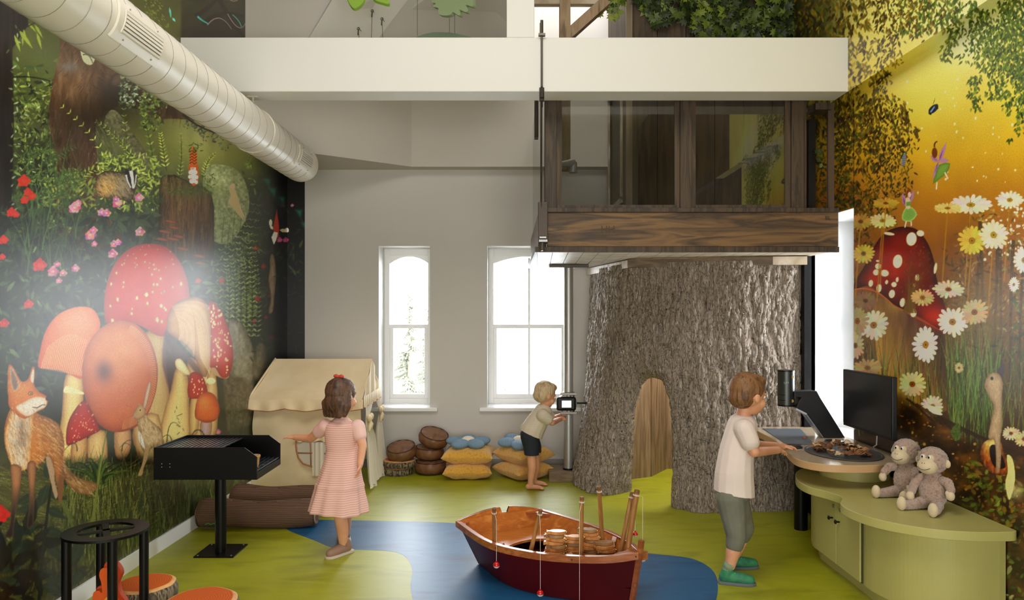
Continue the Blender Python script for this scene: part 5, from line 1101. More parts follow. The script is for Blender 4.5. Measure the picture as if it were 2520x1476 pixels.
# ================================================================ park grill
gr = empty('park_grill', (-1.815,4.605,0), 'black steel pedestal park grill with open right end', 'grill')
gx0_, gx1_, gy0_, gy1_, gz0_, gz1_ = -2.12,-1.505,4.35,4.80,.508,.70
def side_plate(y):
    return [(gx0_,y,gz0_),(gx1_,y,gz0_),(gx1_,y,gz1_-.055),(gx1_-.075,y,gz1_),(gx0_,y,gz1_)]
for y in (gy0_, gy1_-.008): MB().slab(side_plate(y), (0,.008,0)).build('side_plate', M_black, gr, bevel=.0015)
MB().box((gx0_,gy0_+.008,gz0_),(gx0_+.008,gy1_-.008,gz1_)).build('end_plate', M_black, gr)
MB().box((gx0_+.008,gy0_+.008,gz0_),(gx1_,gy1_-.008,gz0_+.008)).build('tray_floor', M_black, gr)
MB().box((gx1_-.008,gy0_+.008,gz0_+.008),(gx1_,gy1_-.008,gz0_+.04)).build('front_lip', M_black, gr)
M_grate = mat('grate_steel', (120,128,140), .3, .9)
def grate(x0, x1, z):
    g = MB()
    n = int((x1-x0)/.026)
    for i in range(n+1): g.box((x0+i*(x1-x0)/n-.006,gy0_+.012,z),(x0+i*(x1-x0)/n+.006,gy1_-.012,z+.006))
    for j in range(5): yy_ = gy0_+.04+j*.09; g.box((x0,yy_,z-.006),(x1,yy_+.008,z))
    return g.build('grate', M_grate, gr)
grate(gx0_+.012, -1.755, gz1_-.022); grate(-1.74, gx1_-.014, gz0_+.045)
MB().tube([(-1.815,4.59,.008),(-1.815,4.59,.51)], .034, 28).build('post', M_black, gr, smooth=50)
MB().box((-1.94,4.48,0),(-1.695,4.73,.008)).build('base_plate', M_black, gr)
for (x,y) in ((-1.92,4.5),(-1.715,4.5),(-1.92,4.71),(-1.715,4.71)): MB().lathe([(.006,.008),(.005,.012)], (x,y,0), 10).build('bolt', M_steel, gr)
for (a,b) in ((398,1141),(418,1141),(398,1149),(418,1149)): q_ = P(a,b,4.349); MB().ell(q_, .0035, n=8, m=5).build('rivet', M_steel, gr)
M_terra = mat('pale_clay', (222,180,124), .8, c2=(204,156,100), scale=(20,20,20))
MB().lathe([(.001,.562),(.024,.562),(.034,.625),(.037,.625),(.037,.635),(.031,.635),(.022,.575),(.001,.572)], (-1.56,4.46,-.001), 24).build('clay_cup', M_terra, None, smooth=40, loc=(-1.56,4.46,.56), label='small pale clay cup standing on the lower grate of the grill', cat='cup')
# ================================================================ fire ring, toy flame, slice cushions
fr = empty('fire_pit_stand', (-1.96,3.55,0), 'black round fire pit stand with cross bars and four tube legs', 'stand')
zt = .45; Rn, Ri = .19, .125; n = 64
m = MB()
for (r0, r1) in ((Ri, Rn),):
    for zz in (zt-.012, zt): m.grid(lambda u, v, zz=zz: (-1.96+(r0+(r1-r0)*v)*math.cos(2*PI*u), 3.55+(r0+(r1-r0)*v)*math.sin(2*PI*u), zz), n, 2, closeu=True)
    for r_ in (r0, r1): m.grid(lambda u, v, r_=r_: (-1.96+r_*math.cos(2*PI*u), 3.55+r_*math.sin(2*PI*u), zt-.012*v), n, 2, closeu=True)
m.build('ring_top', M_black, fr)
for a in (.55, 2.1):
    c_, s_ = math.cos(a)*.13, math.sin(a)*.13; MB().bar((-1.96-c_,3.55-s_,zt-.006),(-1.96+c_,3.55+s_,zt-.006), .03, .010).build('cross_bar', M_black, fr)
for a in (-52, 22, 127, 207):
    a = math.radians(a); MB().tube([(-1.96+.165*math.cos(a),3.55+.165*math.sin(a),0),(-1.96+.165*math.cos(a),3.55+.165*math.sin(a),zt-.012)], .022, 20).build('leg', M_black, fr, smooth=50)
fm = empty('toy_flame', (-1.965,3.56,0), 'orange and yellow wooden toy flame standing inside the fire pit stand', 'toy')
M_or = mat('orange_felt', (232,94,22), .6); M_or2 = mat('deep_orange_felt', (206,72,18), .6); M_ye = mat('yellow_felt', (240,168,30), .6)
def flame(pts, y, t, m_, nm): 
    o = [(-1.965+x*.0027, y, z_*.0027) for x, z_ in [(p.x,p.y) for p in spline([(a,b,0) for a,b in pts], 6)]]
    MB().slab(o, (0,t,0)).build(nm, m_, fm, bevel=.003)
FL = [(-40,0),(-36,18),(-24,38),(-20,58),(-10,62),(-2,58),(-4,78),(-8,92),(-4,104),(8,106),(18,98),(24,84),(18,66),(22,48),(34,30),(38,0)]
flame(FL, 3.575, .03, M_or2, 'back_flame'); flame([(x*.86-3,z_*.92) for x,z_ in FL], 3.545, .03, M_or, 'middle_flame')
flame([(x*.86-40*0+6,z_*.5) for x,z_ in [(-22,0),(-20,30),(-10,62),(4,100),(14,76),(26,34),(28,0)]], 3.515, .025, M_ye, 'inner_flame')
for i,(x0,y0,x1,y1) in enumerate(((-2.06,3.47,-1.86,3.50),(-1.93,3.48,-1.88,3.66))):
    MB().tube([(x0,y0,.024),(x1,y1,.024)], .024, 14).build('toy_log', M_log, None, smooth=50, loc=((x0+x1)/2,(y0+y1)/2,0), label=('small brown toy log lying across in front of the toy flame','small brown toy log lying right of the toy flame')[i], cat='toy log', group='toy logs under the flame')
gF = 'wood slice cushions on the floor in the foreground'
wood_slice((-1.885,3.78,0), .145, .10, 'orange sawn wood slice cushion behind the fire pit legs', gF)
wood_slice((-1.505,3.56,0), .172, .10, 'larger orange sawn wood slice cushion at the bottom edge, right of the fire pit stand', gF)
# ================================================================ toy rowing boat
M_red = mat('boat_red_paint', (84,3,2), .4, c2=(74,2,2), scale=(3,3,3), spec=.3, coat=.08)
M_oak = mat('varnished_oak', (206,128,56), .32, c2=((184,104,40),(222,148,72)), scale=(3,22,22), lo=.3, hi=.7, distort=.6, coat=.4)
M_gun = mat('gunwale_wood', (168,94,48), .35, c2=((148,78,38),(184,110,60)), scale=(3,30,30), coat=.4); M_darkhold = mat('hold_wood', (84,36,20), .4, c2=(64,26,14), scale=(6,6,6))
boat = empty('toy_rowing_boat', (.18,4.08,0), 'small dark red wooden rowing boat with varnished orange interior on the blue river', 'boat')
def lin(pts, u):
    n = len(pts)-1; x = u*n; i = min(int(x), n-1); t = x-i
    a, b, c, d = [Vector(pts[min(max(j,0),n)]) for j in (i-1,i,i+1,i+2)]
    return .5*((2*b)+(c-a)*t+(2*a-5*b+4*c-d)*t*t+(3*b-a-3*c+d)*t*t*t)
# gunwale and chine, near side (stern -> bow) and far side
Ng = [(-.314,4.36,.262),(-.12,4.01,.250),(.096,3.85,.246),(.30,3.77,.250),(.50,3.715,.266),(.650,3.70,.290)]
Nc = [(-.185,4.36,.004),(-.03,4.05,.004),(.14,3.90,.004),(.32,3.82,.004),(.49,3.78,.004),(.612,3.765,.004)]
Fg = [(.18,4.63,.262),(.33,4.50,.252),(.45,4.36,.250),(.56,4.18,.256),(.64,3.95,.270),(.664,3.72,.290)]
Fc = [(.10,4.53,.004),(.22,4.40,.004),(.34,4.27,.004),(.46,4.10,.004),(.56,3.92,.004),(.616,3.77,.004)]
def hull(G_, C_, t=0, zc=0):
    def f(u, v):
        g, c = lin(G_, u), lin(C_, u); p = c+(g-c)*v; b = math.sin(PI*v)*.02
        return p
    return f
for (G_, C_, sg, nm) in ((Ng, Nc, 1, 'hull_side'), (Fg, Fc, -1, 'hull_side')):
    o = MB().grid(hull(G_, C_), 40, 10).build(nm, M_red, boat, smooth='all')
    # inner planking, a centimetre inside
    def inn(u, v, G_=G_, C_=C_, sg=sg):
        p = hull(G_, C_)(u, v); q = hull(Fg if sg > 0 else Ng, Fc if sg > 0 else Nc)(u, v); d = q-p; L = d.length; return p+d*min(.5, .014/max(L,.02))+Vector((0,0,.001))
    MB().grid(inn, 40, 10).build('inner_planking', M_oak, boat, smooth='all')
A, B = Vector(Ng[0]), Vector(Fg[0]); Ac, Bc = Vector(Nc[0]), Vector(Fc[0])
tr_ = []                       # transom with a crowned top, sculling notch and corner cut
for i in range(41):
    t = i/40; p = A+(B-A)*t; z = p.z+.045*math.sin(PI*t); 
    if .50 < t < .62: z -= .035*min(1, (t-.50)/.02, (.62-t)/.02)
    tr_.append((p.x, p.y, z))
nrm = (B-A).cross(Ac-A).normalized()
MB().slab(tr_+[tuple(Bc), tuple(Ac)], nrm*.014 if nrm.y < 0 else -nrm*.014).build('transom', M_oak, boat)
MB().slab([tuple(Vector(p)+Vector((-.002,.006,0))) for p in tr_+[tuple(Bc), tuple(Ac)]], Vector((-.003,.006,0))).build('transom_outer_skin', M_red, boat)
for G_, s in ((Ng, -1), (Fg, 1)):    # gunwale rails on the outside
    m = MB(); K = 40; c0 = None; vs = []; 
    for i in range(K+1):
        p = lin(G_, i/K); tgt = (lin(G_, min(1,(i+1)/K))-lin(G_, max(0,(i-1)/K))); n_ = Vector((tgt.y,-tgt.x,0)).normalized()*(1 if s < 0 else -1)
        vs += [p+n_*.012+Vector((0,0,.002)), p+n_*.012+Vector((0,0,-.034)), p-n_*.016+Vector((0,0,-.034)), p-n_*.016+Vector((0,0,.002))]
    fs = [(i*4+j, i*4+(j+1) % 4, i*4+4+(j+1) % 4, i*4+4+j) for i in range(K) for j in range(4)]+[(0,1,2,3),(K*4+3,K*4+2,K*4+1,K*4)]
    m.add(vs, fs).build('gunwale', M_gun, boat, bevel=.002)
    for t in (.08,.25,.62,.97):
        p = lin(G_, t); tgt = (lin(G_, min(1,t+.02))-lin(G_, max(0,t-.02))); n_ = Vector((tgt.y,-tgt.x,0)).normalized()*(1 if s < 0 else -1)
        MB().ell(p+n_*.012+Vector((0,0,-.016)), .0045, n=8, m=5).build('screw', M_rod, boat)
st_ = MB().slab([(.640,3.705,.0),(.672,3.70,.0),(.690,3.69,.345),(.655,3.695,.345)], (.0,.030,0)); 
MB().tube([(.624,3.755,0),(.66,3.70,.30),(.664,3.695,.352)], .0165, 4).build('stem_post', M_gun, boat)
MB().bar((.655,3.722,.262),(.700,3.745,.262), .02, .04).build('bow_cleat', M_gun, boat)
# stern seat with round cut-out, hold floor, knees
def inset(p, k): c = Vector((.17,4.1,0)); v = Vector(p)-c; return c+v*k
seat = []; z_s = .165
for i in range(0, 17): p = lin(Ng, i/40*1.05); c = lin(Nc, i/40*1.05); q = c+(p-c)*.64; seat.append((q.x+.014,q.y+.008,z_s))
cut_c = Vector((.30,4.10,0)); 
arc = []
for i in range(15): a = math.radians(228-i*(228-118)/14); arc.append((cut_c.x+.345*math.cos(a)*.95, cut_c.y+.26*math.sin(a)*1.0, z_s))
far = []
for i in range(16, -1, -1): p = lin(Fg, i/40*.9); c = lin(Fc, i/40*.9); q = c+(p-c)*.64; far.append((q.x-.012,q.y-.010,z_s))
MB().slab(seat+arc+far, (0,0,-.014)).build('stern_seat', M_oak, boat)
hold = [];
for i in range(21): p = lin(Ng, i/20); c = lin(Nc, i/20); q = c+(p-c)*.36; hold.append((q.x+.008,q.y+.02,.092))
for i in range(20,-1,-1): p = lin(Fg, i/20); c = lin(Fc, i/20); q = c+(p-c)*.36; hold.append((q.x-.01,q.y-.02,.092))
MB().slab(hold, (0,0,-.01)).build('hold_floor', M_darkhold, boat)
kn = [(0,0),(.075,0),(.07,.018),(.045,.022),(.035,.035),(.02,.06),(0,.07)]
dA = (B-A).normalized(); gA = (lin(Ng,.1)-A).normalized(); gB = (lin(Fg,.12)-B).normalized()
for (o_, e1, e2, s) in ((A, dA, gA, 1), (B, -dA, gB, 1.5)):
    MB().slab([o_+e1*a*s+e2*b*s*1.3+Vector((0,0,-.004)) for a, b in kn], (0,0,-.02)).build('corner_knee', M_gun, boat, bevel=.002)
bw = [(0,0),(-.13,-.0),(-.12,.02),(-.06,.03),(-.03,.05),(.0,.13)]
MB().slab([(.655,3.715,.285),(.53,3.735,.270),(.56,3.765,.270),(.60,3.785,.272),(.628,3.84,.275),(.65,3.86,.276)], (0,0,-.02)).build('breasthook', M_gun, boat)
for (G_, C_, t, s) in ((Ng,Nc,.24,1),(Ng,Nc,.62,1),(Fg,Fc,.45,-1),(Fg,Fc,.72,-1)):
    p = lin(G_, t); c = lin(C_, t); d = (Vector((.2,4.1,0))-Vector((p.x,p.y,0))).normalized()*.034
    MB().bar(p+d+Vector((0,0,-.0)), c+(p-c)*.5+d, .03, .022, up=(d.x,d.y,0)).build('rib', M_gun, boat)
# wooden fish with gold magnet noses, stacked in the hold
M_fish = mat('fish_wood', (206,140,78), .4, c2=((220,154,90),(190,124,64)), scale=(20,20,20), coat=.3); M_fish2 = mat('fish_back', (150,112,74), .35, c2=(168,128,86), scale=(20,20,20), coat=.5); M_gold = mat('brass_ball', (196,170,110), .25, 1)
fish_o = [(-.058,.020),(-.052,.004),(-.058,-.020),(-.040,-.010),(-.02,-.024),(.01,-.028),(.038,-.018),(.05,0),(.038,.018),(.01,.028),(-.02,.024),(-.040,.010)]
fish_c = [(p.x,p.y) for p in spline([(a,b,0) for a,b in fish_o], 4)]
def make_fish(m_):
    t = empty('wooden_fish', (0,0,0)); MB().prism(fish_c, 0, .0165).build('body', m_, t, bevel=.002)
    MB().ell((.052,-.004,.009), .0065, n=12, m=8).build('magnet_ball', M_gold, t, smooth='all'); return t
fA, fB = make_fish(M_fish), make_fish(M_fish2); used = {'a': False, 'b': False}
def put_fish(x, y, z, rz, k, lab, ry=0):
    key = 'a' if k else 'b'; src = fA if k else fB
    if not used[key]: used[key] = True; o = src
    else: o = copy_tree(src)
    o.location = (x, y, z); o.rotation_euler = (0, ry, rz); WL[o.name] = Vector((x,y,z))
    o['label'] = lab; o['category'] = 'toy fish'; o['group'] = 'wooden fish stacked in the boat'
ordn = ['lowest','second','third','fourth','fifth','sixth','seventh','eighth','ninth','tenth','eleventh','twelfth']
rr = random.Random(9)
for (sx, sy, n, nm, a0) in ((.247,3.955,12,'tall left stack of wooden fish',-.1),(.345,3.99,10,'middle stack of wooden fish, right of the tallest',-.05),(.44,4.05,11,'back stack of wooden fish behind the upright rod',-.2),(.525,4.00,8,'short right stack of wooden fish near the bow',.1)):
    for i in range(n):
        lab = ('top fish of the ' if i == n-1 else ordn[i]+' fish from below in the ')+nm
        put_fish(sx+rr.uniform(-.01,.01), sy+rr.uniform(-.006,.006), .1015+i*.0188, a0+rr.uniform(-.12,.12), i % 3 != 1, lab)
put_fish(.06, 4.06, .094, .1, 0, 'single wooden fish lying in the hold left of the stacks behind the slanted rod')
put_fish(.44, 3.885, .094, .35, 1, 'single wooden fish lying in the hold in front of the short right stack')
# fishing rods with line and float
M_rodw = mat('rod_wood', (176,124,70), .35, c2=((150,100,52),(190,138,82)), scale=(30,30,3), coat=.3); M_line = mat('white_line', (232,226,214), .7); M_cap = mat('rod_tip_brown', (126,84,50), .5)
M_fr = mat('float_red', (200,16,20), .2, coat=.6); M_fw = mat('float_white', (226,218,204), .3)
def fishing_rod(b, tp, fl, lab, r=.0125, fr_=.0175):
    b, tp = Vector(b), Vector(tp); t = empty('fishing_rod', b, lab, 'fishing rod', 'toy fishing rods standing in the boat')
    d = (tp-b); e = tp-d.normalized()*.018
    MB().tube([b, e], [r, r*.92], 8).build('stick', M_rodw, t, bevel=.001); MB().tube([e, tp], r*.9, 8).build('tip', M_cap, t, bevel=.001)
    kn = e-d.normalized()*.012; u = d.normalized(); x = u.cross(Vector((0,1,0))).normalized(); y = u.cross(x)
    m = MB()
    for k in range(2): m.tube([kn+u*.004*k+(x*math.cos(a)+y*math.sin(a))*(r+.001) for a in [i*PI/8 for i in range(17)]], .0014, 5)
    if fl:
        fl = Vector(fl); s0 = kn+Vector((fl.x-kn.x,fl.y-kn.y,0)).normalized()*(r+.002); m.tube([s0, Vector((fl.x,fl.y,kn.z-.012)), fl+Vector((0,0,fr_))], .0011, 5)
    m.build('line', M_line, t)
    if fl:
        a = MB(); R_ = fr_; a.lathe([(R_*math.sin(q)+1e-4, R_*math.cos(q)) for q in [PI*i/16 for i in range(0,10)]], fl, 20); f0 = a.build('float', M_fr, t, smooth=60)
        MB().lathe([(R_*1.01*math.sin(q)+1e-4, R_*1.01*math.cos(q)) for q in [PI*i/16 for i in range(9,17)]], fl, 20).build('float_base', M_fw, f0, smooth=60)
        MB().tube([fl+Vector((0,0,R_*.95)), fl+Vector((0,0,R_*1.3))], .004, 8).build('float_cap', M_fr, f0)
fishing_rod((-.086,4.06,.19), P(1216,1250,3.99), (-.072,3.905,.155), 'toy fishing rod at the stern, leftmost, its red float hanging over the side')
fishing_rod((.09,4.0,.10), P(1331,1253,3.95), (.156,3.765,.058), 'slanted toy fishing rod, second from the left, its line hanging lowest')
fishing_rod((.372,3.86,.10), P(1432,1222,3.85), (.352,3.70,.019), 'upright toy fishing rod in front of the fish stacks')
fishing_rod((.525,4.09,.10), P(1474,1197,4.02), None, 'pale toy fishing rod leaning at the far side behind the fish')
fishing_rod((.59,3.83,.10), P(1568,1205,3.84), (.700,3.86,.205), 'thick toy fishing rod leaning at the bow, nearer one of the pair', .016)
fishing_rod((.565,3.90,.10), P(1556,1211,3.93), (.685,4.0,.29), 'toy fishing rod leaning at the bow, farther one of the pair', .0135, .015)
# ================================================================ green bench cabinet
M_olive = mat('olive_laminate', (184,178,108), .42, c2=(178,172,100), scale=(2,2,2)); M_gap = mat('gap_dark', (58,56,34), .7)
bz, bt = .494, .045
bench = empty('curved_bench_cabinet', (2.0,3.9,0), 'curved olive green bench cabinet with wavy top along the right wall', 'cabinet')
def sp_open(pts, n=8): return [(p.x,p.y) for p in spline([(a,b,0) for a,b in pts], n, False)]
edge = sp_open([(2.33,4.86),(2.1,4.86),(1.86,4.70),(1.745,4.46),(1.73,4.26),(1.79,4.12),(1.815,4.0),(1.745,3.86),(1.74,3.72),(1.80,3.56),(1.95,3.42),(2.12,3.365),(2.30,3.365),(2.345,3.385)], 8)
MB().prism(edge+[(2.345,4.86)], bz-bt, bz).build('bench_top', M_olive, bench, bevel=.003)
body = sp_open([(2.33,4.82),(2.1,4.80),(1.93,4.66),(1.86,4.50),(1.85,4.38),(1.855,4.12),(1.855,3.86),(1.86,3.72),(1.92,3.56),(2.05,3.46),(2.18,3.435),(2.31,3.45)], 8)
MB().prism(body+[(2.345,3.46),(2.345,4.82)], .075, bz-bt).build('cabinet_body', M_olive, bench)
kick = [(x+.045*(1 if x < 2.2 else .3), y+.03 if y < 3.9 else y) for x, y in body]; MB().prism(kick+[(2.345,3.5),(2.345,4.8)], 0, .075).build('toe_kick', M_olive, bench)
for (y0, y1, hy) in ((4.125,4.40,4.165),(3.845,4.118,4.08)):
    d_ = MB().box((1.838,y0,.085),(1.853,y1,bz-bt-.012)).build('door', M_olive, bench, bevel=.002)
    k_ = MB().tube([(1.838,hy,.335),(1.822,hy,.335)], .005, 10).ell((1.815,hy,.335), (.007,.012,.012), n=14, m=10).build('knob', M_black, d_, smooth=50)
    MB().tube([(1.838,hy-.01,.405),(1.833,hy-.01,.405)], .010, 16).build('lock', M_steel, d_)
MB().box((1.846,3.838,.08),(1.857,3.845,bz-bt)).box((1.846,4.118,.08),(1.857,4.125,bz-bt)).build('door_gap', M_gap, bench)
MB().tube([(2.135,4.54,bz),(2.135,4.54,.595)], .198, 48).build('riser', M_olive, bench, smooth=50)
# ================================================================ wood counter
M_ctop = mat('counter_top_laminate', (206,186,156), .16, c2=(196,174,142), scale=(2,9,2), lo=.3, hi=.7, coat=.5); M_edge = mat('plywood_edge', (206,166,120), .5, c2=((222,184,138),(182,138,94)), kind='wave', dir='Z', scale=(2,2,48), distort=.6, lo=.2, hi=.8)
ct = empty('wood_counter', (2.0,4.7,.595), 'pale plywood counter with rounded front standing above the green bench', 'counter')
ce = sp_open([(2.34,5.55),(2.1,5.56),(1.87,5.52),(1.81,5.35),(1.80,5.0),(1.76,4.7),(1.71,4.46),(1.70,4.30),(1.767,4.185),(1.886,4.14),(2.085,4.15),(2.257,4.23),(2.345,4.32)], 8)
MB().prism(ce+[(2.345,5.55)], .595, .637).build('counter_edge', M_edge, ct, bevel=.002)
ci = [(p[0]*.994+.012, p[1]*.994+.028) for p in ce]; MB().prism([(min(x,2.343),y) for x,y in ci]+[(2.343,5.53)], .637, .6385).build('counter_surface', M_ctop, ct)
MB().tube([(2.02,5.08,0),(2.02,5.08,.595)], .045, 28).build('support_column', M_black, ct, smooth=50)
MB().box((2.24,4.95,.0),(2.34,5.5,.595)).build('support_panel', M_black, ct)
# mat, coin, puck, photo card
MB().slab([P(1872,1083,4.93)*0+Vector((1.88,5.44,.6386)),Vector((2.16,5.44,.6386)),Vector((1.99,4.78,.6386)),Vector((1.81,4.78,.6386))], (0,0,.003)).build('work_mat', mat('slate_rubber', (78,84,92), .55), None, loc=(1.9,5.1,.6386), label='dark slate grey mat lying flat on the counter beside the boy', cat='mat')
MB().lathe([(.062,0),(.064,.008),(.058,.014),(.001,.015)], (2.155,4.86,.6386), 36).build('glass_slide_dish', mat('dish_dark', (60,62,66), .12, coat=.8), None, smooth=40, loc=(2.155,4.86,.6386), label='flat dark round dish on the counter below the camera arm', cat='dish')
MB().tube([(2.02,5.02,.6386),(2.02,5.02,.650)], .011, 16).build('orange_cap', mat('orange_plastic', (206,96,50), .4), None, loc=(2.02,5.02,.6386), label='tiny orange cap beside the foot of the camera arm', cat='cap')
MB().box((1.80,4.60,.6387),(1.93,4.68,.6392)).build('photo_card', mat('printed_card', (206,206,204), .4, c2=((236,232,226),(150,60,60),(70,70,76)), scale=(40,40,1)), None, loc=(1.86,4.64,.6387), label='small printed card on the counter by the hands of the boy', cat='card')
# ================================================================ specimen tray with bark, leather and feathers
tc_ = Vector((2.05,4.50,.6388)); tray = empty('specimen_tray', tuple(tc_), 'dark oval tray full of bark and leather scraps set in the counter', 'tray')
MB().lathe([(.20,.0),(.205,.004),(.205,.007),(.195,.007),(.19,.0015),(.001,.0015)], tc_, 56, None, 1.05, 1.3).build('tray_base', mat('tray_grey', (66,64,62), .5), tray, smooth=40)
M_scr = [mat('scrap_brown', (120,76,42), .6, c2=(92,54,28), scale=(20,20,20), bump=.4), mat('scrap_tan', (184,132,84), .6, c2=(156,104,60), scale=(20,20,20), bump=.3), mat('scrap_dark', (62,42,30), .7, c2=(90,64,44), scale=(20,20,20), bump=.4), mat('scrap_pale', (222,196,160), .6, c2=(200,166,124), scale=(20,20,20))]
rr = random.Random(12); kinds = ['bark scrap','leather scrap','fur scrap','pale leather curl']
desc = ['at the left end of the tray','at the back of the tray','in the middle of the heap','at the front of the tray','near the right end of the tray']
nsc = 44
for i in range(nsc):
    a = rr.uniform(0, 2*PI); q = math.sqrt(rr.random())*.14; x, y = tc_.x-.01+q*1.1*math.cos(a), tc_.y+.0+q*1.4*math.sin(a); L = rr.uniform(.04,.085); w_ = rr.uniform(.015,.036); cv = rr.uniform(.4,1.5); z0 = tc_.z+.012+.07*max(0,(1-q/.15))*rr.random()
    R = rot(rr.uniform(-.35,.35), rr.uniform(-.35,.35), rr.uniform(0,PI)).to_3x3(); k = i % 4; m = MB()
    def f(u, v, L=L, w_=w_, cv=cv, R=R, x=x, y=y, z0=z0):
        t = (v-.5)*2*cv; ww = w_*(.6+.4*math.sin(PI*u)); return Vector((x,y,z0+.012))+R@Vector(((u-.5)*L, math.sin(t)*ww/cv, -(1-math.cos(t))*ww/cv*1.0+.004*math.sin(u*9)))
    m.grid(f, 12, 8); o = m.build('material_scrap', M_scr[k], None, smooth='all', loc=(x,y,z0))
    md = o.modifiers.new('t','SOLIDIFY'); md.thickness = .002
    dx_ = x-tc_.x+.03; dd = 0 if dx_ < -.07 else 4 if dx_ > .07 else (1 if y > tc_.y+.05 else 3 if y < tc_.y-.035 else 2)
    tag(o, ['curled dark brown bark scrap','tan leather scrap','dark fuzzy scrap','pale leather curl'][k]+' '+desc[dd], 'scrap', 'bark and leather scraps in the tray')
fu = MB(); 
for (cx__, cy__, n_) in ((2.02,4.33,150),(1.95,4.60,150)):
    for i in range(n_):
        a = rr.uniform(0,2*PI); p = Vector((cx__+rr.gauss(0,.028), cy__+rr.gauss(0,.01), .66+rr.uniform(0,.01))); d = Vector((math.cos(a)*.03, math.sin(a)*.02, rr.uniform(.004,.022))); fu.tube([p, p+d], [.0011,.0003], 3, cap=False)
fu.build('fur_tuft', M_scr[1], None, fixn=False, label='two fuzzy light brown fur tufts among the tray scraps', cat='fur', kind='stuff', loc=(1.97,4.38,.65))
# ================================================================ wall monitor
mon = empty('wall_monitor', (2.24,4.58,.75), 'black flat monitor mounted on the right wall above the counter', 'monitor')
M_scrn = mat('monitor_screen', (15,15,17), .25, spec=.5); M_plast = mat('black_plastic', (10,10,11), .45)
MB().box((2.232,4.27,.752),(2.262,4.90,1.125)).build('casing', M_plast, mon, bevel=.004)
MB().box((2.229,4.278,.772),(2.2325,4.892,1.119)).build('screen', M_scrn, mon)
MB().box((2.262,4.40,.83),(2.30,4.78,1.06)).build('rear_housing', M_plast, mon, bevel=.008); MB().box((2.30,4.5,.88),(2.349,4.68,1.02)).build('wall_mount', M_black, mon)
MB().tube([(2.31,4.6,.88),(2.32,4.62,.76),(2.335,4.66,.66),(2.335,4.70,.64)], .004, 6).build('cable', mat('white_cable', (220,220,220), .5), mon)
# ================================================================ camera arm
armt = empty('microscope_arm', (2.2,5.04,.6386), 'black angled arm carrying a cylindrical digital magnifier over the counter', 'microscope')
def Q(px, py, d=5.04): p = P(px, py, d); return p
A_ = [Q(2080,1077),Q(2030,1077),Q(1986,1016),Q(1960,1003),Q(1968,985),Q(1973,978),Q(1955,977),Q(1955,963),Q(2010,962),Q(2019,979)]
MB().slab([(p.x,p.y-.0,p.z) for p in A_], (0,.10,0)).build('arm', mat('arm_black', (14,14,16), .4), armt, bevel=.003)
i0, i1 = Q(2030,1077), Q(1986,1016); MB().slab([i0+Vector((-.012,.01,0)), i1+Vector((-.012,.01,0)), i1+Vector((-.002,.01,0)), i0+Vector((-.002,.01,0))], (0,.08,0)).build('inner_cover', mat('silver_plastic', (150,150,154), .35, .5), armt)
j0, j1 = Q(1960,1004), Q(1986,1017); MB().bar(j0+Vector((0,.05,-.006)), j1+Vector((0,.05,-.006)), .09, .012, up=(0,0,1)).build('lamp_strip', mat('silver_lamp', (206,208,216), .3, .3), armt)
hcx = (1935.5-CX)/F*5.08; zt_, zb_ = Q(1935,915).z, Q(1935,997).z; M_gun2 = mat('gunmetal', (70,74,72), .34, .7)
hd = MB().tube([(hcx,5.09,zb_),(hcx,5.09,zt_)], .056, 36).build('camera_head', M_gun2, armt, smooth=50)
for z_ in (zt_+.004, zb_-.006): MB().tube([(hcx,5.09,z_-.004),(hcx,5.09,z_+.005)], .0565, 36).build('end_cap', M_black, hd, smooth=50)
for z_ in (Q(1935,972).z, Q(1935,985).z): MB().tube([(hcx+.0563*math.cos(a),5.09+.0563*math.sin(a),z_) for a in [PI+.1+i*.13 for i in range(9)]], .0016, 5).build('groove', M_black, hd)
for py_ in (927, 986): 
    q_ = Q(1948,py_,5.05); MB().tube([(q_.x,5.048,q_.z),(q_.x,5.038,q_.z)], .011, 18).build('brass_screw', M_gold, hd)
def text(body, loc, size, m_, parent, R=(PI/2,0,0)):
    cu = bpy.data.curves.new('lettering', 'FONT'); cu.body = body; cu.size = size; cu.extrude = .0003; o = bpy.data.objects.new('lettering', cu); COL.objects.link(o)
    dg = bpy.context.evaluated_depsgraph_get(); me = bpy.data.meshes.new_from_object(o.evaluated_get(dg)); bpy.data.objects.remove(o)
    ob = bpy.data.objects.new('lettering', me); COL.objects.link(ob); me.materials.clear(); me.materials.append(m_); ob.parent = parent; ob.location = Vector(loc)-wl(parent); ob.rotation_euler = R; WL[ob.name] = wl(parent); return ob
text('UM', (hcx-.034, 5.0395, Q(1930,944).z), .022, mat('letter_silver', (150,154,152), .4), hd, (PI/2,0,-.28))
# stencilled mill marks on the loft timbers
M_sten = mat('stencil_ink', (44,34,24), .8)
text('BL', ((2030-CX)/F*FY, FY-.002, P(0,541,FY).z), .04, M_sten, loft)
text('HH', ((1478-CX)/F*FY, FY-.002, P(0,572,FY).z), .07, mat('stencil_faint', (84,64,42), .8), loft)

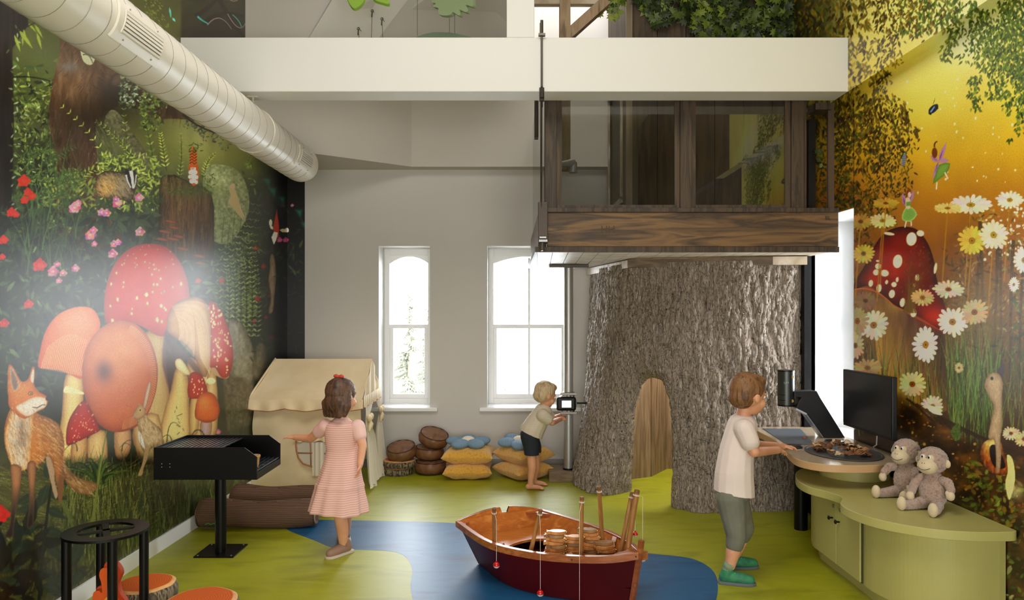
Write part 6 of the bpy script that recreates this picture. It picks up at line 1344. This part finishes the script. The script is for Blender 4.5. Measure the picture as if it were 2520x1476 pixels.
# ================================================================ plush monkeys
M_fur = mat('monkey_fur', (176,146,128), .95, c2=((194,164,146),(154,124,108)), scale=(60,60,60), detail=7, bump=1.0, bscale=(160,160,160), sheen=.6, bdist=.01); M_face = mat('cream_velour', (216,198,164), .8, c2=(206,186,152), scale=(20,20,20), sheen=.3); M_eye = mat('eye_black', (10,10,12), .1); M_eyw = mat('eye_white', (236,236,232), .3); M_stitch = mat('stitch_dark', (50,40,36), .7)
def furry(seed):
    def f(co):
        g = np.random.default_rng(seed); return co+g.normal(0,.0011,co.shape).astype(np.float32)
    return f
def monkey(loc, rz, lab, armup):
    t = empty('plush_monkey', loc, lab, 'plush toy', 'plush monkeys sitting on the bench'); R = rot(0,0,rz).to_3x3(); o = Vector(loc)
    T = lambda x, y, z: o+R@Vector((x,y,z))     # local: -y is the front, x its left-right
    b = MB(); b.ell(T(0,.005,.095), (.068,.062,.092), R, 20, 14); b.ell(T(0,0,.165), (.045,.042,.04), R)
    organic('body', b, M_fur, t, .005, 4, disp=furry(1))
    h = MB(); h.ell(T(0,0,.254), (.072,.066,.068), R, 20, 14); organic('head', h, M_fur, t, .005, 3, disp=furry(2))
    f = MB(); f.ell(T(0,-.052,.228), (.049,.044,.040), R); f.ell(T(-.018,-.052,.268), (.019,.016,.022), R); f.ell(T(.018,-.052,.268), (.019,.016,.022), R); f.ell(T(0,-.078,.245), (.016,.015,.014), R)
    organic('face', f, M_face, t, .0035, 5)
    for s in (-1,1):
        e = MB().ell(T(s*.071,.0,.245), (.017,.010,.022), R, 14, 10); organic('ear', e, M_face, t, .003, 2)
        MB().ell(T(s*.017,-.067,.277), (.0078,.005,.0095), R, 12, 8).build('eye', M_eyw, t, smooth='all'); MB().ell(T(s*.0165,-.0705,.2765), (.005,.0035,.0065), R, 10, 8).build('pupil', M_eye, t, smooth='all')
        MB().ell(T(s*.006,-.0925,.248), (.0022,.002,.0018), R, 8, 6).build('nostril', M_stitch, t)
        l = MB(); l.limb([(T(s*.035,-.03,.034), .032), (T(s*.058,-.085,.026), .026), (T(s*.072,-.125,.026), .023)]); organic('leg', l, M_fur, t, .005, 4, disp=furry(3))
        l = MB(); l.ell(T(s*.078,-.150,.036), (.024,.021,.036), R); organic('foot', l, M_face, t, .004, 3)
        a = MB(); 
        if s == armup: pts = [(T(s*.05,-.008,.16), .022), (T(s*.085,-.02,.155), .023), (T(s*.105,-.035,.125), .021)]; hp = T(s*.108,-.045,.098)
        else: pts = [(T(s*.05,-.008,.158), .022), (T(s*.075,-.035,.12), .021), (T(s*.075,-.065,.085), .02)]; hp = T(s*.073,-.078,.066)
        a.limb(pts); organic('arm', a, M_fur, t, .005, 4, disp=furry(4)); g = MB().ell(hp, (.021,.019,.025), R); g.ell(hp+R@Vector((-s*.014,-.006,.012)), (.008,.008,.013), R); organic('hand', g, M_face, t, .0035, 3)
    mq = [(-.032+.064*i/12, .214+.012*((i-6)/6)**2) for i in range(13)]; mp_ = [T(x, -.0528-.044*math.sqrt(max(0,1-(x/.049)**2-((z-.228)/.040)**2)), z) for x, z in mq]
    MB().tube(mp_, .0012, 5).build('mouth_stitch', M_stitch, t); return t
monkey((2.165,3.745,bz+.0), -1.0, 'front plush monkey with cream face sitting nearest on the green bench', 1)
monkey((2.16,3.985,bz+.0), -1.05, 'rear plush monkey sitting behind the front one with its feet beside it', -1)
# ================================================================ the three children
M_skin = mat('skin', (226,166,130), .5, c2=(218,154,118), scale=(12,12,12)); M_lip = mat('lip', (190,104,92), .45); M_brow = mat('brow', (110,76,50), .8)
def hand(mb, w, d, n, s, side, curl=.35, spread=.12):
    # w wrist, d pointing direction, n back-of-hand normal, s hand length, side +1/-1 puts the thumb on that side
    w = Vector(w); d = Vector(d).normalized(); n = Vector(n); n = (n-d*n.dot(d)).normalized(); x = d.cross(n).normalized()*side
    mb.limb([(w, s*.17), (w+d*s*.12, s*.17)])
    for k in (-1.5,-.5,.5,1.5): mb.limb([(w+d*s*.12+x*s*.06*k, s*.105), (w+d*s*.46+x*s*.115*k, s*.085)])
    L = [.40,.46,.43,.33]; k0 = [1.5,.5,-.5,-1.5]
    for L_, k in zip(L, k0):
        p = w+d*s*.47+x*s*.115*k; dd = (d+x*spread*k).normalized(); r = s*.062; pts = [(p, r*1.12)]; c = curl*(1+.12*abs(k))
        for q, fr in enumerate((.45,.32,.23)):
            a = c*(q+.6); v = (dd*math.cos(a)-n*math.sin(a)); p = p+v*s*L_*fr; pts.append((p, r*(1-.10*(q+1))))
        mb.limb(pts)
    t0 = w+d*s*.16+x*s*.17-n*s*.02; t1 = t0+(d*.6+x*.75-n*.25).normalized()*s*.2; t2 = t1+(d*.9+x*.25-n*.3).normalized()*s*.17
    mb.limb([(t0, s*.085), (t1, s*.075), (t2, s*.058)])
def basis(f, up=(0,0,1)):
    f = Vector(f).normalized(); u = Vector(up); u = (u-f*u.dot(f)).normalized(); r = f.cross(u)
    return Matrix((r, f, u)).transposed()     # columns right, forward, up
def head(mb, c, B, s):
    T = lambda x, y, z: Vector(c)+B@Vector((x,y,z))*s
    mb.ell(T(0,-.012,.018), (.078*s,.094*s,.092*s), B, 24, 16); mb.ell(T(0,.030,-.045), (.056*s,.056*s,.058*s), B, 20, 14); mb.ell(T(0,.055,-.075), (.026*s,.026*s,.022*s), B)
    for q in (-1,1):
        mb.ell(T(q*.036,.052,-.038), (.027*s,.026*s,.026*s), B); mb.ell(T(q*.079,-.008,-.008), (.010*s,.018*s,.026*s), B); mb.ell(T(q*.028,.072,.014), (.022*s,.010*s,.008*s), B)
    mb.limb([(T(0,.083,.008), .009*s), (T(0,.098,-.020), .012*s)]); mb.ell(T(0,.094,-.026), (.017*s,.012*s,.010*s), B); mb.ell(T(0,.078,-.052), (.022*s,.012*s,.009*s), B)
    return T
def face_parts(T, B, s, parent):
    for q in (-1,1):
        e = MB().ell(T(q*.030,.074,-.002), (.0125*s,.008*s,.0085*s), B, 14, 10).build('eye', M_eyw, parent, smooth='all')
        MB().ell(T(q*.030,.0805,-.002), (.0062*s,.003*s,.0066*s), B, 12, 8).build('iris', mat('iris', (60,44,34), .2), e, smooth='all')
        MB().tube([T(q*(.016+.012*i),.081-.004*i,.020+.003*math.sin(i)) for i in range(4)], [.002*s,.003*s,.003*s,.0015*s], 6).build('eyebrow', M_brow, parent)
    MB().ell(T(0,.086,-.0535), (.019*s,.006*s,.0055*s), B, 14, 8).build('mouth', M_lip, parent, smooth='all')
def strand(seed, amp=.003):
    def f(co):
        g = np.random.default_rng(seed); k = co@np.array([[90.],[90.],[12.]]); return co+(np.sin(k)*amp*.6)*np.array([[.6,.6,.1]])+g.normal(0,amp*.18,co.shape)
    return f
def hair_short(c, B, s, m_, parent, seed):
    T = lambda x, y, z: Vector(c)+B@Vector((x,y,z))*s; h = MB()
    h.ell(T(0,-.020,.034), (.084*s,.094*s,.088*s), B, 24, 16); h.ell(T(0,-.045,-.008), (.074*s,.068*s,.066*s), B, 20, 14); h.ell(T(0,.028,.078), (.062*s,.055*s,.036*s), B)
    for q in (-1,1): h.ell(T(q*.068,-.004,.03), (.018*s,.035*s,.04*s), B)
    o = organic('hair', h, m_, parent, .005, 4, disp=strand(seed)); return o
def shoe(ank, toe_dir, s, ms, sole, parent, z0):
    d = Vector(toe_dir); d.z = 0; d.normalize(); a = Vector(ank); B = basis(d); h = MB(); T = lambda x, y, z: Vector((a.x,a.y,z0))+B@Vector((x,y,z))
    h.limb([(T(0,-.03,.036), .032), (T(0,.03,.036), .033), (T(0,.075,.030), .031), (T(0,.105,.027), .027)]); h.limb([(T(0,-.02,.04),.034),(T(0,-.015,.07),.033)])
    o = organic('shoe', h, ms, parent, .005, 5, cut=[((0,0,z0+.008),(0,0,-1))])
    m = MB(); out = [(x*1.05,y) for x,y in [(-.032,-.055),(-.020,-.066),(.020,-.066),(.032,-.055),(.034,0),(.038,.07),(.030,.115),(.010,.135),(-.012,.134),(-.032,.112),(-.036,.06),(-.034,0)]]
    p = [T(x,y,0) for x,y in [(q.x,q.y) for q in spline([(x,y,0) for x,y in out],3)]]; m.slab(p, (0,0,.016)); m.build('sole', sole, o, bevel=.003); return o, T
# ---- boy at the counter, right
def RB(px, py, d): return P(px, py, d)
b1 = empty('person', tuple(RB(1800,1430,4.10)[:2])+(0,), 'small boy in white T-shirt and grey green capri trousers reaching onto the wood counter', 'person')
B1 = basis((.93,.35,-.10)); hc1 = RB(1843,972,4.13); s1 = 1.06; m = MB()
T1 = head(m, hc1, B1, s1); m.limb([(RB(1832,1005,4.14), .040), (RB(1826,1038,4.14), .042)])
sh_n, sh_f = RB(1832,1056,4.06), RB(1822,1050,4.25)
m.limb([(RB(1824,1060,4.15), .07), (RB(1812,1120,4.14), .07), (RB(1806,1200,4.12), .075)])
el_n, wr_n = RB(1856,1112,4.02), RB(1915,1107,4.24); el_f, wr_f = RB(1860,1095,4.32), RB(1925,1098,4.44)
m.limb([(sh_n,.036),(el_n,.029),(wr_n,.022)]); m.limb([(sh_f,.036),(el_f,.029),(wr_f,.022)])
hand(m, wr_n, RB(1950,1112,4.37)-wr_n, (.1,-.25,.95), .105, -1, .42); hand(m, wr_f, Vector((.9,.1,-.05)), (0,.1,1), .105, 1, .35)
kn_n, an_n = RB(1812,1318,4.06), RB(1797,1392,4.06); kn_f, an_f = RB(1832,1298,4.25), RB(1812,1362,4.30)
m.limb([(RB(1802,1225,4.09), .062), (kn_n,.043), ((kn_n*.45+an_n*.55),.040), (an_n,.028)]); m.limb([(RB(1806,1225,4.2), .062), (kn_f,.043), ((kn_f*.45+an_f*.55),.040), (an_f,.028)])
bd1 = organic('body', m, M_skin, b1, .0038, 5); face_parts(T1, B1, s1, bd1)
hair_short(hc1, B1, s1*1.02, mat('hair_brown', (112,74,44), .6, c2=((140,98,60),(84,54,32)), scale=(40,40,8), bump=.6), b1, 3)
t = MB(); t.limb([(RB(1826,1050,4.15),.085),(RB(1812,1110,4.14),.096),(RB(1806,1170,4.12),.108),(RB(1806,1225,4.11),.115)]); t.limb([(sh_n,.058),(sh_n*.45+el_n*.55,.054)]); t.limb([(sh_f,.058),(sh_f*.45+el_f*.55,.054)]); t.ell(RB(1828,1036,4.14), (.055,.065,.035))
dA_ = (el_n-sh_n).normalized(); dF_ = (el_f-sh_f).normalized()
M_tee = mat('white_tee', (232,216,208), .85, c2=(226,208,200), scale=(6,6,6), bump=.35, bscale=(9,9,5), bdist=.015)
organic('t_shirt', t, M_tee, b1, .005, 5, cut=[(RB(1806,1212,4.11),(-.15,0,-1)),])
t = MB(); 
for hip, kn, an in ((RB(1798,1226,4.08),kn_n,an_n),(RB(1806,1226,4.19),kn_f,an_f)): t.limb([(hip,.082),(hip*.5+kn*.5,.070),(kn,.056),(kn*.72+an*.28,.05)])
t.ell(RB(1803,1215,4.12),(.095,.10,.06)); organic('capri_trousers', t, mat('grey_green_cotton', (124,124,108), .85, c2=(108,108,94), scale=(8,8,8), bump=.3, bscale=(12,12,6), bdist=.012), b1, .005, 4)
M_gsh = mat('green_shoe', (58,146,96), .6, c2=(40,110,84), scale=(20,20,20)); M_sole = mat('grey_sole', (96,104,112), .6)
for an, dr_ in ((an_n,(.95,-.25,0)),(an_f,(.95,.1,0))):
    o, T = shoe(an, dr_, 1, M_gsh, M_sole, b1, 0.0)
    MB().limb([(T(0,-.015,.08),.031),(Vector(an)+Vector((0,0,.012)),.030)]).build('sock', mat('green_sock', (130,150,120), .9), o, smooth='all')
    for k in range(3): MB().tube([T(-.02,.02+.018*k,.064-.005*k),T(.02,.024+.018*k,.064-.005*k)], .003, 6).build('lace', mat('teal_lace', (70,180,150), .6), o)
# what he holds: a dark cap-like magnifier
MB().lathe([(.001,0),(.05,0),(.055,.012),(.046,.022),(.001,.022)], (1.80,4.66,.6395), 28, None, 1.2, .8).build('magnifier_base', mat('dark_plastic', (40,38,36), .4), None, smooth=40, loc=(1.80,4.66,.6395), label='low dark oval gadget on the counter in front of the hands of the boy', cat='gadget')
# ---- girl in pink, left
b2 = empty('person', tuple(RB(842,1364,4.56)[:2])+(0,), 'small girl in striped pink dress with brown bob, seen from behind, left arm out', 'person')
B2 = basis((.55,.83,-.05)); hc2 = RB(842,975,4.56); s2 = 1.0; m = MB(); T2 = head(m, hc2, B2, s2)
m.limb([(RB(840,1005,4.56),.037),(RB(840,1035,4.56),.04)]); m.limb([(RB(840,1065,4.56),.07),(RB(842,1120,4.56),.062),(RB(842,1180,4.56),.075)])
sl_, el_, wl_ = RB(802,1048,4.56), RB(765,1078,4.64), RB(727,1076,4.72); sr_, er_, wr_ = RB(880,1050,4.54), RB(892,1098,4.50), RB(886,1142,4.44)
m.limb([(sl_,.034),(el_,.027),(wl_,.020)]); m.limb([(sr_,.034),(er_,.027),(wr_,.020)])
hand(m, wl_, Vector((-1,.35,.02)), (0,0,1), .10, 1, .25, .2); hand(m, wr_, Vector((-.1,-.1,-1)), (.9,.2,0), .10, 1, .4)
m.limb([(RB(832,1215,4.54),.058),(RB(838,1272,4.54),.040),(RB(843,1305,4.55),.037),(RB(845,1344,4.56),.025)]); m.limb([(RB(856,1215,4.62),.055),(RB(852,1262,4.68),.040),(RB(850,1293,4.76),.036),(RB(849,1326,4.84),.025)])
bd2 = organic('body', m, M_skin, b2, .0038, 5); face_parts(T2, B2, s2, bd2)
TT = lambda x, y, z: Vector(hc2)+B2@Vector((x,y,z))*s2; h = MB()
h.ell(TT(0,-.018,.034), (.089,.100,.088), B2, 24, 16); h.ell(TT(0,-.045,-.03), (.084,.070,.085), B2, 22, 14)
for q in (-1,1): h.limb([(TT(q*.066,-.03,.02),.032),(TT(q*.070,-.028,-.05),.030),(TT(q*.062,-.035,-.105),.020)])
for q in (-2,-1,0,1,2): h.limb([(TT(q*.028,-.075,-.04),.03),(TT(q*.028,-.072,-.11),.020)])
M_hair2 = mat('hair_dark_brown', (70,46,34), .5, c2=((100,70,52),(52,34,26)), scale=(40,40,6), bump=.7)
hr_ = organic('hair', h, M_hair2, b2, .005, 4, disp=strand(8)); bp = TT(0,-.035,.122)
c_ = MB(); 
for q in (-1,1): c_.ell(bp+B2@Vector((q*.022,0,.004)), (.022,.012,.012), B2)
c_.ell(bp, .009); c_.build('hair_bow', mat('coral_ribbon', (206,74,60), .6), hr_, smooth='all')
# dress: bodice, gathered skirt in two tiers
def stripe_mat():
    m = mat('pink_stripe_cotton', (236,196,184), .85, c2=((242,206,194),(222,166,154)), kind='wave', scale=(.01,.01,24), distort=.4, detail=1, lo=.35, hi=.65); 
    for n in m.node_tree.nodes:
        if n.type == 'TEX_WAVE': n.bands_direction = 'Z'
    return m
M_pink = stripe_mat(); M_bod = mat('pink_cotton', (238,196,188), .85, c2=(230,184,176), scale=(9,9,9), bump=.3, bscale=(14,14,8), bdist=.01)
dprof = [(1036,30,24,840),(1046,42,32,841),(1062,43,33,841),(1085,41,32,841),(1108,39,31,842),(1125,41,33,841),(1150,47,39,839),(1175,54,45,837),(1200,60,50,835),(1225,66,56,834),(1256,73,62,833)]
def dress(u, v):
    i = v*(len(dprof)-1); k = min(int(i), len(dprof)-2); t = i-k; y, rx, ry_, cx = [dprof[k][j]*(1-t)+dprof[k+1][j]*t for j in range(4)]
    a = 2*PI*u; fl_ = max(0,(y-1110)/146); g = 1+.05*fl_*math.sin(a*11+v*3)+.03*fl_*math.sin(a*5+1); tier = 1+.03*math.exp(-((y-1192)/5)**2)
    c = RB(cx, y, 4.56); return Vector((c.x+rx/396*math.cos(a)*g*tier, c.y+ry_/396*math.sin(a)*g*tier, c.z+.008*fl_*math.sin(a*2)))
d_ = MB().grid(dress, 160, 90, closeu=True).build('dress', M_pink, b2, smooth='all'); md = d_.modifiers.new('t','SOLIDIFY'); md.thickness = .004
bo = MB(); bo.limb([(RB(840,1052,4.56),.075),(RB(841,1080,4.56),.082),(RB(842,1102,4.56),.080)]); bo.ell(RB(841,1050,4.56),(.105,.062,.045)); bo.limb([(sl_,.047),(sl_*.55+el_*.45,.043)]); bo.limb([(sr_,.047),(sr_*.55+er_*.45,.043)])
organic('bodice', bo, M_bod, b2, .005, 5)
M_psh = mat('tan_shoe', (150,116,96), .6); M_wsock = mat('white_sock', (226,214,204), .9)
for an, dr_, z0 in ((RB(845,1344,4.56),(-.55,-.75,0),0.0),(RB(849,1326,4.84),(-.3,.9,0),.0)):
    o, T = shoe(an, dr_, 1, M_psh, mat('pale_sole', (200,186,170), .6), b2, z0); MB().limb([(T(0,-.015,.06),.029),(an+Vector((0,0,.02)),.027)]).build('sock', M_wsock, o, smooth='all')
    MB().tube([T(-.034,.0,.055),T(-.015,.004,.078),T(.015,.004,.078),T(.034,.0,.055)], .006, 6).build('strap', M_psh, o)
# ---- boy at the pole, middle
b3 = empty('person', tuple(RB(1312,1200,6.22)[:2])+(0,), 'small fair haired boy in beige T-shirt and navy shorts leaning to the steel pole', 'person')
B3 = basis((.88,.40,-.28)); hc3 = RB(1343,972,6.28); s3 = .98; m = MB(); T3 = head(m, hc3, B3, s3)
m.limb([(RB(1340,992,6.28),.036),(RB(1335,1008,6.28),.04)]); m.limb([(RB(1332,1020,6.28),.066),(RB(1318,1045,6.27),.06),(RB(1306,1070,6.25),.07)])
s3n, e3n, w3n = RB(1336,1022,6.19), RB(1358,1040,6.22), RB(1379,1031,6.45); s3f, e3f, w3f = RB(1340,1018,6.36), RB(1362,1030,6.46), RB(1380,1022,6.58)
m.limb([(s3n,.033),(e3n,.027),(w3n,.020)]); m.limb([(s3f,.033),(e3f,.027),(w3f,.020)])
hand(m, w3n, Vector((.8,.5,.05)), (-.4,-.6,.5), .095, -1, .75); hand(m, w3f, Vector((.8,.3,.1)), (-.1,.3,.9), .095, 1, .6)
for (dd, q) in ((6.21,0),(6.36,9)): m.limb([(RB(1304+q*.3,1072,dd),.056),(RB(1308+q,1124,dd),.040),(RB(1310+q,1150,dd),.038),(RB(1306+q,1182-q*.7,dd),.025)])
for (dd, q, fy) in ((6.21,0,0),(6.36,9,0)):
    a_ = RB(1306+q,1190-q,dd); a_.z = .03; m.limb([(a_+Vector((-.02,0,-.004)),.024),(a_+Vector((.05,.0,-.008)),.021),(a_+Vector((.085,.0,-.014)),.016)]); m.limb([(RB(1306+q,1182-q*.7,dd),.025),(a_,.025)])
    for k in range(5): m.limb([(a_+Vector((.085,(k-2)*.0105,-.016)),.0095),(a_+Vector((.110-abs(k-1)*.004,(k-2)*.0115,-.019)),.0075)])
bd3 = organic('body', m, M_skin, b3, .0038, 4); face_parts(T3, B3, s3, bd3)
hair_short(hc3, B3, s3*1.04, mat('hair_fair', (196,170,132), .6, c2=((214,190,154),(160,132,98)), scale=(40,40,8), bump=.6), b3, 5)
t = MB(); t.limb([(RB(1336,1014,6.28),.080),(RB(1322,1038,6.27),.094),(RB(1308,1062,6.25),.104),(RB(1304,1075,6.25),.105)]); t.limb([(s3n,.056),(s3n*.5+e3n*.5,.052)]); t.limb([(s3f,.056),(s3f*.5+e3f*.5,.052)])
M_beige = mat('beige_stripe_tee', (216,204,184), .85, c2=((222,212,194),(200,186,164)), kind='wave', scale=(2,2,40), distort=.6, detail=1, bump=.1); 
for n in M_beige.node_tree.nodes:
    if n.type == 'TEX_WAVE': n.bands_direction = 'Z'
organic('t_shirt', t, M_beige, b3, .005, 5, cut=[(RB(1304,1066,6.25),(-.45,0,-1))])
t = MB(); t.ell(RB(1306,1068,6.27),(.092,.095,.055))
for (dd, q) in ((6.22,0),(6.34,6)): t.limb([(RB(1303,1074,dd),.078),(RB(1307+q,1098,dd),.068),(RB(1309+q,1126,dd),.060)])
organic('shorts', t, mat('navy_cotton', (34,40,52), .85, c2=(28,34,44), scale=(8,8,8)), b3, .005, 4, cut=[(RB(1304,1117,6.25),(0,0,-1))])
# ================================================================ hanging felt shapes above the beam, ceiling light
M_leaf = mat('lime_felt', (150,190,70), .85); M_leaf2 = mat('sage_felt', (136,152,112), .85); M_leaf3 = mat('dark_sage_felt', (112,128,106), .85); M_wire = mat('wire_grey', (90,94,90), .4, .6)
def felt(pts, d, t, m_, lab, wires, ztop=4.6, dz=0):
    w = [P(x, y, d) for x, y in pts]; c = sum(w, Vector())/len(w); e = empty('felt_baffle', tuple(c), lab, 'hanging decoration', 'green felt shapes hanging from the sloped ceiling')
    MB().slab([p for p in w], t).build('felt_panel', m_, e, bevel=.003)
    m = MB()
    for (x, y) in wires: p = P(x, y, d); m.tube([p, Vector((p.x, p.y, ztop))], .0018, 5)
    m.build('wire', M_wire, e)
felt([(q.x,q.y) for q in spline([(845,-40,0),(852,-8,0),(870,20,0),(893,6,0),(898,-20,0),(890,-50,0)],5)], 5.5, (0,.03,-.01), M_leaf, 'pointed lime green felt leaf hanging leftmost above the beam', [(866,-30)])
felt([(q.x,q.y) for q in spline([(915,-30,0),(918,-4,0),(940,6,0),(958,8,0),(950,-14,0),(940,-40,0)],5)], 5.5, (0,.03,-.01), M_leaf, 'lime green felt leaf right of the pointed one', [(935,-30)])
cl_ = [(1066,-30),(1062,-6),(1062,6),(1072,8),(1064,16),(1078,20),(1078,34),(1092,38),(1108,36),(1114,30),(1128,38),(1134,34),(1130,24),(1146,30),(1152,24),(1146,12),(1162,16),(1164,4),(1150,-30)]
felt([(q.x,q.y) for q in spline([(a,b,0) for a,b in cl_],4)], 5.4, (.02,.03,-.005), M_leaf2, 'sage green scalloped felt cloud hanging above the beam', [(1106,-10),(1120,-10)])
felt([(q.x,q.y) for q in spline([(1018,98,0),(1030,88,0),(1060,80,0),(1090,79,0),(1120,82,0),(1165,93,0),(1150,104,0),(1060,106,0)],4)], 5.6, (0,.03,-.01), M_leaf3, 'dark sage curved felt shape just showing over the beam', [(1027,88),(1106,80),(1119,82)])
for (x, y0, y1, lab) in ((882,72,96,'short hanging hook with ring, left of three above the beam'),(916,28,96,'long hanging wire with hook, middle of three above the beam'),(940,48,100,'hanging wire with hook, right of three above the beam')):
    a = P(x, y0, 6.38); b = P(x-(3 if x == 916 else -3), y1+20, 6.30); t = empty('hook_wire', tuple(a), lab, 'hook', 'hook wires above the beam')
    MB().tube([b, a], .0022, 6).build('wire', M_wire, t); h = MB(); h.tube([a+Vector((.011*math.cos(q), 0, .011*math.sin(q)+.005)) for q in [i*PI/6 for i in range(13)]], .003, 6); h.tube([a, a+Vector((-.004,.0,-.05))], .006, 6); h.tube([a+Vector((0,0,.012)), a+Vector((0,.12,.03))], .003, 5); h.build('hook', M_wire, t)
cl_l = empty('ceiling_light', tuple(P(1196,-6,6.6)), 'small bright recessed ceiling light at the top edge', 'light')
MB().lathe([(.05,0),(.055,.02),(.055,.05),(.001,.05)], P(1196,-6,6.6), 28).build('housing', M_white, cl_l); MB().lathe([(.001,-.002),(.045,-.002),(.045,.004)], P(1196,-4,6.6), 28).build('lamp_disc', mat('lamp_glow', (255,226,190), .5, emit=6), cl_l)
